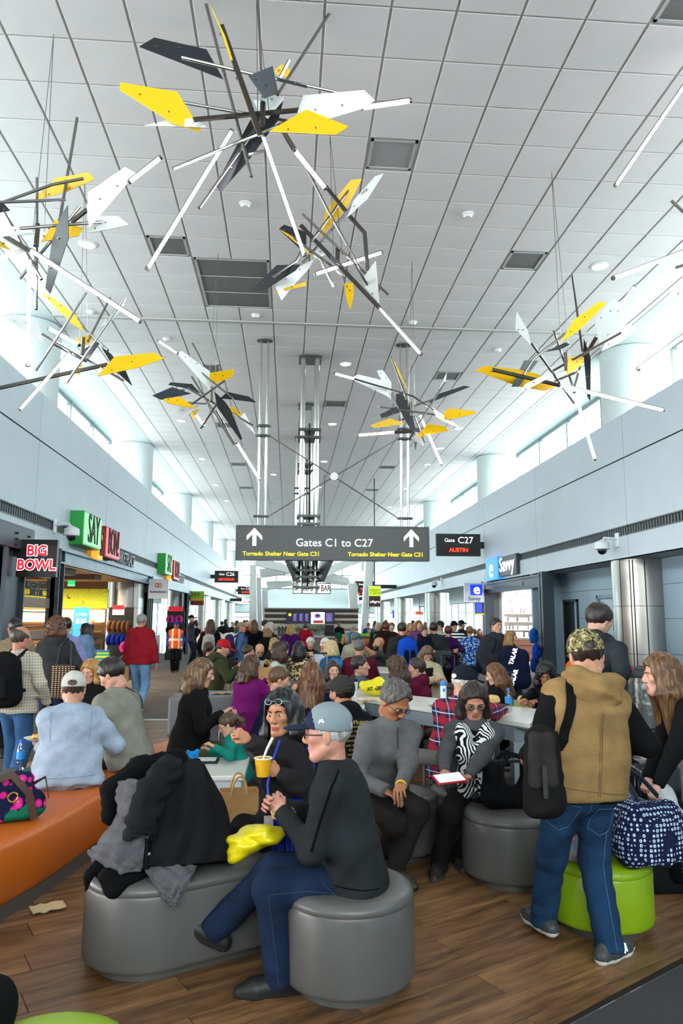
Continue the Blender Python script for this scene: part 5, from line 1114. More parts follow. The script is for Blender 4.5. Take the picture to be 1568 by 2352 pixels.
seated('auburn', 'young woman with long auburn hair and black coat facing left', (1128, 1526), 7.95, -80, 'young woman in the black coat', H=1.68, sex='f', head=(-4, -18, 0), hair='long', hl=-.26, hc='#5e3a1e', hc2='#a8763a', skin='#d8ab96', top='#141518', topn='coat', bulk=.024)
seated('blackcurl', 'woman with curly black hair eating a sandwich at the table end', (1252, 1527), 7.55, -150, 'woman with black curls', H=1.64, sex='f', lean=12, head=(-6, -24, 0), hair='curly', hl=-.2, hv=.016, hc='#120d0c', hc2='#2a1f1c', skin='#9e6a4c', top='#131314', RH=('p', 1195, 1612, 7.1), LH=('p', 1212, 1615, 7.1), rhand='hold', lhand='hold')
for k in [('ponyback', 'woman with brown ponytail and dark top from behind', (480, 1475), 12.2, 20, dict(sex='f', hair='pony', hc='#3a2418', top='#202022', H=1.64)),
          ('blacktee', 'man with glasses in black tee shirt facing right', (571, 1482), 13.0, 84, dict(hc='#3a2a20', top='#18191b', glasses='#202020', skin='#cf9a86', fat=1.15)),
          ('darksuit', 'balding bearded man in dark suit looking down', (597, 1481), 14.2, 172, dict(hair='bald', hc='#7a6a5c', beard='#8a7f76', top='#121316', glasses='#303030', open_=('#9db6d8', 'blue_shirt'), head=(0, -25, 0))),
          ('whitetop', 'woman with brown wavy hair in white top', (637, 1477), 11.3, -72, dict(sex='f', hair='wavy', hl=-.17, hv=.016, hc='#3a2116', hc2='#6a4028', top='#cfd2cf')),
          ('blondfar', 'woman with long pale blond hair beyond the white top woman', (628, 1465), 14.8, -50, dict(sex='f', hair='long', hl=-.24, hc='#a08048', hc2='#d9bf86', top='#2a2628')),
          ('greenback', 'man in olive green top from behind', (652, 1473), 12.6, 4, dict(hc='#1d1712', top='#55683a', fat=1.15)),
          ('leopard', 'dark haired woman in leopard print top', (688, 1473), 11.5, 30, dict(sex='f', hair='long', hl=-.17, hc='#191010', topm=pat('leopard'), botm=denim('#1d2b4a'), RH=('p', 716, 1506, 11.9), LH=('p', 705, 1502, 12.0))),
          ('whitelady', 'old lady with short white hair in dark cardigan', (713, 1466), 15.0, 176, dict(sex='f', hair='short', hv=.012, hc='#cfcac2', hc2='#f0ede8', top='#2b2024', skin='#cf9f8a', head=(0, -15, 0))),
          ('oldman', 'old man with white hair and pale shirt', (746, 1466), 14.2, -150, dict(hc='#d5d2cc', hc2='#f2f0ec', top='#c4cddc', glasses='#887f70', skin='#d29a84')),
          ('denimlady', 'lady with short blond hair and blue denim shirt', (762, 1473), 11.4, 42, dict(sex='f', hair='bob', hl=-.09, hv=.012, hc='#c3a878', hc2='#e6d6ac', topm=denim('#2f6a9a'), RH=('p', 775, 1497, 11.6))),
          ('greencap', 'man in green and white cap and black jacket', (778, 1456), 17.5, 172, dict(cap='#125c3c', top='#111214', head=(0, -30, 0), skin='#c08a70')),
          ('blondhead', 'blond woman beside the man in the green cap', (792, 1457), 18.0, 140, dict(sex='f', hair='long', hl=-.15, hc='#b08a4a', hc2='#dfc07c', top='#3a3438')),
          ('creamback', 'grey haired person in cream sweater from behind', (814, 1454), 16.6, 8, dict(hc='#6f6b66', top='#bdb8a2', bulk=.035)),
          ('maroonman', 'balding grey haired man in maroon shirt from behind', (825, 1470), 11.3, 8, dict(hair='short', hc='#5c5854', top='#5a1226', topn='shirt', fat=1.2, bulk=.025)),
          ('reachman', 'bald man in grey tee shirt reaching across the table', (869, 1464), 13.9, -88, dict(hair='none', beard='#241a14', top='#4d4f52', sleeve=.45, skin='#b98663', RH=('p', 836, 1487, 13.6), LH=('p', 832, 1483, 13.4)))]:
    kw = dict(k[5]); kw.setdefault('H', 1.66 if kw.get('sex') == 'f' else 1.76); kw.setdefault('RH', (.14, .38, .86)); kw.setdefault('LH', (-.14, .38, .86))
    seated(k[0], k[1], k[2], k[3], k[4], k[1].split(' in ')[-1] if False else k[1], **kw)
# ---------------- standing crowd
walk = dict(RF=(.08, -.16, .03, 20), LF=(-.08, .16, 0))
for k in [('walker', 'tall man in dark grey quarter zip fleece walking', (1138, 1420), 12.0, 160, dict(H=1.8, hc='#2a1d16', top='#33353a', topn='fleece', bulk=.03, bot='#3a3734', fat=1.15, skin='#c99a84', lod=1, head=(-10, 0, 0), **walk)),
          ('navybag', 'woman in black jacket hugging a navy duffel bag', (1174, 1450), 11.6, 118, dict(sex='f', hair='bob', hl=-.13, hc='#7a5630', hc2='#b48a50', top='#17171a', topn='jacket', bot='#2c2c30', lod=1, RH=('p', 1200, 1526, 11.4), LH=('p', 1185, 1510, 11.2))),
          ('bluepack', 'man in dark jacket with blue and black backpack', (922, 1431), 13.2, -12, dict(hc='#2b1c15', top='#2e2c2e', bulk=.035, bot='#7a6c50', fat=1.15, head=(14, -5, 0), lod=1)),
          ('phonefar', 'man in cap holding a phone to his ear by the shop post', (440, 1413), 27.0, 88, dict(cap='#141418', top='#3c4048', bot='#1c2236', RH=(.1, .12, 1.55))),
          ('darkfar', 'person in dark coat beyond the man on the phone', (452, 1430), 29.0, 40, dict(top='#151824', bot='#16181e')),
          ('whitepack', 'woman with very long brown hair and white backpack', (484, 1424), 17.0, 2, dict(sex='f', hair='long', hl=-.4, hv=.012, hc='#4a2f1c', hc2='#7a5230', top='#141416', bot='#17171b', bulk=.025)),
          ('beigecap', 'woman in beige cap and blue top with purple backpack', (555, 1429), 16.2, 84, dict(sex='f', hair='pony', hl=-.06, hc='#8a6a40', cap='#b09a84', top='#4f6f98', bot='#101114')),
          ('redvest', 'person in red vest far behind', (567, 1424), 29.0, 160, dict(top='#a01c38', botm=denim('#4a5f80'))),
          ('blackcoat', 'woman with brown hair in long black coat', (584, 1424), 17.2, 6, dict(sex='f', hair='long', hl=-.18, hc='#5a3a20', hc2='#8a5c32', top='#111113', hem=.28, bulk=.035, bot='#141416')),
          ('brownjack', 'dark haired man in mottled brown jacket', (610, 1424), 19.5, 84, dict(hc='#1d1613', topm=pat('camo'), bot='#2a2620')),
          ('whitehair', 'woman with long white hair in black jacket', (622, 1429), 17.0, 82, dict(sex='f', hair='long', hl=-.16, hc='#b9b6ae', hc2='#eceae4', top='#121214', bulk=.03)),
          ('shortblond', 'short person with light brown hair in black coat', (616, 1443), 16.0, 30, dict(sex='f', hair='bob', hl=-.09, hc='#7a5c38', top='#101012', bulk=.035)),
          ('violetjack', 'blond woman in violet hooded jacket from behind', (668, 1434), 16.6, 8, dict(sex='f', hair='long', hl=-.18, hc='#a07838', hc2='#dcb765', top='#4e1462', hood=True, bulk=.04)),
          ('redorder', 'person in red jacket ordering at the counter', (702, 1433), 25.2, 10, dict(hc='#3a1c12', hv=.01, top='#a0182c', bulk=.03)),
          ('barista', 'counter worker in black with hair in a bun', (778, 1427), 28.9, 178, dict(sex='f', hair='bun', hc='#140e0c', skin='#6a4632', top='#131315')),
          ('denimman', 'grey haired man in blue denim jacket near the produce', (811, 1436), 22.0, -20, dict(hc='#8b8782', topm=denim('#3c6a94'), bulk=.03)),
          ('tealman', 'smiling grey haired man in black jacket and teal shirt', (868, 1430), 19.0, -140, dict(hc='#a9a6a2', top='#1b1c1d', open_=('#3f8f7c', 'teal_shirt'), bulk=.03)),
          ('furcoat', 'red haired woman in brown fur collar coat', (885, 1429), 16.0, 2, dict(sex='f', hair='short', hv=.012, hc='#5a2616', top='#2a1a14', hood=True, bulk=.045)),
          ('flatcap', 'white haired man in tan flat cap', (899, 1430), 18.6, 4, dict(hc='#d8d6d2', cap='#9a7648', top='#202228')),
          ('coral', 'blond woman in coral top', (941, 1431), 19.0, 170, dict(sex='f', hair='long', hl=-.12, hc='#b08a58', top='#d06a5c')),
          ('lilac', 'blond woman in lilac coat talking', (961, 1426), 17.2, 178, dict(sex='f', hair='wavy', hl=-.17, hv=.012, hc='#8a6030', hc2='#d9b060', top='#7a4a86', bulk=.03, hem=.2, open_=('#1d2428', 'dark_top'), skin='#dba68e')),
          ('fatherback', 'man in two tone grey jacket carrying a toddler', (995, 1430), 14.2, 4, dict(hc='#2b1a14', topm=pat('twotone'), bulk=.035, fat=1.15, LH=(-.22, .3, 1.15), lod=2)),
          ('whitetee', 'man in green cap and white tee shirt', (1010, 1427), 17.6, -50, dict(cap='#28392a', top='#d8dcd9', sleeve=.45)),
          ('violettop', 'woman in violet top pulling a brown suitcase', (1029, 1438), 14.6, 6, dict(sex='f', hair='short', hv=.006, hc='#4a2a1a', top='#3f1650', bot='#14151a', RH=('p', 1050, 1494, 14.2), **walk)),
          ('stripeman', 'man in navy cap and black and white striped shirt', (1042, 1427), 16.4, -150, dict(cap='#141a2e', topm=pat('stripes'), sleeve=.6, bot='#1d2024', fat=1.25, bulk=.03)),
          ('darkjac', 'man in dark jacket beyond the striped shirt', (1060, 1425), 20.0, 60, dict(cap='#1c1c20', top='#232428')),
          ('bluetop', 'woman in blue printed sleeveless top from behind', (1078, 1439), 15.6, 8, dict(sex='f', hair='short', hv=.006, hc='#7a5838', topm=pat('blueprint'), sleeve=.4, botm=denim('#1a2c55')))]:
    kw = dict(k[5]); kw.setdefault('H', 1.65 if kw.get('sex') == 'f' else 1.75); kw.setdefault('bot', '#24262c'); P(k[0], k[1], k[2], k[3], face=k[4], **kw)
P('toddler', 'toddler in navy top held in the arms of his father', (974, 1440), 14.05, face=170, H=.95, pose='sit', hs=1.3, hc='#2a1a12', skin='#c99478', top='#15182c', bot='#1a1c2c', leg=True, seat=1.02, RF=(.08, .14, .72), LF=(-.08, .14, .72))
for i, (x, y, Y, f_, c, hcol, lab) in enumerate([(510, 1427, 33, 20, '#15161a', '#17120f', 'dark'), (519, 1422, 38, 80, '#20243c', '#191412', 'navy'), (534, 1429, 34, 170, '#2a2226', '#241812', 'brown'), (545, 1425, 31, 90, '#2f6a7a', '#3a281c', 'teal'), (561, 1424, 36, 0, '#5a4a44', '#1c1613', 'tan'), (574, 1426, 36, 170, '#58283a', '#2a1c16', 'wine'),
                                              (846, 1430, 30, 0, '#1f5a72', '#8a5c2c', 'blue'), (861, 1426, 36, 60, '#a9adb0', '#4a3020', 'pale grey'), (886, 1424, 38, 20, '#2c2e34', '#120e0c', 'charcoal'), (928, 1430, 26, 170, '#3d5f80', '#2a1c14', 'steel blue'), (949, 1425, 34, 90, '#1a1a1c', '#120d0b', 'black'), (976, 1429, 30, 10, '#d8d8d4', '#7a5a34', 'white'), (1090, 1445, 22, 10, '#3a3438', '#6a5038', 'plum'), (1101, 1444, 24, 170, '#6a2a30', '#2a1c16', 'rust'), (847, 1442, 27, 150, '#c87a4a', '#8a4a20', 'orange')]):
    P('far%d' % i, 'distant traveller in %s top among the crowd' % lab, (x, y), Y, face=f_, H=1.7, top=c, hc=hcol, bot='#20222a', lod=3, sex='f' if i % 2 else 'm', hair='bob' if i % 2 else 'short', hl=-.12)
# ================================================================ hanging sculptures of rods, plates and light tubes
PLM = {'k': mat('plate_black', '#23252a', .35), 'y': mat('plate_yellow', '#f2bd05', .4, spec=.4), 'w': mat('plate_white', '#e6e8e6', .45), 'n': mat('plate_navy', '#313a44', .35), 'g': mat('plate_grey', '#4a4e52', .3)}
rod_m = mat('sculpture_steel', '#8d8a86', .25, .95); tube_glow = emit('light_tube_glow', '#fdf6ff', 12.0); bar_m = mat('sculpture_bar', '#5e5953', .3, .9)
def sculpture(label, Y, hub, top, plates, rods, tubes, seed, bars=()):
    rg = random.Random(seed); k = ((aty(*hub, Y)-CC)@CF)/FPX; c = aty(*hub, Y); t = thing('hanging_sculpture', label, 'sculpture', c, group='suspended light sculptures')
    def pt(x, y, d=0.0): return Vector(aty(x, y, Y+d)-c)
    for col, poly in plates:
        cx = sum(p[0] for p in poly)/len(poly); cy = sum(p[1] for p in poly)/len(poly); gx, gy = rg.uniform(-.75, .75)*k, rg.uniform(-.75, .75)*k; d0 = rg.uniform(-.25, .25)
        V = [pt(x, y, d0+gx*(x-cx)+gy*(y-cy)) for x, y in poly]; n = (V[1]-V[0]).cross(V[2]-V[0]).normalized()
        # flatten to one plane through the first three spread points
        o = sum(V, Vector())/len(V); nn = Vector()
        for i in range(len(V)): nn += (V[i]-o).cross(V[(i+1) % len(V)]-o)
        nn.normalize(); V = [v-nn*(v-o).dot(nn) for v in V]
        p = MB().prism(V, nn*.007).build('plate', PLM[col], t)
        for f in (.25, .6):
            a = V[0].lerp(V[len(V)//2], f); MB().tube([a-nn*.012, a+nn*.02], .008, 6).build('bolt', rod_m, p)
    for i, r in enumerate(rods):
        pts = [r[j:j+2] for j in range(0, len(r), 2)]; a, b = rg.uniform(-.3, .3), rg.uniform(-.3, .3)
        MB().tube([pt(x, y, a+(b-a)*j/(len(pts)-1)) for j, (x, y) in enumerate(pts)], .016, 8).build('rod', rod_m, t, True)
    for r in bars:
        pts = [r[j:j+2] for j in range(0, len(r), 2)]; a, b = rg.uniform(-.2, .2), rg.uniform(-.2, .2)
        MB().strap([pt(x, y, a+(b-a)*j/(len(pts)-1)) for j, (x, y) in enumerate(pts)], (0, -1, .3), .05, .02).build('flat_bar', bar_m, t)
    for x0, y0, x1, y1 in tubes:
        a, b = rg.uniform(-.25, .25), rg.uniform(-.25, .25); p, q = pt(x0, y0, a), pt(x1, y1, b); u = (q-p).normalized(); up = Vector((0, 0, .022)); up = up-u*up.dot(u)
        tu = MB().tube([p, q], .019, 10).build('light_tube', tube_glow, t, True); MB().strap([p+up, q+up], tuple(up), .034, .012).build('tube_housing', rod_m, tu)
        for e in (p, q): MB().tube([e-u*.012, e+u*.012], .022, 10).build('end_cap', rod_m, tu)
    tp = Vector((*top, ZC))-Vector(c)
    for dx in (-.05, .06): MB().tube([Vector((dx, .03, .05)), tp], .004, 5).build('cable', rod_m, t)
    MB().tube([Vector((0, 0, -.12)), Vector((0, 0, .12))], .028, 10).build('hub', bar_m, t, True); return t
sculpture('largest yellow black and white plate sculpture hanging nearest, top centre', 6.4, (603, 262), (-.4, 6.4),
 [('k', [(319, 107), (354, 86), (474, 113), (513, 182)]), ('y', [(275, 189), (407, 211), (418, 229), (464, 303), (398, 284), (275, 206)]), ('w', [(331, 288), (384, 276), (448, 271), (474, 292)]), ('g', [(570, 174), (626, 151), (639, 213), (607, 226)]),
  ('w', [(581, 231), (625, 220), (653, 226), (614, 273), (591, 250)]), ('y', [(630, 161), (647, 147), (670, 164), (664, 179), (634, 172)]), ('k', [(633, 177), (705, 196), (705, 202), (641, 186)]), ('w', [(682, 259), (696, 219), (836, 207), (861, 230), (832, 250), (760, 272)]),
  ('y', [(618, 301), (703, 251), (800, 290), (771, 309)]), ('k', [(495, 425), (577, 271), (650, 232), (639, 275), (568, 372), (505, 442)]), ('y', [(479, 5), (490, 25), (517, 83), (584, 294), (577, 275), (503, 60)])],
 [(468, -10, 577, 406), (416, 132, 577, 170, 772, 212), (354, 224, 660, 278), (760, 24, 637, 218), (664, 138, 643, 177), (397, 388, 655, 282), (457, 478, 604, 271), (568, 356, 604, 347)],
 [(531, 301, 338, 617), (605, 315, 699, 585), (832, 248, 943, 232), (676, 345, 746, 432)], 11, [(508, 58, 598, 312), (444, 275, 740, 248), (640, 285, 680, 350)])
sculpture('second sculpture with many crossed steel rods, right of the first', 8.36, (775, 590), (.44, 8.36),
 [('y', [(734, 547), (748, 483), (806, 413), (831, 411), (796, 479)]), ('w', [(797, 498), (812, 460), (861, 405), (880, 398), (844, 455)]), ('k', [(639, 526), (652, 516), (703, 533), (703, 562), (689, 572)]), ('y', [(640, 525), (672, 543), (730, 600), (689, 565)]), ('k', [(577, 666), (635, 609), (690, 607), (678, 621), (612, 663)]),
  ('w', [(633, 659), (650, 624), (694, 609), (722, 594), (710, 616), (678, 651), (647, 689)]), ('y', [(625, 676), (636, 667), (701, 647), (702, 657), (667, 664)]), ('y', [(791, 651), (810, 649), (812, 677), (804, 713), (795, 685)]), ('w', [(833, 639), (862, 599), (870, 697), (839, 661)]), ('w', [(718, 565), (734, 565), (747, 586), (721, 594)]), ('g', [(754, 594), (761, 586), (814, 632), (796, 618)])],
 [(695, 492, 892, 677), (674, 546, 764, 613), (626, 637, 680, 600, 691, 578), (694, 605, 843, 434), (715, 554, 802, 435), (703, 385, 755, 487, 822, 608), (817, 608, 849, 664), (731, 586, 766, 660), (772, 622, 789, 640, 798, 683)], [(723, 630, 876, 580), (873, 708, 966, 813)], 12, [(690, 517, 872, 708), (747, 428, 793, 484), (801, 495, 837, 535, 844, 621)])
sculpture('sculpture at the left edge with a large white wing plate', 7.0, (84, 540), (-2.54, 6.99),
 [('y', [(78, 456), (128, 409), (203, 396), (216, 412), (149, 442), (89, 458)]), ('w', [(200, 480), (202, 442), (287, 383), (312, 397), (292, 422), (205, 522)]), ('w', [(202, 535), (205, 513), (220, 496), (271, 496), (296, 516), (253, 526)]), ('k', [(104, 662), (119, 552), (140, 495), (155, 471), (157, 546), (115, 674)]), ('y', [(93, 555), (112, 529), (126, 505), (190, 523), (180, 542)]),
  ('w', [(-30, 522), (18, 519), (48, 522), (79, 536), (36, 540), (-30, 545)]), ('y', [(-20, 535), (24, 575), (-20, 560)]), ('w', [(-30, 595), (65, 566), (83, 553), (51, 581), (-30, 612)]), ('k', [(-20, 474), (7, 465), (24, 484), (-20, 492)])],
 [(177, 271, 137, 507), (85, 409, 83, 711), (6, 465, 120, 424, 192, 410), (-10, 465, 150, 459), (45, 525, 256, 508), (184, 474, 45, 640), (6, 482, 95, 642)], [(70, 575, 323, 739), (298, 418, 369, 362), (67, 596, 64, 839)], 13, [(12, 544, 70, 578), (164, 510, 199, 482)])
sculpture('lower left sculpture with a long flat bar and yellow wing', 9.5, (190, 795), (-2.9, 9.5),
 [('y', [(94, 673), (115, 680), (171, 721), (193, 760), (167, 745)]), ('w', [(229, 751), (259, 718), (292, 681), (283, 706), (253, 739)]), ('w', [(14, 735), (34, 721), (89, 745), (100, 788), (54, 757)]), ('y', [(176, 778), (190, 772), (218, 767), (205, 790), (185, 791)]), ('k', [(189, 805), (219, 785), (229, 787), (202, 825), (190, 820)]), ('k', [(232, 797), (253, 811), (287, 848), (304, 887), (268, 855)]), ('y', [(223, 864), (263, 819), (354, 810), (377, 823), (321, 843)]), ('y', [(176, 852), (190, 833), (180, 866)])],
 [(198, 672, 82, 852), (283, 688, 153, 879), (253, 684, 202, 784), (97, 767, 283, 874), (119, 788, 199, 831), (190, 751, 248, 805)], [(161, 810, 45, 941), (113, 755, 181, 793)], 14, [(-10, 893, 247, 837)])
sculpture('middle left sculpture with navy plate and tube pointing down right', 11.54, (485, 905), (-1.26, 11.54),
 [('w', [(406, 810), (418, 806), (481, 852), (483, 896), (456, 868)]), ('y', [(481, 857), (538, 848), (533, 866), (498, 880), (483, 872)]), ('k', [(386, 884), (392, 878), (441, 882), (461, 904), (422, 891)]), ('n', [(350, 908), (395, 889), (440, 904), (370, 918)]), ('y', [(372, 916), (413, 911), (429, 922), (451, 939), (387, 927)]), ('w', [(407, 945), (414, 934), (458, 931), (444, 942), (418, 964)]), ('y', [(438, 948), (459, 938), (443, 964)]),
  ('k', [(492, 899), (517, 923), (529, 940), (556, 1007), (552, 1011), (498, 934)]), ('k', [(505, 915), (522, 900), (572, 911), (588, 924), (534, 917)]), ('y', [(529, 931), (557, 948), (551, 958), (528, 943)]), ('w', [(549, 960), (561, 947), (574, 971), (587, 998), (566, 978)])],
 [(400, 806, 535, 915), (442, 789, 469, 841), (440, 865, 537, 1021), (413, 881, 498, 930), (399, 922, 481, 928), (385, 906, 423, 895), (516, 874, 439, 929), (496, 930, 461, 984), (529, 947, 580, 977), (534, 915, 553, 950), (496, 942, 540, 1018)], [(364, 783, 408, 812), (448, 950, 468, 978), (544, 1018, 596, 1101)], 15)
sculpture('middle right sculpture with black centre plate', 11.52, (945, 940), (2.03, 11.52),
 [('w', [(810, 866), (822, 860), (877, 873), (898, 916), (885, 908), (815, 875)]), ('w', [(865, 851), (879, 850), (899, 879), (897, 919), (883, 889)]), ('y', [(899, 819), (907, 833), (941, 906), (915, 860)]), ('w', [(1001, 910), (1014, 879), (1026, 855), (1022, 884)]), ('k', [(982, 927), (1009, 904), (1065, 886), (1080, 888), (1019, 912)]), ('k', [(910, 905), (922, 904), (939, 923), (955, 988), (946, 993), (910, 925)]), ('k', [(873, 952), (910, 933), (919, 947), (876, 961)]),
  ('y', [(850, 977), (895, 960), (929, 974), (861, 983)]), ('y', [(1002, 965), (1031, 938), (1090, 944), (1091, 950), (1043, 961)]), ('w', [(992, 935), (1026, 959), (1060, 984), (1031, 974), (1002, 958)]), ('y', [(955, 1005), (981, 974), (1022, 979), (1029, 990), (995, 996)]), ('w', [(946, 1005), (956, 993), (973, 1024)]), ('k', [(951, 1015), (958, 1015), (954, 1034)])],
 [(813, 870, 948, 910, 995, 942), (898, 819, 934, 918), (900, 902, 918, 962), (870, 934, 1025, 956), (942, 935, 997, 917), (876, 974, 927, 963), (951, 955, 976, 1016), (939, 1010, 951, 991), (1022, 878, 961, 974)], [(768, 858, 813, 870), (964, 953, 1014, 1067), (821, 1000, 905, 993)], 16, [(905, 993, 951, 991)])
sculpture('right sculpture with long yellow plate and bright tube', 8.9, (1300, 830), (3.51, 8.89),
 [('y', [(1091, 851), (1113, 840), (1191, 849), (1235, 859), (1277, 888), (1251, 898), (1190, 888)]), ('w', [(1183, 756), (1186, 715), (1212, 759), (1219, 793)]), ('y', [(1286, 787), (1316, 736), (1376, 692), (1394, 696), (1329, 759)]), ('w', [(1365, 741), (1407, 686), (1426, 696), (1379, 801)]), ('w', [(1381, 807), (1394, 772), (1441, 745), (1465, 752), (1426, 786)]), ('k', [(1175, 888), (1204, 828), (1237, 828), (1191, 888)]), ('k', [(1340, 777), (1356, 820), (1355, 921), (1348, 911), (1339, 807)]),
  ('g', [(1248, 809), (1284, 793), (1298, 786), (1309, 791), (1287, 803)]), ('y', [(1304, 820), (1339, 819), (1337, 838), (1302, 862)]), ('w', [(1191, 905), (1206, 882), (1248, 862), (1300, 849), (1254, 872)])],
 [(1314, 632, 1337, 807), (1271, 759, 1342, 965), (1220, 788, 1318, 926), (1347, 786, 1319, 888), (1201, 862, 1225, 824, 1369, 710), (1426, 764, 1267, 853), (1329, 853, 1274, 875)], [(1284, 885, 1523, 942), (1416, 713, 1456, 658), (1319, 901, 1366, 1055)], 17, [(1131, 849, 1284, 885), (1342, 820, 1369, 775)])
sculpture('sculpture mostly out of view at the right edge with long light tubes', 6.6, (1660, 560), (4.3, 6.6),
 [('w', [(1530, 682), (1575, 635), (1640, 650), (1600, 668)]), ('y', [(1640, 480), (1700, 430), (1740, 470)]), ('k', [(1620, 600), (1700, 620), (1680, 700)])], [(1541, 461, 1680, 590), (1553, 614, 1690, 570), (1600, 420, 1680, 700)], [(1413, 426, 1640, 95), (1408, 639, 1620, 560), (1465, 848, 1640, 720)], 18)
# ================================================================ bags, clothes and small things
def blob(name, S, m, parent, h=.012, disp=None, cut=None, o=None):
    v, q = S.mesh(h, disp, cut); return mesh_np(name, v-(np.array(o) if o is not None else 0), q, m, parent)
def world_text(name, s_, size, m, p, nrm, parent, ext=.002, sx=1.0, roll=0, **kw):
    n = Vector(nrm).normalized(); x = Vector((0, 0, 1)).cross(n).normalized(); y = n.cross(x); M = Matrix((x, y, n)).transposed()
    if roll: M = M @ Matrix.Rotation(math.radians(roll), 3, 'Z')
    o = text(name, s_, size, m, (0, 0, 0), (0, 0, 0), parent, ext, sx=sx, **kw); o.location = p; o.rotation_euler = M.to_euler(); return o
def backpack(key, label, c1, c2, size=(.16, .1, .24), up=.17, m1=None):
    i = PEOPLE[key]; s = i['s']; U, lat, fw = i['U'], i['lat'], i['fw']; back = .145*s*(.6+.4*i['fat'])+.03; c = i['pel']+U*up*i['H']-fw*(back+size[1]*.75)
    t = thing('backpack', label, 'backpack', i['w']((0, 0, 0)), i['fa'], 'backpacks'); R_ = np.stack([lat, fw, U], 1); m = m1 or cloth(c1)
    S = SDF(); a, b, d = size
    for x in (-1, 1): S.cone(c+lat*x*a*.5-U*d*.62, c+lat*x*a*.42+U*d*.5, b*.95, b*.8, .05)
    S.cone(c-U*d*.62, c+U*d*.62, b, b*.85, .05); blob('body', S, m, t, .015, ripple(.004, 3))
    S = SDF()
    for x in (-1, 1): S.cone(c-fw*b*1.02+lat*x*a*.38-U*d*.55, c-fw*b*.95+lat*x*a*.34+U*d*.0, b*.42, b*.36, .03)
    blob('pocket', S, cloth(c2), t, .013)
    for x in (-1, 1):
        p = [c+U*d*.55+lat*x*.07+fw*.04, i['nb']-U*.01+lat*x*.085*s+fw*0+U*.045, i['nb']-U*.05*i['H']+lat*x*.1*s+fw*(.125*s+.02), i['pel']+U*.17*i['H']+lat*x*.15*s+fw*(.11*s+.02), i['pel']+U*.1*i['H']+lat*x*.19*s, c-U*d*.5+lat*x*a*.6]
        MB().tube([tuple(q) for q in p], .021, 6).build('strap', cloth(c2), t, True)
    return t
backpack('packman', 'large black backpack on the balding man', '#131315', '#1d1d20', (.19, .12, .28))
backpack('bluepack', 'bright blue and black backpack in the crowd', '#1450c8', '#121216', (.18, .12, .27)); backpack('whitepack', 'white backpack under very long brown hair', '#c9c2b8', '#b5ada2', (.14, .09, .2)); backpack('beigecap', 'purple backpack on the woman in the beige cap', '#3a3358', '#4a4470', (.16, .11, .24)); backpack('walker', 'black backpack of the tall man in fleece', '#17181b', '#202226', (.16, .12, .26), .1); backpack('phoneman', 'orange trimmed dark backpack behind the man with the phone', '#c4621f', '#1d1f24', (.15, .1, .2), .13)
# --- coats on the long ottoman
def q3(x, y, Y): return aty(x, y, Y)
C0 = np.array((-.55, 4.2, .46))
def drape(name, rows, m, parent, o, thick=.022, n=44, amp=.012, seed=0, diamond=0.0):
    A = np.array([[aty(*q) for q in r] for r in rows]); R_, K_ = A.shape[:2]
    def cr(P_, t):
        i = min(int(t), len(P_)-2); u = t-i; p0, p1, p2, p3 = P_[max(i-1, 0)], P_[i], P_[i+1], P_[min(i+2, len(P_)-1)]
        return .5*((2*p1)+(p2-p0)*u+(2*p0-5*p1+4*p2-p3)*u*u+(-p0+3*p1-3*p2+p3)*u**3)
    G = np.array([[cr([cr(A[r], (K_-1)*j/n) for r in range(R_)], (R_-1)*i/n) for j in range(n+1)] for i in range(n+1)])
    du = np.gradient(G, axis=0); dv = np.gradient(G, axis=1); N_ = np.cross(du, dv); N_ /= np.linalg.norm(N_, axis=2, keepdims=True)+1e-9
    if N_[n//2, n//2, 1] > 0: N_ = -N_
    u, v = np.meshgrid(np.linspace(0, 1, n+1), np.linspace(0, 1, n+1), indexing='ij'); rs = np.random.RandomState(seed); d = 0
    for k in range(5): f1, f2, ph = rs.uniform(1, 5), rs.uniform(3, 13), rs.uniform(0, 6); d = d+amp*np.sin(f1*u*3+f2*v*2.2+ph+1.5*np.sin(3*u+ph))/(1+.4*k)
    if diamond: d = d+diamond*(np.abs(np.sin(13*u+9*v))*np.abs(np.sin(13*u-9*v)))**.5
    T0 = G+N_*d[..., None]; B0 = T0-N_*thick; V_ = np.concatenate([T0.reshape(-1, 3), B0.reshape(-1, 3)])-o; M_ = (n+1)**2; F_ = []
    for i in range(n):
        for j in range(n):
            a_ = i*(n+1)+j; q = (a_, a_+1, a_+n+2, a_+n+1); F_.append(q); F_.append(tuple(x+M_ for x in q[::-1]))
    for i in range(n):
        for a_, b_ in ((i, i+1), (n*(n+1)+i+1, n*(n+1)+i), ((i+1)*(n+1), i*(n+1)), (i*(n+1)+n, (i+1)*(n+1)+n)): F_.append((a_, a_+M_, b_+M_, b_))
    return mesh_np(name, V_, np.array(F_), m, parent)
coat = thing('grey_down_jacket', 'grey quilted down jacket under the black parka', 'jacket', C0); gq = cloth('#605e62', .08, .3)
drape('left_flap', [[(250, 1905, 4.1), (290, 1850, 4.02), (330, 1840, 3.96)], [(215, 1950, 4.0), (275, 1905, 3.86), (335, 1900, 3.86)], [(206, 1962, 3.92), (262, 1960, 3.8), (330, 1965, 3.82)], [(248, 2012, 3.86), (285, 2005, 3.79), (325, 2000, 3.82)]], gq, coat, C0, .03, 40, .004, 3, .016)
drape('front_panel', [[(268, 1800, 4.05), (300, 1790, 3.95), (345, 1800, 3.92)], [(270, 1850, 3.98), (305, 1850, 3.86), (345, 1850, 3.86)], [(285, 1920, 3.92), (315, 1925, 3.83), (345, 1925, 3.84)]], gq, coat, C0, .03, 36, .004, 5, .014)
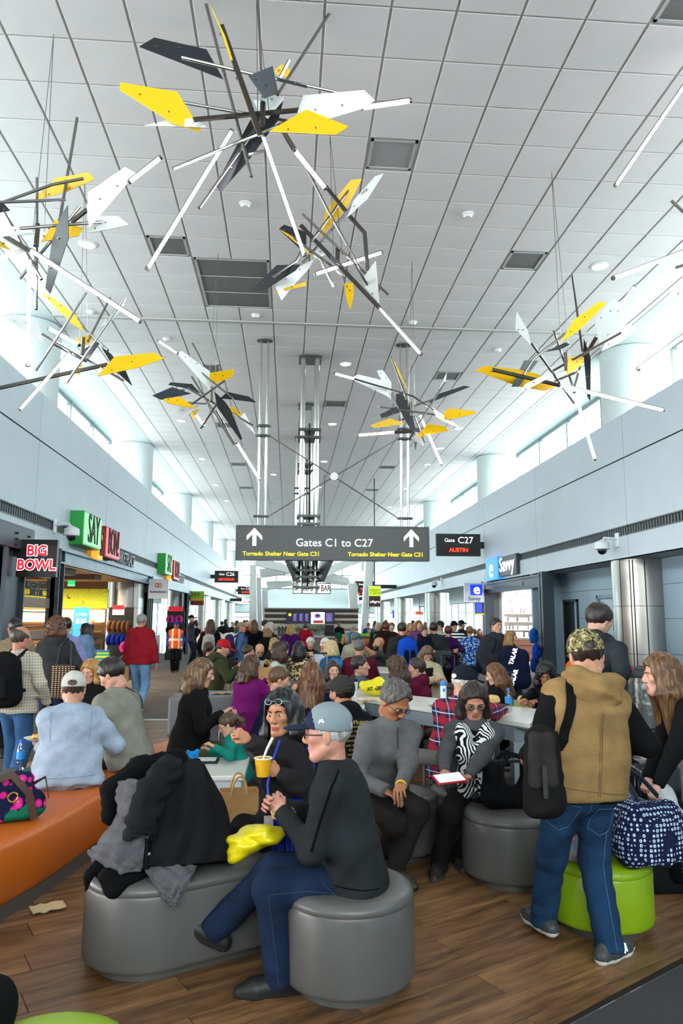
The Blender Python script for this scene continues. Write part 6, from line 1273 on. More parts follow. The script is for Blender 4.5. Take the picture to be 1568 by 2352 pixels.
drape('lower_flap', [[(325, 1985, 3.88), (395, 1990, 3.84), (452, 1988, 3.86)], [(350, 2025, 3.82), (395, 2030, 3.77), (436, 2025, 3.79)], [(385, 2062, 3.79), (400, 2066, 3.755), (414, 2060, 3.78)], [(398, 2080, 3.77), (402, 2082, 3.75), (406, 2080, 3.765)]], gq, coat, C0, .03, 36, .004, 8, .014)
parka = thing('black_parka', 'black parka with hanging sleeve piled on the grey ottoman', 'coat', C0); pk = cloth('#1b1b1f', .12, .45)
S = SDF().ell(q3(405, 1900, 4.3), (.27, .17, .24), k=.05).cone(q3(300, 1850, 4.2), q3(420, 1800, 4.3), .09, .11, .06).cone(q3(340, 1960, 4.1), q3(500, 1950, 4.15), .09, .09, .05); blob('inner_bulk', S, pk, parka, .016, ripple(.008, 21), o=C0)
drape('back_panel', [[(300, 1775, 4.32), (370, 1745, 4.36), (430, 1736, 4.38), (470, 1752, 4.4)], [(300, 1830, 4.08), (380, 1800, 4.06), (450, 1795, 4.1), (505, 1830, 4.24)], [(315, 1905, 3.92), (390, 1890, 3.9), (470, 1888, 3.95), (532, 1905, 4.14)], [(322, 1965, 3.86), (400, 1955, 3.84), (480, 1948, 3.9), (552, 1945, 4.06)], [(328, 1992, 3.85), (400, 1988, 3.82), (480, 1980, 3.87), (556, 1966, 4.02)]], pk, parka, C0, .03, 56, .009, 31)
drape('placket', [[(322, 1800, 4.02), (345, 1800, 3.98)], [(318, 1880, 3.88), (340, 1880, 3.85)], [(314, 1950, 3.84), (338, 1950, 3.82)], [(308, 1995, 3.84), (334, 1998, 3.81)]], pk, parka, C0, .03, 30, .004, 3)
S = SDF().chain([q3(385, 1772, 4.08), q3(345, 1820, 3.92), q3(326, 1905, 3.84)], [.08, .078, .072], .03, flat=0); S.cone(q3(326, 1880, 3.85), q3(322, 1925, 3.82), .075, .073, .02, flat=1); S.ell(q3(321, 1928, 3.81), (.05, .05, .03), k=.01, sub=True); blob('sleeve', S, cloth('#1d1d20', .12, .6), parka, .012, ripple(.014, 8, 1.3), o=C0)
S = SDF().chain([q3(248, 1880, 4.02), q3(258, 1815, 4.08), q3(320, 1765, 4.2), q3(410, 1740, 4.3)], [.035, .055, .06, .05], .04); blob('fur_collar', S, cloth('#0e0e10', .1, 1.0), parka, .0125, lambda x, y, z: .006*np.sin(120*x)*np.sin(110*z+60*y), o=C0)
S = SDF().chain([q3(300, 2010, 3.86), q3(262, 2035, 3.82), q3(245, 2015, 3.8)], [.05, .05, .04], .04); S.chain([q3(220, 1990, 3.86), q3(203, 2010, 3.83), q3(198, 2045, 3.82)], [.025, .022, .014], .02); S.cone(q3(250, 1985, 3.95), q3(310, 2000, 3.95), .08, .09, .05); blob('black_vest_hem', S, cloth('#101012', .1, .5), parka, .0125, ripple(.006, 4), o=C0)
for x, y in ((300, 1985), (342, 1962), (312, 1888), (262, 2035)): p = q3(x, y, 3.83)-C0; MB().ball(tuple(p), .011, 8, 5).build('snap', mat('snap_metal', '#9a9a98', .3, .9), parka, True)
# --- front man's lunch
t = thing('yellow_plastic_bag', 'crumpled yellow plastic bag on the lap of the man in the cap', 'bag', q3(585, 1935, 3.98)); o = q3(585, 1935, 3.98)
S = SDF(); S.ell(q3(575, 1930, 4.0), (.12, .1, .06), k=.04).ell(q3(610, 1918, 3.95), (.1, .08, .05), k=.04).ell(q3(545, 1955, 3.98), (.06, .06, .06), k=.04); blob('bag', S, mat('yellow_film', '#e8d416', .3, bump=.5, bscale=30), t, .01, ripple(.016, 9, 2.2), o=o)
def sandwich(label, p, r=.04, wrap='#c9a26a'):
    t = thing('wrapped_sandwich', label, 'sandwich', p); S = SDF().ell((0, 0, 0), (r*1.5, r, r), k=.01); blob('bread', S, mat('bread_crust', '#d8b071', .7, bump=.3, bscale=60, var=.25, vscale=40), t, .008, ripple(.006, 5, 3)); S = SDF().ell((.02, 0, -r*.35), (r*1.35, r*1.12, r*.8), k=.01); blob('wrapper', S, mat('wrap_'+wrap.strip('#'), wrap, .6, bump=.3, bscale=50), t, .008, ripple(.006, 6, 3)); return t
sandwich('half eaten wrapped sandwich held by the man in the cap', q3(648, 1868, 3.84)); sandwich('foil wrapped sandwich held at the end of the long table', q3(1203, 1608, 7.62), .05, '#b8953f'); sandwich('small roll held by the man in red plaid', q3(1132, 1605, 7.2), .04)
# --- cup woman's things
t = thing('yellow_paper_cup', 'yellow paper cup with a white plastic spoon', 'cup', q3(604, 1763, 4.12)); MB().lathe([(.034, -.045), (.047, .05), (.044, .05), (.032, -.04)], n=20).build('cup_body', mat('cup_yellow', '#e6a91a', .5), t, True); MB().tube([(.047*math.cos(a), .047*math.sin(a), .05) for a in [2*math.pi*k/20 for k in range(21)]], .004, 6).build('rim', mat('cup_rim_white', '#e9e4d6', .5), t, True)
MB().tube([(-.01, 0, .02), (.02, -.01, .1), (.05, -.02, .16)], .006, 6, .009).build('spoon', mat('cup_rim_white', '#e9e4d6'), t, True)
o = q3(668, 1880, 4.2); t = thing('blue_fringed_purse', 'bright blue fringed purse with gold studs', 'purse', o); bluem = mat('royal_blue_leather', '#1238b8', .45)
MB().box((-.1, -.02, -.06), (.1, .04, .1), .02).build('flap', bluem, t, True)
for k in range(15): MB().strap([(-.095+k*.0136, -.024, .0), (-.095+k*.0136+rnd.uniform(-.006, .006), -.03, -.16)], (0, -1, 0), .009, .003).build('fringe_strip', bluem, t)
for x in (-.05, .045):
    for k in range(3): MB().tube([(x-.018, -.026, .075-k*.02), (x+.018, -.028, .083-k*.02)], .005, 6).build('stud', mat('gold_stud', '#c9a544', .3, .9), t)
MB().tube([tuple(q3(x, y, Y_)-o) for x, y, Y_ in ((660, 1860, 4.18), (714, 1800, 4.3), (722, 1742, 4.42), (690, 1700, 4.42))], .008, 6).build('strap', bluem, t)
t = thing('blue_lanyard', 'blue lanyard with badge hanging on the woman eating', 'lanyard', q3(620, 1850, 4.15)); o = q3(620, 1850, 4.15); MB().strap([tuple(q3(x, y, Y_)-o) for x, y, Y_ in ((642, 1700, 4.25), (628, 1740, 4.18), (614, 1800, 4.12), (617, 1855, 4.1))], (0, -1, 0), .012, .003).build('ribbon', mat('ribbon_blue', '#1a3fb8', .6), t); MB().box((-.03, -.06, -.16), (.02, -.05, -.04)).build('badge', mat('badge_pale', '#b9a9b0', .3), t)
def paper_bag(label, c, w, d, h, rz=0.0, hand=True, lean=0):
    t = thing('paper_bag', label, 'bag', c, rz, 'brown paper bags'); m = mat('kraft_paper', '#b58a55', .8, bump=.25, bscale=25, var=.08, vscale=8); t.rotation_euler = (lean, 0, rz)
    MB().add([(-w/2, -d/2, 0), (w/2, -d/2, 0), (w/2, d/2, 0), (-w/2, d/2, 0), (-w/2, -d/2, h), (w/2, -d/2, h), (w/2, d/2, h), (-w/2, d/2, h), (0, -d/2+.01, h*.5), (0, d/2-.01, h*.5)], [(3, 2, 1, 0), (0, 1, 8), (1, 5, 8), (5, 4, 8), (4, 0, 8), (1, 2, 6, 5), (2, 3, 9), (3, 7, 9), (7, 6, 9), (6, 2, 9), (3, 0, 4, 7)]).build('bag_body', m, t)
    if hand:
        for y in (-d/2, d/2): MB().tube([(w*.2*math.cos(a), y, h-.02+.11*math.sin(a)) for a in [math.pi*k/10 for k in range(11)]], .006, 6).build('handle', m, t, True)
    return t
p = q3(548, 1835, 4.85); paper_bag('brown paper bag with two twisted handles behind the coats', (p[0], p[1], .46), .24, .12, .2, .15)
MB().box((p[0]-.25, p[1]-.2, 0), (p[0]+.25, p[1]+.22, .46), .04).build('ottoman_cube', vinyl_g, None, True, 'grey cube seat behind the coats holding a paper bag', 'ottoman')
paper_bag('tall brown paper bag on the counter beside the woman in magenta', (-.24, 8.8, .852), .25, .15, .3, .1); p = PEOPLE['redman']['w'](PEOPLE['redman']['wr'][-1]); paper_bag('small folded brown bag carried by the man in red', (p[0]-.02, p[1], p[2]-.38), .2, .1, .3, .3, False)
# --- devices
def slab(name, label, cat, c, sz, rot, m1, m2, part='screen'):
    t = thing(name, label, cat, c); t.rotation_euler = rot; a, b, d = sz; MB().box((-a/2, -b/2, -d/2), (a/2, b/2, d/2), min(.012, d*.45)).build('case', m1, t, True); MB().box((-a/2+.012, -b/2+.012, d/2), (a/2-.012, b/2-.012, d/2+.002)).build(part, m2, t); return t
scr = emit('screen_pale2', '#c9d4dc', .35)
slab('tablet', 'small tablet in a red case on the knees of the zebra scarf woman', 'tablet', q3(1032, 1788, 4.78), (.2, .14, .012), (math.radians(12), math.radians(-4), math.radians(8)), mat('red_case', '#b01020', .4), scr); slab('phone', 'dark phone in red case held by standing man', 'phone', q3(1440, 1540, 6.15), (.08, .15, .012), (math.radians(25), 0, math.radians(-50)), mat('red_case', '#b01020'), mat('screen_black', '#101113')); slab('tablet', 'black tablet used by the smiling woman', 'tablet', q3(535, 1648, 6.95), (.24, .18, .014), (math.radians(20), math.radians(-14), math.radians(-70)), mat('black_case', '#141416', .4), mat('screen_black', '#101113'))
# --- black tote, messenger bag, quilted duffel
o = np.array((1.56, 5.1, .46)); t = thing('black_tote', 'black zipped tote bag standing on the grey ottoman', 'bag', o); S = SDF()
for x in (-.13, .13): S.cone(o+V3(x, 0, .09), o+V3(x*1.02, 0, .25), .085, .07, .05)
S.cone(o+V3(-.14, 0, .07), o+V3(.14, 0, .07), .075, .075, .05); blob('body', S, cloth('#131418', .15, .5), t, .012, ripple(.006, 12), lambda x, y, z: np.maximum(.462-z, z-.46-.31)+0*x+0*y, o=o)
MB().box((-.19, -.02, .3), (.19, .02, .318)).build('zip_band', mat('zip_black', '#26272b', .4), t)
for y in (-.075, .075): MB().strap([(-.09, y, .1), (-.09, y*1.1, .3), (-.02, y*.6, .36), (.09, y*.8, .33), (.1, y*1.15, .1)], (0, 1, 0), .03, .006).build('handle', cloth('#1b1c20'), t)
o = q3(1250, 1775, 3.66); t = thing('messenger_bag', 'dark messenger bag slung on the left side of the camouflage cap man', 'bag', o); S = SDF()
for x_ in (-.05, .045): S.cone((x_, .01, -.15), (x_*.8, .02, .17), .062, .045, .04)
S.cone((0, .01, -.15), (0, .02, .17), .066, .05, .05); blob('body', S, cloth('#1c1a1a', .1, .4), t, .0125, ripple(.005, 2)); S = SDF()
for x_ in (-.06, .02): S.cone((x_, -.04, -.04), (x_*.8, -.015, .17), .035, .035, .03)
blob('flap', S, cloth('#332f2e'), t, .0115, ripple(.003, 6)); MB().strap([(-.03, -.085, .05), (-.03, -.095, -.1)], (0, -1, 0), .022, .005).build('closing_strap', dark_m, t)
BAG_T, BAG_O = t, o
MB().box(tuple(q3(1256, 1695, 3.69)-o), tuple(q3(1281, 1680, 3.68)-o)).build('buckle', mat('buckle_black', '#0c0c0c', .3), t)
o = np.array((2.02, 4.25, .385)); t = thing('quilted_duffel', 'navy and white quilted duffel bag on the lime ottoman', 'bag', o, .25); t.scale = (1.22, 1.1, 1.3); S = SDF()
for x in (-.12, .12): S.cone((x, -.12, .09), (x*.7, -.12, .2), .075, .07, .05).cone((x, .2, .09), (x*.7, .2, .2), .075, .07, .05)
S.cone((-.1, -.12, .1), (.1, .2, .1), .08, .08, .05).cone((.1, -.12, .1), (-.1, .2, .1), .08, .08, .05).cone((0, -.12, .14), (0, .2, .14), .12, .12, .05); blob('body', S, pat('quilt'), t, .012, ripple(.005, 3), lambda x, y, z: -z+.004+0*x+0*y)
S = SDF().cone((-.085, -.205, .06), (-.06, -.2, .19), .03, .025, .03).cone((.085, -.205, .06), (.06, -.2, .19), .03, .025, .03).cone((0, -.21, .06), (0, -.2, .2), .04, .03, .06); blob('end_pocket', S, pat('quilt'), t, .01)
for x in (-.06, .06): MB().strap([(x, -.1, .28), (x*.8, -.02, .33), (x*.6, .06, .36), (x*.8, .14, .32), (x, .2, .28)], (1 if x > 0 else -1, 0, .3), .025, .008).build('handle', mat('navy_handle', '#161c34', .7), t, True)
MB().strap([(.2, -.1, .2), (.24, -.14, .02), (.235, -.13, -.16), (.2, -.1, -.12), (.21, -.05, .1)], (1, 0, 0), .03, .006).build('strap', pat('quilt'), t, True)
o = np.array((1.62, 4.22, .39)); t = thing('floral_bag', 'red and green floral bag between the legs of the standing man', 'bag', o); S = SDF().cone((-.03, 0, .08), (.06, 0, .08), .08, .08, .04).cone((-.02, 0, .2), (.05, 0, .2), .055, .055, .05); blob('body', S, pat('redfloral'), t, .011, ripple(.005, 3), lambda x, y, z: -z+.003+0*x+0*y); MB().strap([(-.03, 0, .24), (0, 0, .3), (.05, 0, .25)], (0, 1, 0), .02, .005).build('handle', mat('green_trim', '#2a3a20', .7), t)
o = np.array((2.45, 4.75, 0)); t = thing('white_garment', 'white and black jacket hanging by the quilted bag', 'jacket', o); S = SDF().chain([(0, 0, .62), (.03, -.02, .45), (.0, -.02, .3)], [.07, .1, .06], .04); blob('white_body', S, cloth('#d8dade', .05, .6), t, .012, ripple(.012, 7, 1.5)); S = SDF().chain([(.08, .02, .5), (.1, 0, .3), (.06, 0, .12)], [.09, .1, .05], .04); blob('black_body', S, cloth('#131416'), t, .012, ripple(.01, 3, 1.4)); MB().box((-.1, .0, 0), (.2, .25, .14), .03).build('base_stack', cloth('#1b1c20'), t, True)
def suitcase(label, x, y, m, w=.38, d=.22, h=.55, rz=0.0, hand=.4):
    t = thing('suitcase', label, 'suitcase', (x, y, 0), rz, 'rolling suitcases'); MB().box((-w/2, -d/2, .05), (w/2, d/2, h), .04).build('shell', m, t, True); MB().box((-w/2+.03, -d/2-.02, .12), (w/2-.03, -d/2+.01, h*.62), .02).build('front_pocket', m, t, True)
    for sx in (-1, 1):
        MB().tube([(sx*w*.3, d/2-.04, h), (sx*w*.3, d/2-.04, h+hand)], .009, 8).build('handle_rod', chair_rod, t, True); MB().rings([[(sx*(w/2-.06)+dx, d/2-.05+.03*math.cos(a), .03+.03*math.sin(a)) for a in [2*math.pi*k/12 for k in range(12)]] for dx in (-.02, .02)]).build('wheel', dark_m, t, True)
    MB().tube([(-w*.3, d/2-.04, h+hand), (w*.3, d/2-.04, h+hand)], .014, 8).build('grip', dark_m, t, True); MB().box((-w*.2, -d/2-.03, h-.09), (w*.2, -d/2, h-.07)).build('carry_handle', dark_m, t)
    return t
suitcase('magenta suitcase behind the standing man', 3.22, 7.2, mat('magenta_fabric', '#a8145c', .5), .24, .34, .68, .2, .25); p = atz(1055, 1570); suitcase('brown leather rolling suitcase pulled through the crowd', 3.02, 13.6, mat('brown_leather', '#5c3a28', .45, var=.15), .42, .25, .55, 0, .5); p = q3(1165, 1600, 8.6); suitcase('black suitcase with raised handle behind the auburn haired woman', p[0], p[1], mat('black_fabric', '#17181b', .7), .36, .22, .55, .2, .55); p = q3(735, 1530, 11.2); suitcase('dark suitcase with raised handle between the tables', p[0], p[1], mat('black_fabric', '#17181b'), .36, .22, .5, 0, .7)
t = thing('black_shell_case', 'glossy black case at the feet of the bending woman', 'suitcase', (2.95, 5.9, 0)); MB().box((-.2, -.15, .04), (.2, .15, .62), .06).build('shell', mat('gloss_black', '#15171a', .12, spec=.6), t, True); MB().box((-.18, -.13, 0), (.18, .13, .05)).build('wheel_base', dark_m, t)
# --- left bench clutter
o = np.array((-1.76, 4.95, .46)); t = thing('floral_handbag', 'navy handbag with pink flowers and brown leather straps', 'bag', o, .3); t.scale = (1.3, 1.2, 1.3); S = SDF().cone((-.12, 0, .07), (.1, .0, .07), .075, .075, .05).cone((-.1, 0, .15), (.06, 0, .17), .06, .06, .06); blob('body', S, pat('floral'), t, .011, ripple(.01, 5, 1.3), lambda x, y, z: -z+.003+0*x+0*y)
lea = mat('brown_strap_leather', '#4a2a1c', .45); MB().strap([(-.14, -.07, .1), (-.08, -.08, .2), (.02, -.08, .23), (.1, -.085, .14), (.13, -.085, .02)], (0, -1, .2), .035, .008).build('strap', lea, t, True); MB().tube([(.03+.022*math.cos(a), -.1, .13+.022*math.sin(a)) for a in [2*math.pi*k/12 for k in range(13)]], .004, 6).build('ring', mat('gold_stud', '#c9a544'), t)
MB().strap([(.1, 0, .16), (.17, -.02, .2), (.19, -.03, .1)], (1, 0, 0), .03, .006).build('side_strap', lea, t)
slab('laptop', 'grey laptop lid at the left edge of the bench', 'laptop', (-2.15, 5.35, .62), (.3, .22, .02), (math.radians(70), 0, math.radians(65)), mat('laptop_grey', '#6a6d6c', .4, .4), mat('laptop_grey2', '#77797a', .4, .4), 'lid_face'); MB().box((-2.32, 5.2, .46), (-2.0, 5.5, .5), .01).build('laptop_sleeve', cloth('#3a3c40'), None, label='dark grey sleeve lying on the bench end', cat='sleeve')
o = np.array((-2.45, 6.5, 0)); t = thing('red_bag', 'dark red bag on the floor beyond the orange bench', 'bag', o); S = SDF().cone((-.12, 0, .1), (.15, 0, .1), .1, .1, .05).cone((-.1, 0, .36), (.12, 0, .36), .09, .08, .06); blob('body', S, mat('red_nylon', '#8c1020', .4), t, .015, ripple(.008, 2)); MB().strap([(-.08, 0, .44), (0, 0, .52), (.08, 0, .44)], (0, 1, 0), .025, .006).build('handle', dark_m, t)
o = np.array((-2.28, 5.95, 0)); t = thing('teal_bag', 'teal bag standing behind the laptop', 'bag', o); S = SDF().cone((-.06, 0, .12), (.08, 0, .12), .11, .11, .05).cone((-.05, 0, .4), (.07, 0, .42), .08, .08, .06); blob('body', S, cloth('#14474f'), t, .016, ripple(.008, 2)); MB().strap([(-.05, 0, .48), (0, 0, .54), (.06, 0, .49)], (0, 1, 0), .02, .005).build('handle', dark_m, t)
bt_c = glass('clear_plastic', '#e6f2f8', .1); 
def bottle(label, c, h=.21, cap='#1a6fd0', lab='#2f8fd8', r=.032):
    t = thing('water_bottle', label, 'bottle', c, group='water bottles'); MB().lathe([(r*.9, 0), (r, .01), (r, h*.3), (r*.93, h*.34), (r, h*.38), (r, h*.66), (r*.75, h*.78), (r*.4, h*.9), (r*.4, h*.95)], n=18).build('bottle_body', bt_c, t, True); MB().lathe([(r*1.02, h*.38), (r*1.02, h*.63)], n=18).build('label_band', mat('band_'+lab.strip('#'), lab, .4), t, True); MB().lathe([(r*.46, h*.9), (r*.46, h)], n=12).build('cap', mat('cap_'+cap.strip('#'), cap, .4), t, True); return t
t0_ = MB().box((-2.28, 6.05, 0), (-1.98, 6.35, .52), .02).build('side_table', mat('dark_side_table', '#4b4f52', .5), None, True, 'small dark block table beyond the orange bench', 'table'); bottle('water bottle with blue cap beyond the orange bench', (-2.12, 6.2, .52), .24)
for x, y, Y_, z, l_ in ((892, 1602, 8.05, .88, 'beside the yellow bag on the long table'), (1168, 1630, 7.35, .88, 'near the end of the long table'), (700, 1520, 14.2, .88, 'on the far table before the old lady'), (716, 1523, 13.9, .88, 'on the far table beside the other bottle')): p = atz(x, y+6, z); bottle('water bottle with blue label '+l_, (p[0], p[1], z), .22 if Y_ < 10 else .24)
def can(label, x, y, z, h=.17, r=.034, c='#dfe6ea', c2='#2a7fd0'):
    p = atz(x, y, z); t = thing('tall_can', label, 'can', (p[0], p[1], z)); MB().lathe([(r*.85, 0), (r, .01), (r, h-.02), (r*.85, h)], n=18).build('can_body', mat('can_white', c, .35), t, True); MB().lathe([(r*1.01, h*.75), (r*1.01, h-.02), (r*.86, h+.001)], n=18).build('blue_band', mat('can_blue', c2, .35), t, True); MB().box((-.012, -r-.002, h*.45), (.012, -r+.004, h*.62)).build('print_mark', mat('can_blue', c2), t)
can('tall white and blue can in front of the plaid shirt', 1018, 1608, .88, .2); can('tall white and blue can on the far table', 873, 1522, .88, .2)
p = atz(812, 1602, .88); t = thing('shaker_bottle', 'frosted shaker bottle with black lid on the long table', 'bottle', (p[0], p[1], .88)); MB().lathe([(.036, 0), (.045, .17)], n=20).build('cup', mat('frosted', '#c9cdcc', .3), t, True); MB().lathe([(.047, .17), (.047, .2), (.03, .22), (.015, .25)], n=20).build('lid', mat('lid_black', '#17181a', .4), t, True)
p = atz(858, 1598, .88); t = thing('yellow_plastic_bag', 'knotted bright yellow plastic bag with black print on long table', 'bag', (p[0], p[1], .88)); S = SDF().ell((0, 0, .09), (.15, .12, .09), k=.04).ell((.06, 0, .15), (.07, .06, .06), k=.05).ell((-.13, 0, .13), (.035, .03, .04), k=.03); blob('bag', S, mat('yellow_film', '#e8d416', .3, bump=.5, bscale=30), t, .012, ripple(.009, 4, 2), lambda x, y, z: -z+.003+0*x+0*y)
text('printed_lettering', 'AT GIRL', .055, mat('black_print', '#171717'), (.01, -.125, .09), (R90-.25, -.1, 0), t, .003, bold=.002)
wrapm = mat('napkin_tan', '#c7a273', .8, bump=.4, bscale=20)
def napkin(label, p, sz, rz, m=wrapm, name='paper_napkin'):
    n = 6; vs = [(sz[0]*(i/n-.5), sz[1]*(j/n-.5), .006+.012*abs(math.sin(i*1.9+j*1.3+rz*5))) for i in range(n+1) for j in range(n+1)]; fs = [(i*(n+1)+j, (i+1)*(n+1)+j, (i+1)*(n+1)+j+1, i*(n+1)+j+1) for i in range(n) for j in range(n)]
    b = MB().add(vs, fs).add([(x, y, z-.004) for x, y, z in vs], [f[::-1] for f in fs]); o = b.build(name, m, None, True, label, 'napkin'); o.location = p; o.rotation_euler = (0, 0, rz); return o
napkin('crumpled paper napkin lying on the plank floor', atz(110, 2088, .002), (.19, .13), .5, mat('napkin_pale', '#d9bf94', .85, bump=.3, bscale=30)); napkin('paper wrapper on the long table near the cap man', atz(842, 1612, .88), (.2, .12), .2); napkin('paper wrapper on the long table beside the plaid shirt', atz(1002, 1622, .88), (.16, .1), .7); napkin('white papers on the table by the boy', atz(705, 1600, .862), (.3, .2), .2, mat('paper_white', '#dfe3e4', .7)); napkin('flat wrapper on the grey counter ledge', (-.75, 8.75, .852), (.22, .1), .1)
# low table and bench smalls
p = np.array((-1.0, 7.25, .46)); t = thing('coffee_cup', 'white lidded coffee cup on the orange bench', 'cup', p); MB().lathe([(.03, 0), (.04, .1)], n=16).build('cup_body', mat('cup_kraft', '#9a7448', .7), t, True); MB().lathe([(.043, .1), (.043, .112), (.036, .125)], n=16).build('lid', mat('lid_white', '#e4e4e0', .4), t, True)
o = np.array((-.78, 6.28, .5)); t = thing('plush_toy', 'bright blue plush toy on the low white table', 'toy', o); S = SDF().ell((0, 0, .05), (.06, .045, .05), k=.02).ell((.02, 0, .11), (.04, .036, .036), k=.02)
for x, z in ((-.05, .03), (.06, .02), (-.02, .14), (.055, .145)): S.ell((x, -.01, z), (.02, .018, .022), k=.02)
blob('body', S, cloth('#1f8fd8', .2, .8), t, .007, ripple(.003, 3, 3)); MB().ball((.03, -.036, .12), .006, 6, 4).build('button_eye', dark_m, t)
t = thing('activity_tray', 'dark drawing tray in front of the child', 'tray', (-.72, 6.6, .5)); MB().box((-.14, -.1, 0), (.14, .1, .02)).build('base', mat('tray_black', '#1c1c1e', .5), t); MB().box((-.12, -.08, .02), (.12, .08, .023)).build('sheet', mat('paper_white', '#dfe3e4'), t)
p = PEOPLE['bluesweat']['w'](PEOPLE['bluesweat']['hands'][-1][0]); t = thing('paper_plate', 'white paper plate with yellow food held by the pale blue sweatshirt man', 'plate', (p[0], p[1], p[2]+.035)); MB().lathe([(.02, 0), (.07, .002), (.105, .018), (.107, .018), (.07, -.004), (.02, -.004)], n=28).build('plate', mat('plate_paper', '#e6e1d6', .6), t, True); S = SDF().ell((.02, 0, .025), (.06, .05, .025), k=.01); blob('food', S, mat('food_yellow', '#e0a836', .6, bump=.4, bscale=60), t, .008, ripple(.008, 3, 3))
p = atz(547, 1533, .0); t = thing('food_tray', 'small paper tray of food held by the man in red cap', 'tray', q3(549, 1538, 11.05)); MB().box((-.1, -.07, 0), (.1, .07, .03)).build('tray', mat('paper_white', '#dfe3e4'), t); S = SDF().ell((0, 0, .04), (.08, .05, .025), k=.01); blob('food', S, mat('food_yellow', '#e0a836'), t, .012, ripple(.008, 3, 3))
p = atz(600, 1560, .745)
# reader's wrist wear
i = PEOPLE['reader']; w_ = i['wr'][-1]; d_ = unit(i['wr'][-1]-i['el'][-1])
for k_, (off, r_, m_, nm, lb) in enumerate(((-.01, .034, mat('watch_steel', '#b9b6ae', .25, .9), 'wrist_watch', 'steel wrist watch on the reading man'), (.02, .031, mat('band_gold', '#d8b830', .5), 'wrist_band', 'yellow wrist band on the reading man'))):
    c_ = w_+d_*off; u_ = unit(np.cross(d_, (0, 0, 1))); v_ = np.cross(d_, u_); MB().tube([tuple(c_+(u_*math.cos(a)+v_*math.sin(a))*r_) for a in [2*math.pi*k/16 for k in range(17)]], .008, 6).build(nm, m_, i['root'], True)
# zebra scarf
i = PEOPLE['zebrawoman']; t = thing('zebra_scarf', 'black and white zebra print scarf hanging down the front', 'scarf', i['w']((0, 0, 0)), i['fa']); U, lat, fw, nb, H_ = i['U'], i['lat'], i['fw'], i['nb'], i['H']; S = SDF()
S.chain([nb+lat*.07-fw*.03+U*.01, nb-fw*.075+U*.02, nb-lat*.07-fw*.03+U*.01], [.035, .035, .035], .03)
for x in (-1, 1): S.chain([nb+lat*x*.07-fw*.03+U*.01, nb+lat*x*.08+fw*.1-U*.06, nb+lat*x*.06+fw*.19-U*.17, nb+lat*x*.065+fw*.19-U*.32, nb+lat*x*.07+fw*.2-U*.44], [.035, .045, .05, .05, .045], .03, lat=lat, ls=1.25)
S.chain([nb+lat*.09+fw*.1-U*.05, nb+fw*.2-U*.17, nb-lat*.09+fw*.1-U*.05], [.03, .032, .03], .03); blob('scarf', S, pat('zebra'), t, .0115, ripple(.006, 5, 1.6))
# lettering on clothes
i = PEOPLE['hoodman']; bk_ = -i['fw']
def on_back(key, s_, size, up, m, dx=0.0, out=.17, **kw):
    i = PEOPLE[key]; p = i['pel']+i['U']*up*i['H']-i['fw']*out*i['s']*(.7+.3*i['fat'])+i['lat']*dx; n = unit(-i['fw']); o = world_text('back_print', s_, size, m, tuple(p), tuple(n), i['root'], .004, **kw); return o
gold = mat('print_gold', '#a8963c', .6)
for k_, (s_, z_) in enumerate(((0, .255), (0, .235), (0, .215), (0, .195), (0, .175), (0, .155), (0, .135), (0, .115))): on_back('hoodman', ('and Motors', '== ======= ===', '=== == ====', '=== =====', '==== = ====', '== ====== ==', '===== ====', '=== == =====')[k_], .05 if k_ == 0 else .042, z_, gold, out=.175)
on_back('boy', 'R', .12, .2, swhite, -.05, .115)
i = PEOPLE['maroonhood']; p = i['pel']+i['U']*.2*i['H']+i['fw']*.15; 
for s_, z_, sz in (('DIAMOND', .225, .05), ('========', .195, .04), ('=====', .17, .035)): q_ = i['pel']+i['U']*z_*i['H']+i['fw']*.1-i['lat']*.14; world_text('chest_print', s_, sz, swhite, tuple(q_), tuple(unit(i['fw']*.35-i['lat'])), i['root'], .004)
i = PEOPLE['capman']; toh = lambda p: tuple(i['hd']+i['HR']@(V3(*p)*i['hsz']))
mk = MB()
for a_, b_ in (((-.086, .028, .058), (-.088, .02, .073)), ((-.087, .006, .058), (-.085, .013, .074)), ((-.088, .024, .066), (-.088, .008, .066))): mk.tube([toh(a_), toh(b_)], .0035, 6)
mk.build('cap_emblem', swhite, i['root'])
S = SDF().ell((0, -.012, .04), (.0915, .1105, .1015), k=.005); v, q = S.mesh(.005, None, lambda x, y, z: np.maximum(-(z-(.022+.14*y)), -(y-.045+.25*np.abs(x)*0-.25*(z-.04)))); mesh_np('cap_front_panel', i['hd']+(v*i['hsz'])@i['HR'].T, q, cloth('#272f4a', .05), i['root'])
# seams and stitching laid on the garments
from mathutils.bvhtree import BVHTree
def part(root, nm): return next(c for c in root.children if c.name.split('.')[0] == nm)
def seam(key, nm, lines, d, m, r=.003, name='seam', n=14, off=.0015):
    i = PEOPLE[key]; ob = part(i['root'], nm); me = ob.data; bv = BVHTree.FromPolygons([v.co.copy() for v in me.vertices], [tuple(q.vertices) for q in me.polygons]); d = Vector(d).normalized()
    for ln in lines:
        pts = []
        for k in range(len(ln)-1):
            for j in range(n):
                q = Vector(ln[k]).lerp(Vector(ln[k+1]), j/(n-1)); h, nr, _, _ = bv.ray_cast(q-d*1.2, d)
                if h is not None and (not pts or (h-pts[-1]).length < .15): pts.append(h-d*off)
        if len(pts) > 3: MB().tube(pts[::2]+[pts[-1]], r, 5).build(name, m, ob, True)
i = PEOPLE['camoman']; pl, U, lt, H_ = i['pel'], i['U'], i['lat'], i['H']; g_ = lambda x, z: tuple(pl+lt*x+U*z)
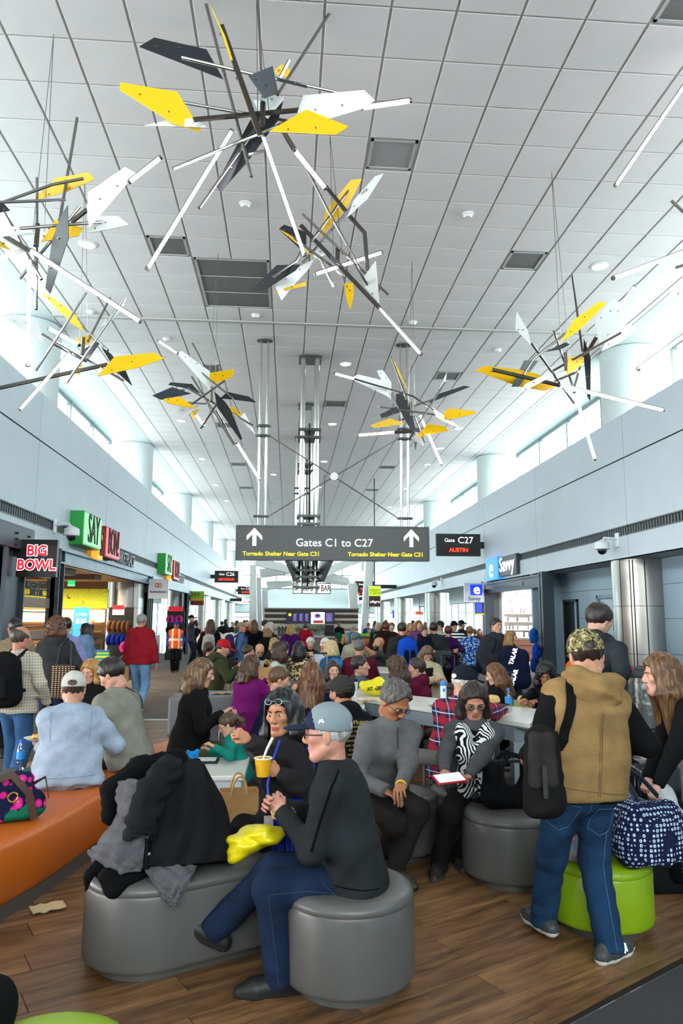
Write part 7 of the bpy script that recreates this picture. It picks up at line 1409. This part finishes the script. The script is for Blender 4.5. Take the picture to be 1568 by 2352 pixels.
st = mat('vest_stitch', '#6f5636', .8); seam('camoman', 'hooded_vest', [[g_(0, .46), g_(.005, -.02)], [g_(-.2, .0), g_(.2, .0)], [g_(.012, .46), g_(.017, -.02)]], i['fw'], st, .0028)
ob = part(i['root'], 'hooded_vest'); bv = BVHTree.FromPolygons([v.co.copy() for v in ob.data.vertices], [tuple(q.vertices) for q in ob.data.polygons]); sp = []
for k in range(13):
    u_ = k/12; q = pl+lt*(-.135*(1-u_)-.185*u_)+U*(.54*(1-u_)+.2*u_); h, nr, _, _ = bv.ray_cast(Vector(q)-Vector(i['fw'])*1.2, Vector(i['fw']))
    if h is not None: sp.append(i['w'](np.array(h)-i['fw']*.012)-BAG_O)
if len(sp) > 4:
    sp = [i['w'](i['sh'][-1]+V3(.06, .06, .1))-BAG_O]+sp+[np.array((.03, .0, .2))]
    MB().strap([tuple(q) for q in sp], lambda k: (0, -1, .6) if k < 3 else (0, -1, .15), .05, .007).build('strap', cloth('#141414'), BAG_T)
js = mat('denim_stitch', '#4f6f8d', .8); seam('camoman', 'jeans', [[g_(-.15, -.08), g_(-.05, -.09), g_(-.055, -.2), g_(-.1, -.23), g_(-.15, -.2), g_(-.15, -.08)], [g_(.05, -.09), g_(.16, -.08), g_(.16, -.2), g_(.11, -.23), g_(.055, -.2), g_(.05, -.09)], [g_(.0, -.04), g_(.0, -.16)]], i['fw'], js, .0014)
for a in (1,): k_, a_, h_ = i['kn'][a], i['an'][a], i['pel']+i['lat']*.12; seam('camoman', 'jeans', [[tuple(h_-V3(0, 0, .2)), tuple(k_+V3(.0, 0, 0)), tuple(a_)]], i['fw'], js, .0016)
i = PEOPLE['capman']; sd_ = V3(1, 0, 0); seam('capman', 'track_jacket', [[tuple(i['nb']+V3(0, -.03, .0)), tuple(i['sh'][-1]+V3(0, -.02, .03)), tuple(i['sh'][-1]*.5+i['el'][-1]*.5), tuple(i['el'][-1]+V3(0, 0, .02))]], sd_, mat('stripe_black', '#050506', .9, spec=.1), .0065, 'sleeve_stripe', 20, .0); seam('capman', 'track_jacket', [[tuple(i['pel']+V3(0, .14, .02)), tuple(i['pel']+V3(0, -.16, .0))]], sd_, mat('stripe_black', '#050506'), .003, 'hem_seam')
seam('capman', 'jeans', [[tuple(i['pel']+V3(0, .1, -.02)), tuple(i['kn'][-1]*.5+i['pel']*.5+V3(0, .02, .0)), tuple(i['kn'][-1]), tuple(i['an'][-1])], [tuple(i['pel']+V3(0, .16, .02)), tuple(i['pel']+V3(0, .06, -.06)), tuple(i['pel']+V3(0, -.02, -.02))]], sd_, mat('denim_stitch2', '#2c405c', .8), .0014)
i = PEOPLE['reader']; seam('reader', 'pullover', [[tuple(i['nb']+i['fw']*.05+i['U']*.02), tuple(i['nb']+i['fw']*.1-i['U']*.17)]], -i['fw'], mat('zip_dark', '#2c2b2d', .5), .005, 'zip'); seam('walker', 'fleece', [[tuple(PEOPLE['walker']['nb']), tuple(PEOPLE['walker']['nb']-V3(0, 0, .2))]], -PEOPLE['walker']['fw'], mat('zip_dark', '#2c2b2d'), .006, 'zip')
i = PEOPLE['bluesweat']; seam('bluesweat', 'sweatshirt', [[tuple(i['sh'][-1]+V3(.02, -.03, .1)), tuple(i['sh'][-1]+V3(.03, -.05, -.14))], [tuple(i['sh'][1]+V3(-.02, -.03, .1)), tuple(i['sh'][1]+V3(-.03, -.05, -.14))], [tuple(i['pel']+V3(-.2, 0, .05)), tuple(i['pel']+V3(.2, 0, .05))]], V3(0, 1, 0), mat('sweat_seam', '#8592a6', .9), .0032)
i = PEOPLE['greysweat']; o = i['w']((0, 0, 0)); t = thing('camera_strap', 'dark brown strap across the grey sweatshirt', 'strap', o, i['fa']); ob = part(i['root'], 'sweatshirt'); bv = BVHTree.FromPolygons([v.co.copy() for v in ob.data.vertices], [tuple(q.vertices) for q in ob.data.polygons]); pts = []
for k in range(16):
    u_ = k/15; q = Vector(i['nb']+V3(.06, -.02, .06))*(1-u_)+Vector(i['pel']+V3(.2, .1, .06))*u_; dd = Vector((-.75, .55, -.3 if u_ < .2 else 0)).normalized(); h, nr, _, _ = bv.ray_cast(q-dd*1.0, dd)
    if h is not None: pts.append(h-dd*.004)
if len(pts) > 3: MB().tube(pts, .009, 6).build('strap', mat('brown_strap_leather', '#4a2a1c'), t, True)
# shoe letter on the standing man
i = PEOPLE['camoman']; ob = [c for c in i['root'].children if c.name.split('.')[0] == 'shoe'][1]; bv = BVHTree.FromPolygons([v.co.copy() for v in ob.data.vertices], [tuple(q.vertices) for q in ob.data.polygons]); dd = Vector((-.42, .9, -.1)).normalized(); h, nr, _, _ = bv.ray_cast(Vector(i['an'][1])+Vector((.06, .03, -.022))-dd, dd)
if h is not None: world_text('shoe_letter', 'N', .05, swhite, tuple(h+nr*.002), tuple(nr), i['root'], .003, bold=.002)
# navy duffel hugged by the woman, handbags and totes carried
o = q3(1180, 1532, 11.15); t = thing('navy_duffel', 'navy duffel bag with white block lettering hugged to the chest', 'bag', o); S = SDF().cone((-.08, 0, .18), (.1, 0, .14), .15, .14, .06).cone((-.06, 0, -.16), (.12, 0, -.2), .15, .14, .06).cone((-.06, 0, 0), (.1, 0, -.03), .15, .14, .06); blob('body', S, cloth('#161d38', .1), t, .018, ripple(.01, 3)); text('lettering', 'TALAR', .085, swhite, (-.06, -.172, .17), (R90, math.radians(-72), -.25), t, .004, bold=.004); text('lettering', 'TALAR', .085, swhite, (-.06, -.172, -.15), (R90, math.radians(-72), -.25), t, .004, bold=.004)
i = PEOPLE['curlywoman']; o = i['w'](i['pel']+i['lat']*.18+V3(0, -.16, .06)); t = thing('woven_tote', 'tan and black woven pattern tote bag on the shoulder', 'bag', o, i['fa']); MB().box((-.14, -.05, -.2), (.14, .05, .2), .03).build('body', pat('woven'), t, True); MB().strap([(-.09, 0, .18), (-.07, .04, .42), (.0, .1, .52), (.07, .04, .42), (.09, 0, .18)], (0, -1, 0), .025, .006).build('strap', dark_m, t)
o = i['w'](i['pel']+i['lat']*.36+V3(0, -.05, .05)); t = thing('dark_handbag', 'dark plum leather handbag beside the woven tote', 'bag', o, i['fa']); S = SDF().cone((-.1, 0, -.1), (.1, 0, -.1), .08, .08, .04).cone((-.07, 0, .08), (.07, 0, .08), .06, .06, .05); blob('body', S, mat('plum_leather', '#2a1a1e', .4), t, .018, ripple(.006, 2)); MB().strap([(-.06, 0, .12), (-.06, .0, .34), (-.14, .0, .44)], (0, -1, 0), .02, .006).build('strap', dark_m, t)
for key, sd, c_, lb in (('violettop', -1, '#2a221f', 'dark shoulder bag beside the woman in violet top'), ('fatherback', 1, '#171517', 'black handbag at the side of the father'), ('bluetop', -1, '#101012', 'black shoulder bag of the woman in blue print')):
    i = PEOPLE[key]; o = i['w'](i['pel']+i['lat']*sd*.27+V3(0, 0, .02)); t = thing('shoulder_bag', lb, 'bag', o, i['fa']); S = SDF().cone((-.03, -.12, -.08), (-.03, .12, -.08), .08, .08, .04).cone((0, -.08, .1), (0, .08, .1), .06, .06, .05); blob('body', S, mat('bag_'+c_.strip('#'), c_, .45), t, .022); MB().strap([(0, -.07, .15), (-sd*.1, -.02, .5), (0, .07, .15)], (1, 0, 0), .02, .006).build('strap', dark_m, t)
p = q3(905, 1560, 9.6); t = thing('blue_duffel', 'blue duffel bag on the floor beyond the polo shirt man', 'bag', (p[0], p[1], 0)); S = SDF().cone((-.25, 0, .2), (.25, 0, .2), .18, .18, .05).cone((-.2, 0, .5), (.2, 0, .55), .16, .15, .06); blob('body', S, cloth('#1f4f86'), t, .022, ripple(.01, 3)); MB().strap([(-.15, -.17, .3), (0, -.2, .72), (.15, -.17, .3)], (0, -1, 0), .04, .008).build('strap', dark_m, t)
p = PEOPLE['vestman']; o = p['w'](p['hands'][-1][0]); bottle('small clear bottle in the hand of the vest worker', (o[0], o[1], o[2]-.06), .2, '#dddddd', '#cfd6da')
# dark clothed leg at the lower left corner
t = thing('person', 'dark clothed person mostly outside the frame at the lower left', 'person', (-1.35, 2.6, 0)); S = SDF().chain([(-.1, .0, .62), (.22, .06, .53), (.37, .08, .46), (.37, .08, .1)], [.14, .11, .092, .062], .05).cone((-.12, .0, .6), (-.2, -.05, 1.0), .17, .15, .06); blob('body', S, cloth('#0f0f11'), t, .02, ripple(.006, 3)); S = SDF().chain([(.37, .06, .05), (.4, .2, .04)], [.05, .04], .03); blob('shoe', S, dark_m, t, .012)
# ================================================================ sky bar kiosk, arches, shop goods
def slats(b_, w, h): pass
t = thing('menu_wall', 'striped wood menu wall behind the bar counter', 'menu wall', (1.0, 29.6, 0)); sm = [mat('slat_dark', '#3c342d', .6, var=.15, vscale=3), mat('slat_pale', '#b9b2a3', .6, var=.1, vscale=3), mat('slat_mid', '#7b7063', .6, var=.12, vscale=3)]
xa, xb = aty(607, 1420, 29.6)[0]-1.0, aty(823, 1420, 29.6)[0]-1.0; z = .95; k = 0; hts = [.1, .16, .08, .2, .12, .1, .14, .09, .12]
for hgt in hts: MB().box((xa, 0, z), (xb, .12, z+hgt-.008)).build('slat', sm[(0, 1, 2, 1, 0, 1, 0, 1, 0)[k]], t); z += hgt; k += 1
MB().box((xa, .12, 0), (xb, .2, z+.02)).build('backing', dark_m, t); MB().box((xa-.03, -.05, z), (xb+.03, .22, z+.05)).build('cap_rail', mat('cap_rail', '#8f8a84', .5), t)
for x0, x1, nm in ((658, 712, 'menu_screen'), (714, 768, 'photo_screen')):
    a, b = aty(x0, 1406, 29.53), aty(x1, 1433, 29.53); s_ = thing(nm, 'dark menu screen with yellow badge above bar counter' if nm == 'menu_screen' else 'menu screen with coffee cup photo above bar counter', 'screen', ((a[0]+b[0])/2, 29.535, (a[2]+b[2])/2)); w, h = b[0]-a[0], a[2]-b[2]
    MB().box((-w/2, 0, -h/2), (w/2, .06, h/2)).build('panel', emit('menu_dark', '#1c1626', .6), s_)
    if nm == 'menu_screen':
        MB().rings([[(-w*.36+.06*math.cos(q), d_, h*.28+.06*math.sin(q)) for q in [2*math.pi*j/20 for j in range(20)]] for d_ in (-.01, 0)]).build('badge', emit('badge_lime', '#c8d820', .8), s_)
        for cx in (-.14, .12, .36):
            for r_ in range(7): MB().box((w*cx-.07, -.008, h*(.32-r_*.09)), (w*cx+.07-.02*(r_ % 3), 0, h*(.345-r_*.09))).build('menu_line', emit('menu_text', '#8f86d8', .9), s_)
    else:
        MB().box((-w/2, -.006, -h/2), (w*.08, 0, h/2)).build('photo_field', emit('photo_white', '#d9d4e0', .7), s_)
        MB().rings([[(-w*.22+r_*math.cos(q), d_, h*.18+r_*.75*math.sin(q)) for q in [2*math.pi*j/20 for j in range(20)]] for r_, d_ in ((.12, -.012), (.13, -.007))]).build('cup_picture', emit('cup_violet', '#6a5aa8', .7), s_); MB().rings([[(-w*.22+r_*math.cos(q), d_, h*.2+r_*.55*math.sin(q)) for q in [2*math.pi*j/20 for j in range(20)]] for r_, d_ in ((.08, -.016), (.085, -.012))]).build('coffee_picture', emit('coffee_brown', '#3a1d14', .6), s_)
        MB().box((-w*.4, -.01, -h*.45), (w*.02, -.006, -h*.2)).build('cake_picture', emit('cake_brown', '#7a3420', .7), s_)
        for r_ in range(8): MB().box((w*.14, -.008, h*(.36-r_*.09)), (w*.42-.04*(r_ % 2), 0, h*(.385-r_*.09))).build('menu_line', emit('menu_text', '#8f86d8', .9), s_)
c = thing('bar_counter', 'grey bar counter front running across the kiosk', 'counter', (1.0, 27.6, 0)); xa, xb = aty(640, 1470, 27.6)[0]-1, aty(806, 1470, 27.6)[0]-1
MB().box((xa, 0, 0), (xb, .7, .98)).build('body', mat('counter_grey', '#6d6a67', .6), c); MB().box((xa-.04, -.05, .98), (xb+.04, .75, 1.03)).build('worktop', mat('counter_top_pale', '#a9a59d', .4), c); MB().box((xa+.02, -.01, 0), (xb-.02, .0, .1)).build('kick_plate', dark_m, c)
g = thing('pastry_case', 'glass pastry display case on the bar counter', 'display case', (aty(710, 1450, 27.6)[0], 27.75, 1.03)); gw = (aty(748, 1450, 27.6)[0]-aty(675, 1450, 27.6)[0])/2
MB().box((-gw, 0, 0), (gw, .5, .06)).build('base', tleg, g); MB().box((-gw, 0, .44), (gw, .5, .46)).build('top', tleg, g); MB().box((-gw, -.005, .06), (gw, .0, .44)).build('front_glass', glass('case_glass', '#e8f6f2', .12), g)
for z in (.16, .3): MB().box((-gw+.02, .05, z), (gw-.02, .45, z+.012)).build('shelf', tleg, g)
for k in range(12): MB().ball((-gw+.1+k*(2*gw-.2)/11, .2, .205+(.14 if k % 2 else 0)), (.06, .06, .033), 8, 5).build('pastry', mat('pastry_%d' % (k % 3), ('#c08a4a', '#e0c89a', '#8a5a30')[k % 3], .7), None, True, 'pastry in the glass case, %s from the left' % ORD[k], 'pastry', 'pastries in the display case').location = g.location
t = thing('coffee_station', 'black thermos rack at the left end of the counter', 'thermos rack', (aty(652, 1450, 27.7)[0], 27.8, 1.03))
for k in range(4): MB().lathe([(.06, 0), (.06, .3), (.03, .36)], (-.2+k*.14, 0, 0), 12).build('thermos', mat('thermos_black', '#1b1c1e', .3), t, True)
t = thing('cash_register', 'dark cash register beside the counter worker', 'register', (aty(757, 1450, 27.7)[0], 27.75, 1.03)); MB().box((-.2, 0, 0), (.2, .3, .12)).build('drawer', dark_m, t); MB().box((-.18, .1, .12), (.18, .16, .42), .01).build('monitor', mat('screen_black', '#101113'), t)
pr_ = thing('produce_stand', 'wire stand of salads and red fruit cups at counter end', 'stand', (aty(826, 1470, 24.5)[0], 24.5, 0)); 
for z, cc, nm in ((.45, '#2c2c2c', 'lower_shelf'), (.75, '#2c2c2c', 'middle_shelf'), (1.05, '#2c2c2c', 'top_shelf')): MB().box((-.5, -.25, z), (.5, .25, z+.03)).build(nm, mat('wire_black', cc, .5), pr_)
for x in (-.48, .48): MB().box((x-.02, -.25, 0), (x+.02, .25, 1.1)).build('post', mat('wire_black', '#2c2c2c'), pr_)
S = SDF()
for k in range(8): S.ell((-.4+k*.115, 0, 1.14), (.09, .1, .07), k=.03)
blob('salad_heap', S, mat('lettuce', '#7fae3a', .7, bump=.6, bscale=30, var=.3, vscale=20), pr_, .025, ripple(.012, 3, 2)); S = SDF()
for k in range(7): S.ell((-.4+k*.13, -.1, .84), (.07, .08, .06), k=.02)
blob('red_fruit_heap', S, mat('fruit_red', '#a8202c', .5, var=.3, vscale=25), pr_, .025, ripple(.01, 4, 2)); S = SDF()
for k in range(7): S.ell((-.4+k*.13, -.1, .54), (.07, .08, .06), k=.02)
blob('snack_heap', S, mat('snack_tan', '#c8a03a', .6, var=.4, vscale=25), pr_, .025, ripple(.01, 5, 2))
# folded steel arches
am = mat('arch_white_metal', '#c6cbc8', .35, .45); crm = NB('crumpled_mirror'); vv = crm.coord(4); vo = crm.n('ShaderNodeTexVoronoi', i_Vector=vv, i_Scale=1.5).outputs[0]; crm.set(Base_Color=lin('#c9cac4'), Metallic=.95, Roughness=.12); crm.bump(crm.math('ADD', vo, crm.noise(vv, 3, 3)), 1.0, .12); crm = crm.m
def arch(label, pts, Y, wd=.36, dep=.55, sk=0.0):
    o = aty(pts[0][0], 1440, Y); t = thing('folded_arch', label, 'arch', (o[0], Y, 0), group='folded steel arches'); V = [Vector(aty(x, y, Y+sk*i)-np.array((o[0], Y, 0))) for i, (x, y) in enumerate(pts)]; V[0].z = 0; V[-1].z = 0
    for i in range(len(V)-1):
        a, b = V[i], V[i+1]; d = (b-a).normalized(); n = d.cross(Vector((0, 1, 0))).normalized(); w0 = n*wd
        MB().prism([a, b, b+w0*.55, a+w0], (0, .03, 0)).build('front_face', am, t); MB().prism([a+w0, b+w0*.55, b+w0*.55+Vector((0, dep, 0)), a+w0+Vector((0, dep, 0))], n*.02).build('inner_face', crm, t); MB().prism([a, b, b+Vector((0, dep, 0)), a+Vector((0, dep, 0))], -n*.02).build('outer_face', am, t)
    return t
arch('nearest white folded arch framing the bar', [(592, 1445), (586, 1297), (728, 1330), (842, 1283), (826, 1440)], 31.5); arch('middle folded arch with crumpled mirror inside', [(604, 1445), (598, 1326), (690, 1312), (800, 1340), (812, 1440)], 35.0, .4); arch('inner folded arch behind the bar sign', [(617, 1440), (614, 1354), (672, 1344), (730, 1335), (803, 1345), (805, 1440)], 38.5, .42)
# bar signs
def tapas(label, r, Y, lines, sz, hang=True):
    t, w, h = sign_box('bar_sign', label, r, Y, emit('bar_sign_white', '#f0f0ee', .55), .1, sblk)
    for s_, z in lines: text('lettering', s_, sz, mat('black_print', '#171717'), (0, -.01, z), FACE, t, .004, sx=.62, bold=.006)
    if hang: MB().tube([(w*.32, .05, h/2), (w*.32, .05, ZC-t.location.z)], .015, 6).build('hanger', sblk, t); MB().tube([(-w*.32, .05, h/2), (-w*.32, .05, ZC-t.location.z)], .015, 6).build('hanger', sblk, t)
    else: br(t, w, -1 if r[0] < 700 else 1, abs((XL if r[0] < 700 else XR)-t.location.x)-w/2+.02)
tapas('white hanging sign with black letters above the sky bar', (674, 1341, 758, 1362), 30.5, [('TAPAS SKY BAR', 0)], .36); tapas('small square white bar sign on the far left', (555, 1368, 581, 1388), 62, [('TAPAS', .18), ('SKY BAR', -.18)], .3, False); tapas('small square white bar sign on the far right', (802, 1365, 824, 1385), 62, [('TAPAS', .18), ('SKY BAR', -.18)], .3, False)
# neck pillow rack at the marketplace column
def ring_pillow(m, label, loc, rx=0.0, rz=0.0, s=1.0):
    t = thing('neck_pillow', label, 'neck pillow', loc, rz, 'neck pillows for sale'); t.rotation_euler = (rx, 0, rz); a0 = [math.radians(-60+300*k/14) for k in range(15)]
    MB().tube([(.11*s*math.cos(a), 0, .12*s*math.sin(a)) for a in a0], .058*s, 10).build('cushion', m, t, True); MB().box((-.03, -.07*s, .1), (.03, -.05*s, .16)).build('tag', mat('tag_black', '#1a1a1c', .5), t); return t
rk = thing('pillow_rack', 'black merchandise rack holding travel neck pillows', 'rack', (-4.78, 21.2, 0)); blk_ = mat('rack_black', '#18181a', .5)
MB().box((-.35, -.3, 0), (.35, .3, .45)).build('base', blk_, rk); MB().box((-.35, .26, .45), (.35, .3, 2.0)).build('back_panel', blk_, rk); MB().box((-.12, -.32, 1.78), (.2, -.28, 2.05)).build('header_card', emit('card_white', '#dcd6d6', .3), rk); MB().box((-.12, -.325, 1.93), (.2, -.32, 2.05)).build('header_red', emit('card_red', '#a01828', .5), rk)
text('lettering', 'TRAVEL', .09, swhite, (.0, -.33, .35), FACE, rk, .004)
for z in (1.45, 1.1, .75): 
    for x in (-.2, .1): MB().tube([(x, .28, z+.12), (x, -.28, z+.12)], .01, 6).build('peg', chair_rod, rk)
brn = mat('fur_brown', '#5c3a1e', .9, bump=.8, bscale=80, var=.4, vscale=30); nvy = cloth('#152a8c'); pnk = cloth('#e0389a'); gry_ = cloth('#3b4652')
for z, m_, lb in ((1.45, brn, 'leopard brown'), (1.08, nvy, 'navy blue')):
    for k in range(5): ring_pillow(m_, '%s neck pillow, %s from the left in its rack row' % (lb, ('first', 'second', 'third', 'fourth', 'last')[k]), (-4.98+k*.13, 21.05, z), 0, R90*.85)
ring_pillow(pnk, 'hot pink neck pillow on the rack beside the steel column', (-4.5, 20.9, .88)); ring_pillow(gry_, 'slate grey neck pillow hanging low on the rack', (-4.5, 20.9, .52)); ring_pillow(nvy, 'dark blue neck pillow at the bottom of the rack', (-4.5, 20.92, .2))
for k in range(6): MB().box((-.2+.0, 0, 0), (.2, .25, .045)).build('folded_cloth', mat('fold_%d' % k, ('#6fae3a', '#2f7fb8', '#d8d23a', '#3a9a8a', '#8ac83a', '#2a5aa0')[k], .8), None, label='%s folded cloth stacked on rack shelf' % ('green', 'blue', 'yellow', 'teal', 'lime', 'navy')[k], cat='cloth', group='folded cloths on the rack').location = (-5.15, 20.95, .5+k*.05)
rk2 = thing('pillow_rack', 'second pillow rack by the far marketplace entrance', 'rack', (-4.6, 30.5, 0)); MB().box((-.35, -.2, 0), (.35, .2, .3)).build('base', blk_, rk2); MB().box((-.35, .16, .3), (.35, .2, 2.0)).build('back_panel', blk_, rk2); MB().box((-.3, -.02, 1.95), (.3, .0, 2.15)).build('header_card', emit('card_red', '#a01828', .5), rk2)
for x, z, m_, lb in ((-.18, 1.62, pnk, 'left pink'), (.18, 1.62, pnk, 'right pink'), (-.18, 1.2, cloth('#1c1c1e'), 'left black'), (.18, 1.2, cloth('#3a2a20'), 'right brown'), (0, .5, cloth('#a8742a'), 'amber')): ring_pillow(m_, lb+' neck pillow on the far pillow rack', (-4.6+x, 30.25, z))
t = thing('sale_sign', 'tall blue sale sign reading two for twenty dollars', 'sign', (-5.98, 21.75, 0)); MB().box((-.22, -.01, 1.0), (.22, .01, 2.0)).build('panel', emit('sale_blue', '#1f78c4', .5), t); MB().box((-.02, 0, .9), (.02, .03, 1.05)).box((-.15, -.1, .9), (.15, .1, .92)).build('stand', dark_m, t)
text('lettering', '2 FOR', .13, swhite, (0, -.015, 1.78), FACE, t, .003); text('lettering', '$20', .2, swhite, (0, -.015, 1.6), FACE, t, .003, bold=.004)
def bust(label, x, y, c):
    t = thing('mannequin_bust', label, 'mannequin', (x, y, 0), group='mannequin busts'); S = SDF().cone((0, 0, 1.1), (0, 0, 1.55), .11, .13, .05, lat=(1, 0, 0), ls=1.4).cone((-.14, 0, 1.6), (.14, 0, 1.6), .06, k=.05).cone((0, 0, 1.6), (0, 0, 1.78), .05, .045, .03); blob('form', S, mat('mannequin_skin', '#c99a74', .5), t, .025); S = SDF().cone((0, 0, 1.08), (0, 0, 1.5), .125, .145, .05, lat=(1, 0, 0), ls=1.38, flat=1); blob('shirt', S, cloth(c), t, .025); MB().tube([(0, 0, .9), (0, 0, 1.1)], .03, 8).lathe([(.15, .88), (.15, .9)], n=16).build('stand', dark_m, t)
bust('mannequin bust in pale blue shirt inside marketplace', -6.6, 22.6, '#5aa0c8'); bust('mannequin bust in dark shirt inside marketplace', -6.05, 22.7, '#2a2c3a')
# blue pillows hanging by the right shop post
for k, (x, y, c_, lb) in enumerate(((1228, 1462, '#1a64c8', 'upper'), (1234, 1498, '#1a4fd8', 'middle'), (1230, 1528, '#1c3f8c', 'lower'))): p = aty(x, y, 19.6); ring_pillow(cloth(c_), lb+' blue neck pillow hanging at the right shop post', (p[0]-.02, 19.62, p[2]), 0, .9, 1.3)
t = thing('display_pole', 'slim black display pole carrying blue neck pillows', 'pole', (aty(1232, 1500, 19.6)[0]+.2, 19.65, 0)); MB().tube([(0, 0, 0), (0, 0, 1.75)], .02, 8).build('pole', dark_m, t); MB().lathe([(.2, 0), (.2, .02)], n=16).build('base', dark_m, t)
for z in (1.2, .78, .45): MB().tube([(0, 0, z), (-.25, -.03, z)], .008, 6).build('peg', chair_rod, t)
# queue barriers and cart in the left distance
for k in range(4): 
    p = atz(444+k*5, 1502-k*4, 0); t = thing('queue_barrier', 'orange capped queue barrier post, %s along the left' % ('first', 'second', 'third', 'fourth')[k], 'barrier', (p[0], p[1], 0), group='queue barriers'); MB().tube([(0, 0, 0), (0, 0, 1.0)], .04, 8).build('post', tleg, t); MB().box((-.16, -.03, .85), (.16, .03, 1.0)).build('upper_pad', mat('barrier_orange', '#d9773c', .5), t); MB().box((-.16, -.03, .5), (.16, .03, .68)).build('lower_pad', mat('barrier_orange', '#d9773c'), t); MB().lathe([(.15, 0), (.15, .03)], n=12).build('base', dark_m, t)
p = q3(512, 1462, 21); t = thing('waste_cart', 'dark cart heaped with clear rubbish bags', 'cart', (p[0], 21, 0)); MB().box((-.7, -.3, .15), (.7, .3, 1.0), .03).build('tub', mat('cart_black', '#1d1e20', .6), t); S = SDF()
for x in (-.5, -.15, .2, .5): S.ell((x, 0, 1.1), (.24, .25, .2), k=.06)
blob('bag_heap', S, mat('clear_bag', '#c9c9c4', .35, bump=.8, bscale=14, var=.25, vscale=9), t, .03, ripple(.02, 3, 1.6))
for x in (-.55, .55): MB().box((x-.05, -.2, 0), (x+.05, .2, .16)).build('wheel', dark_m, t)
for o in COL.objects:
    pass
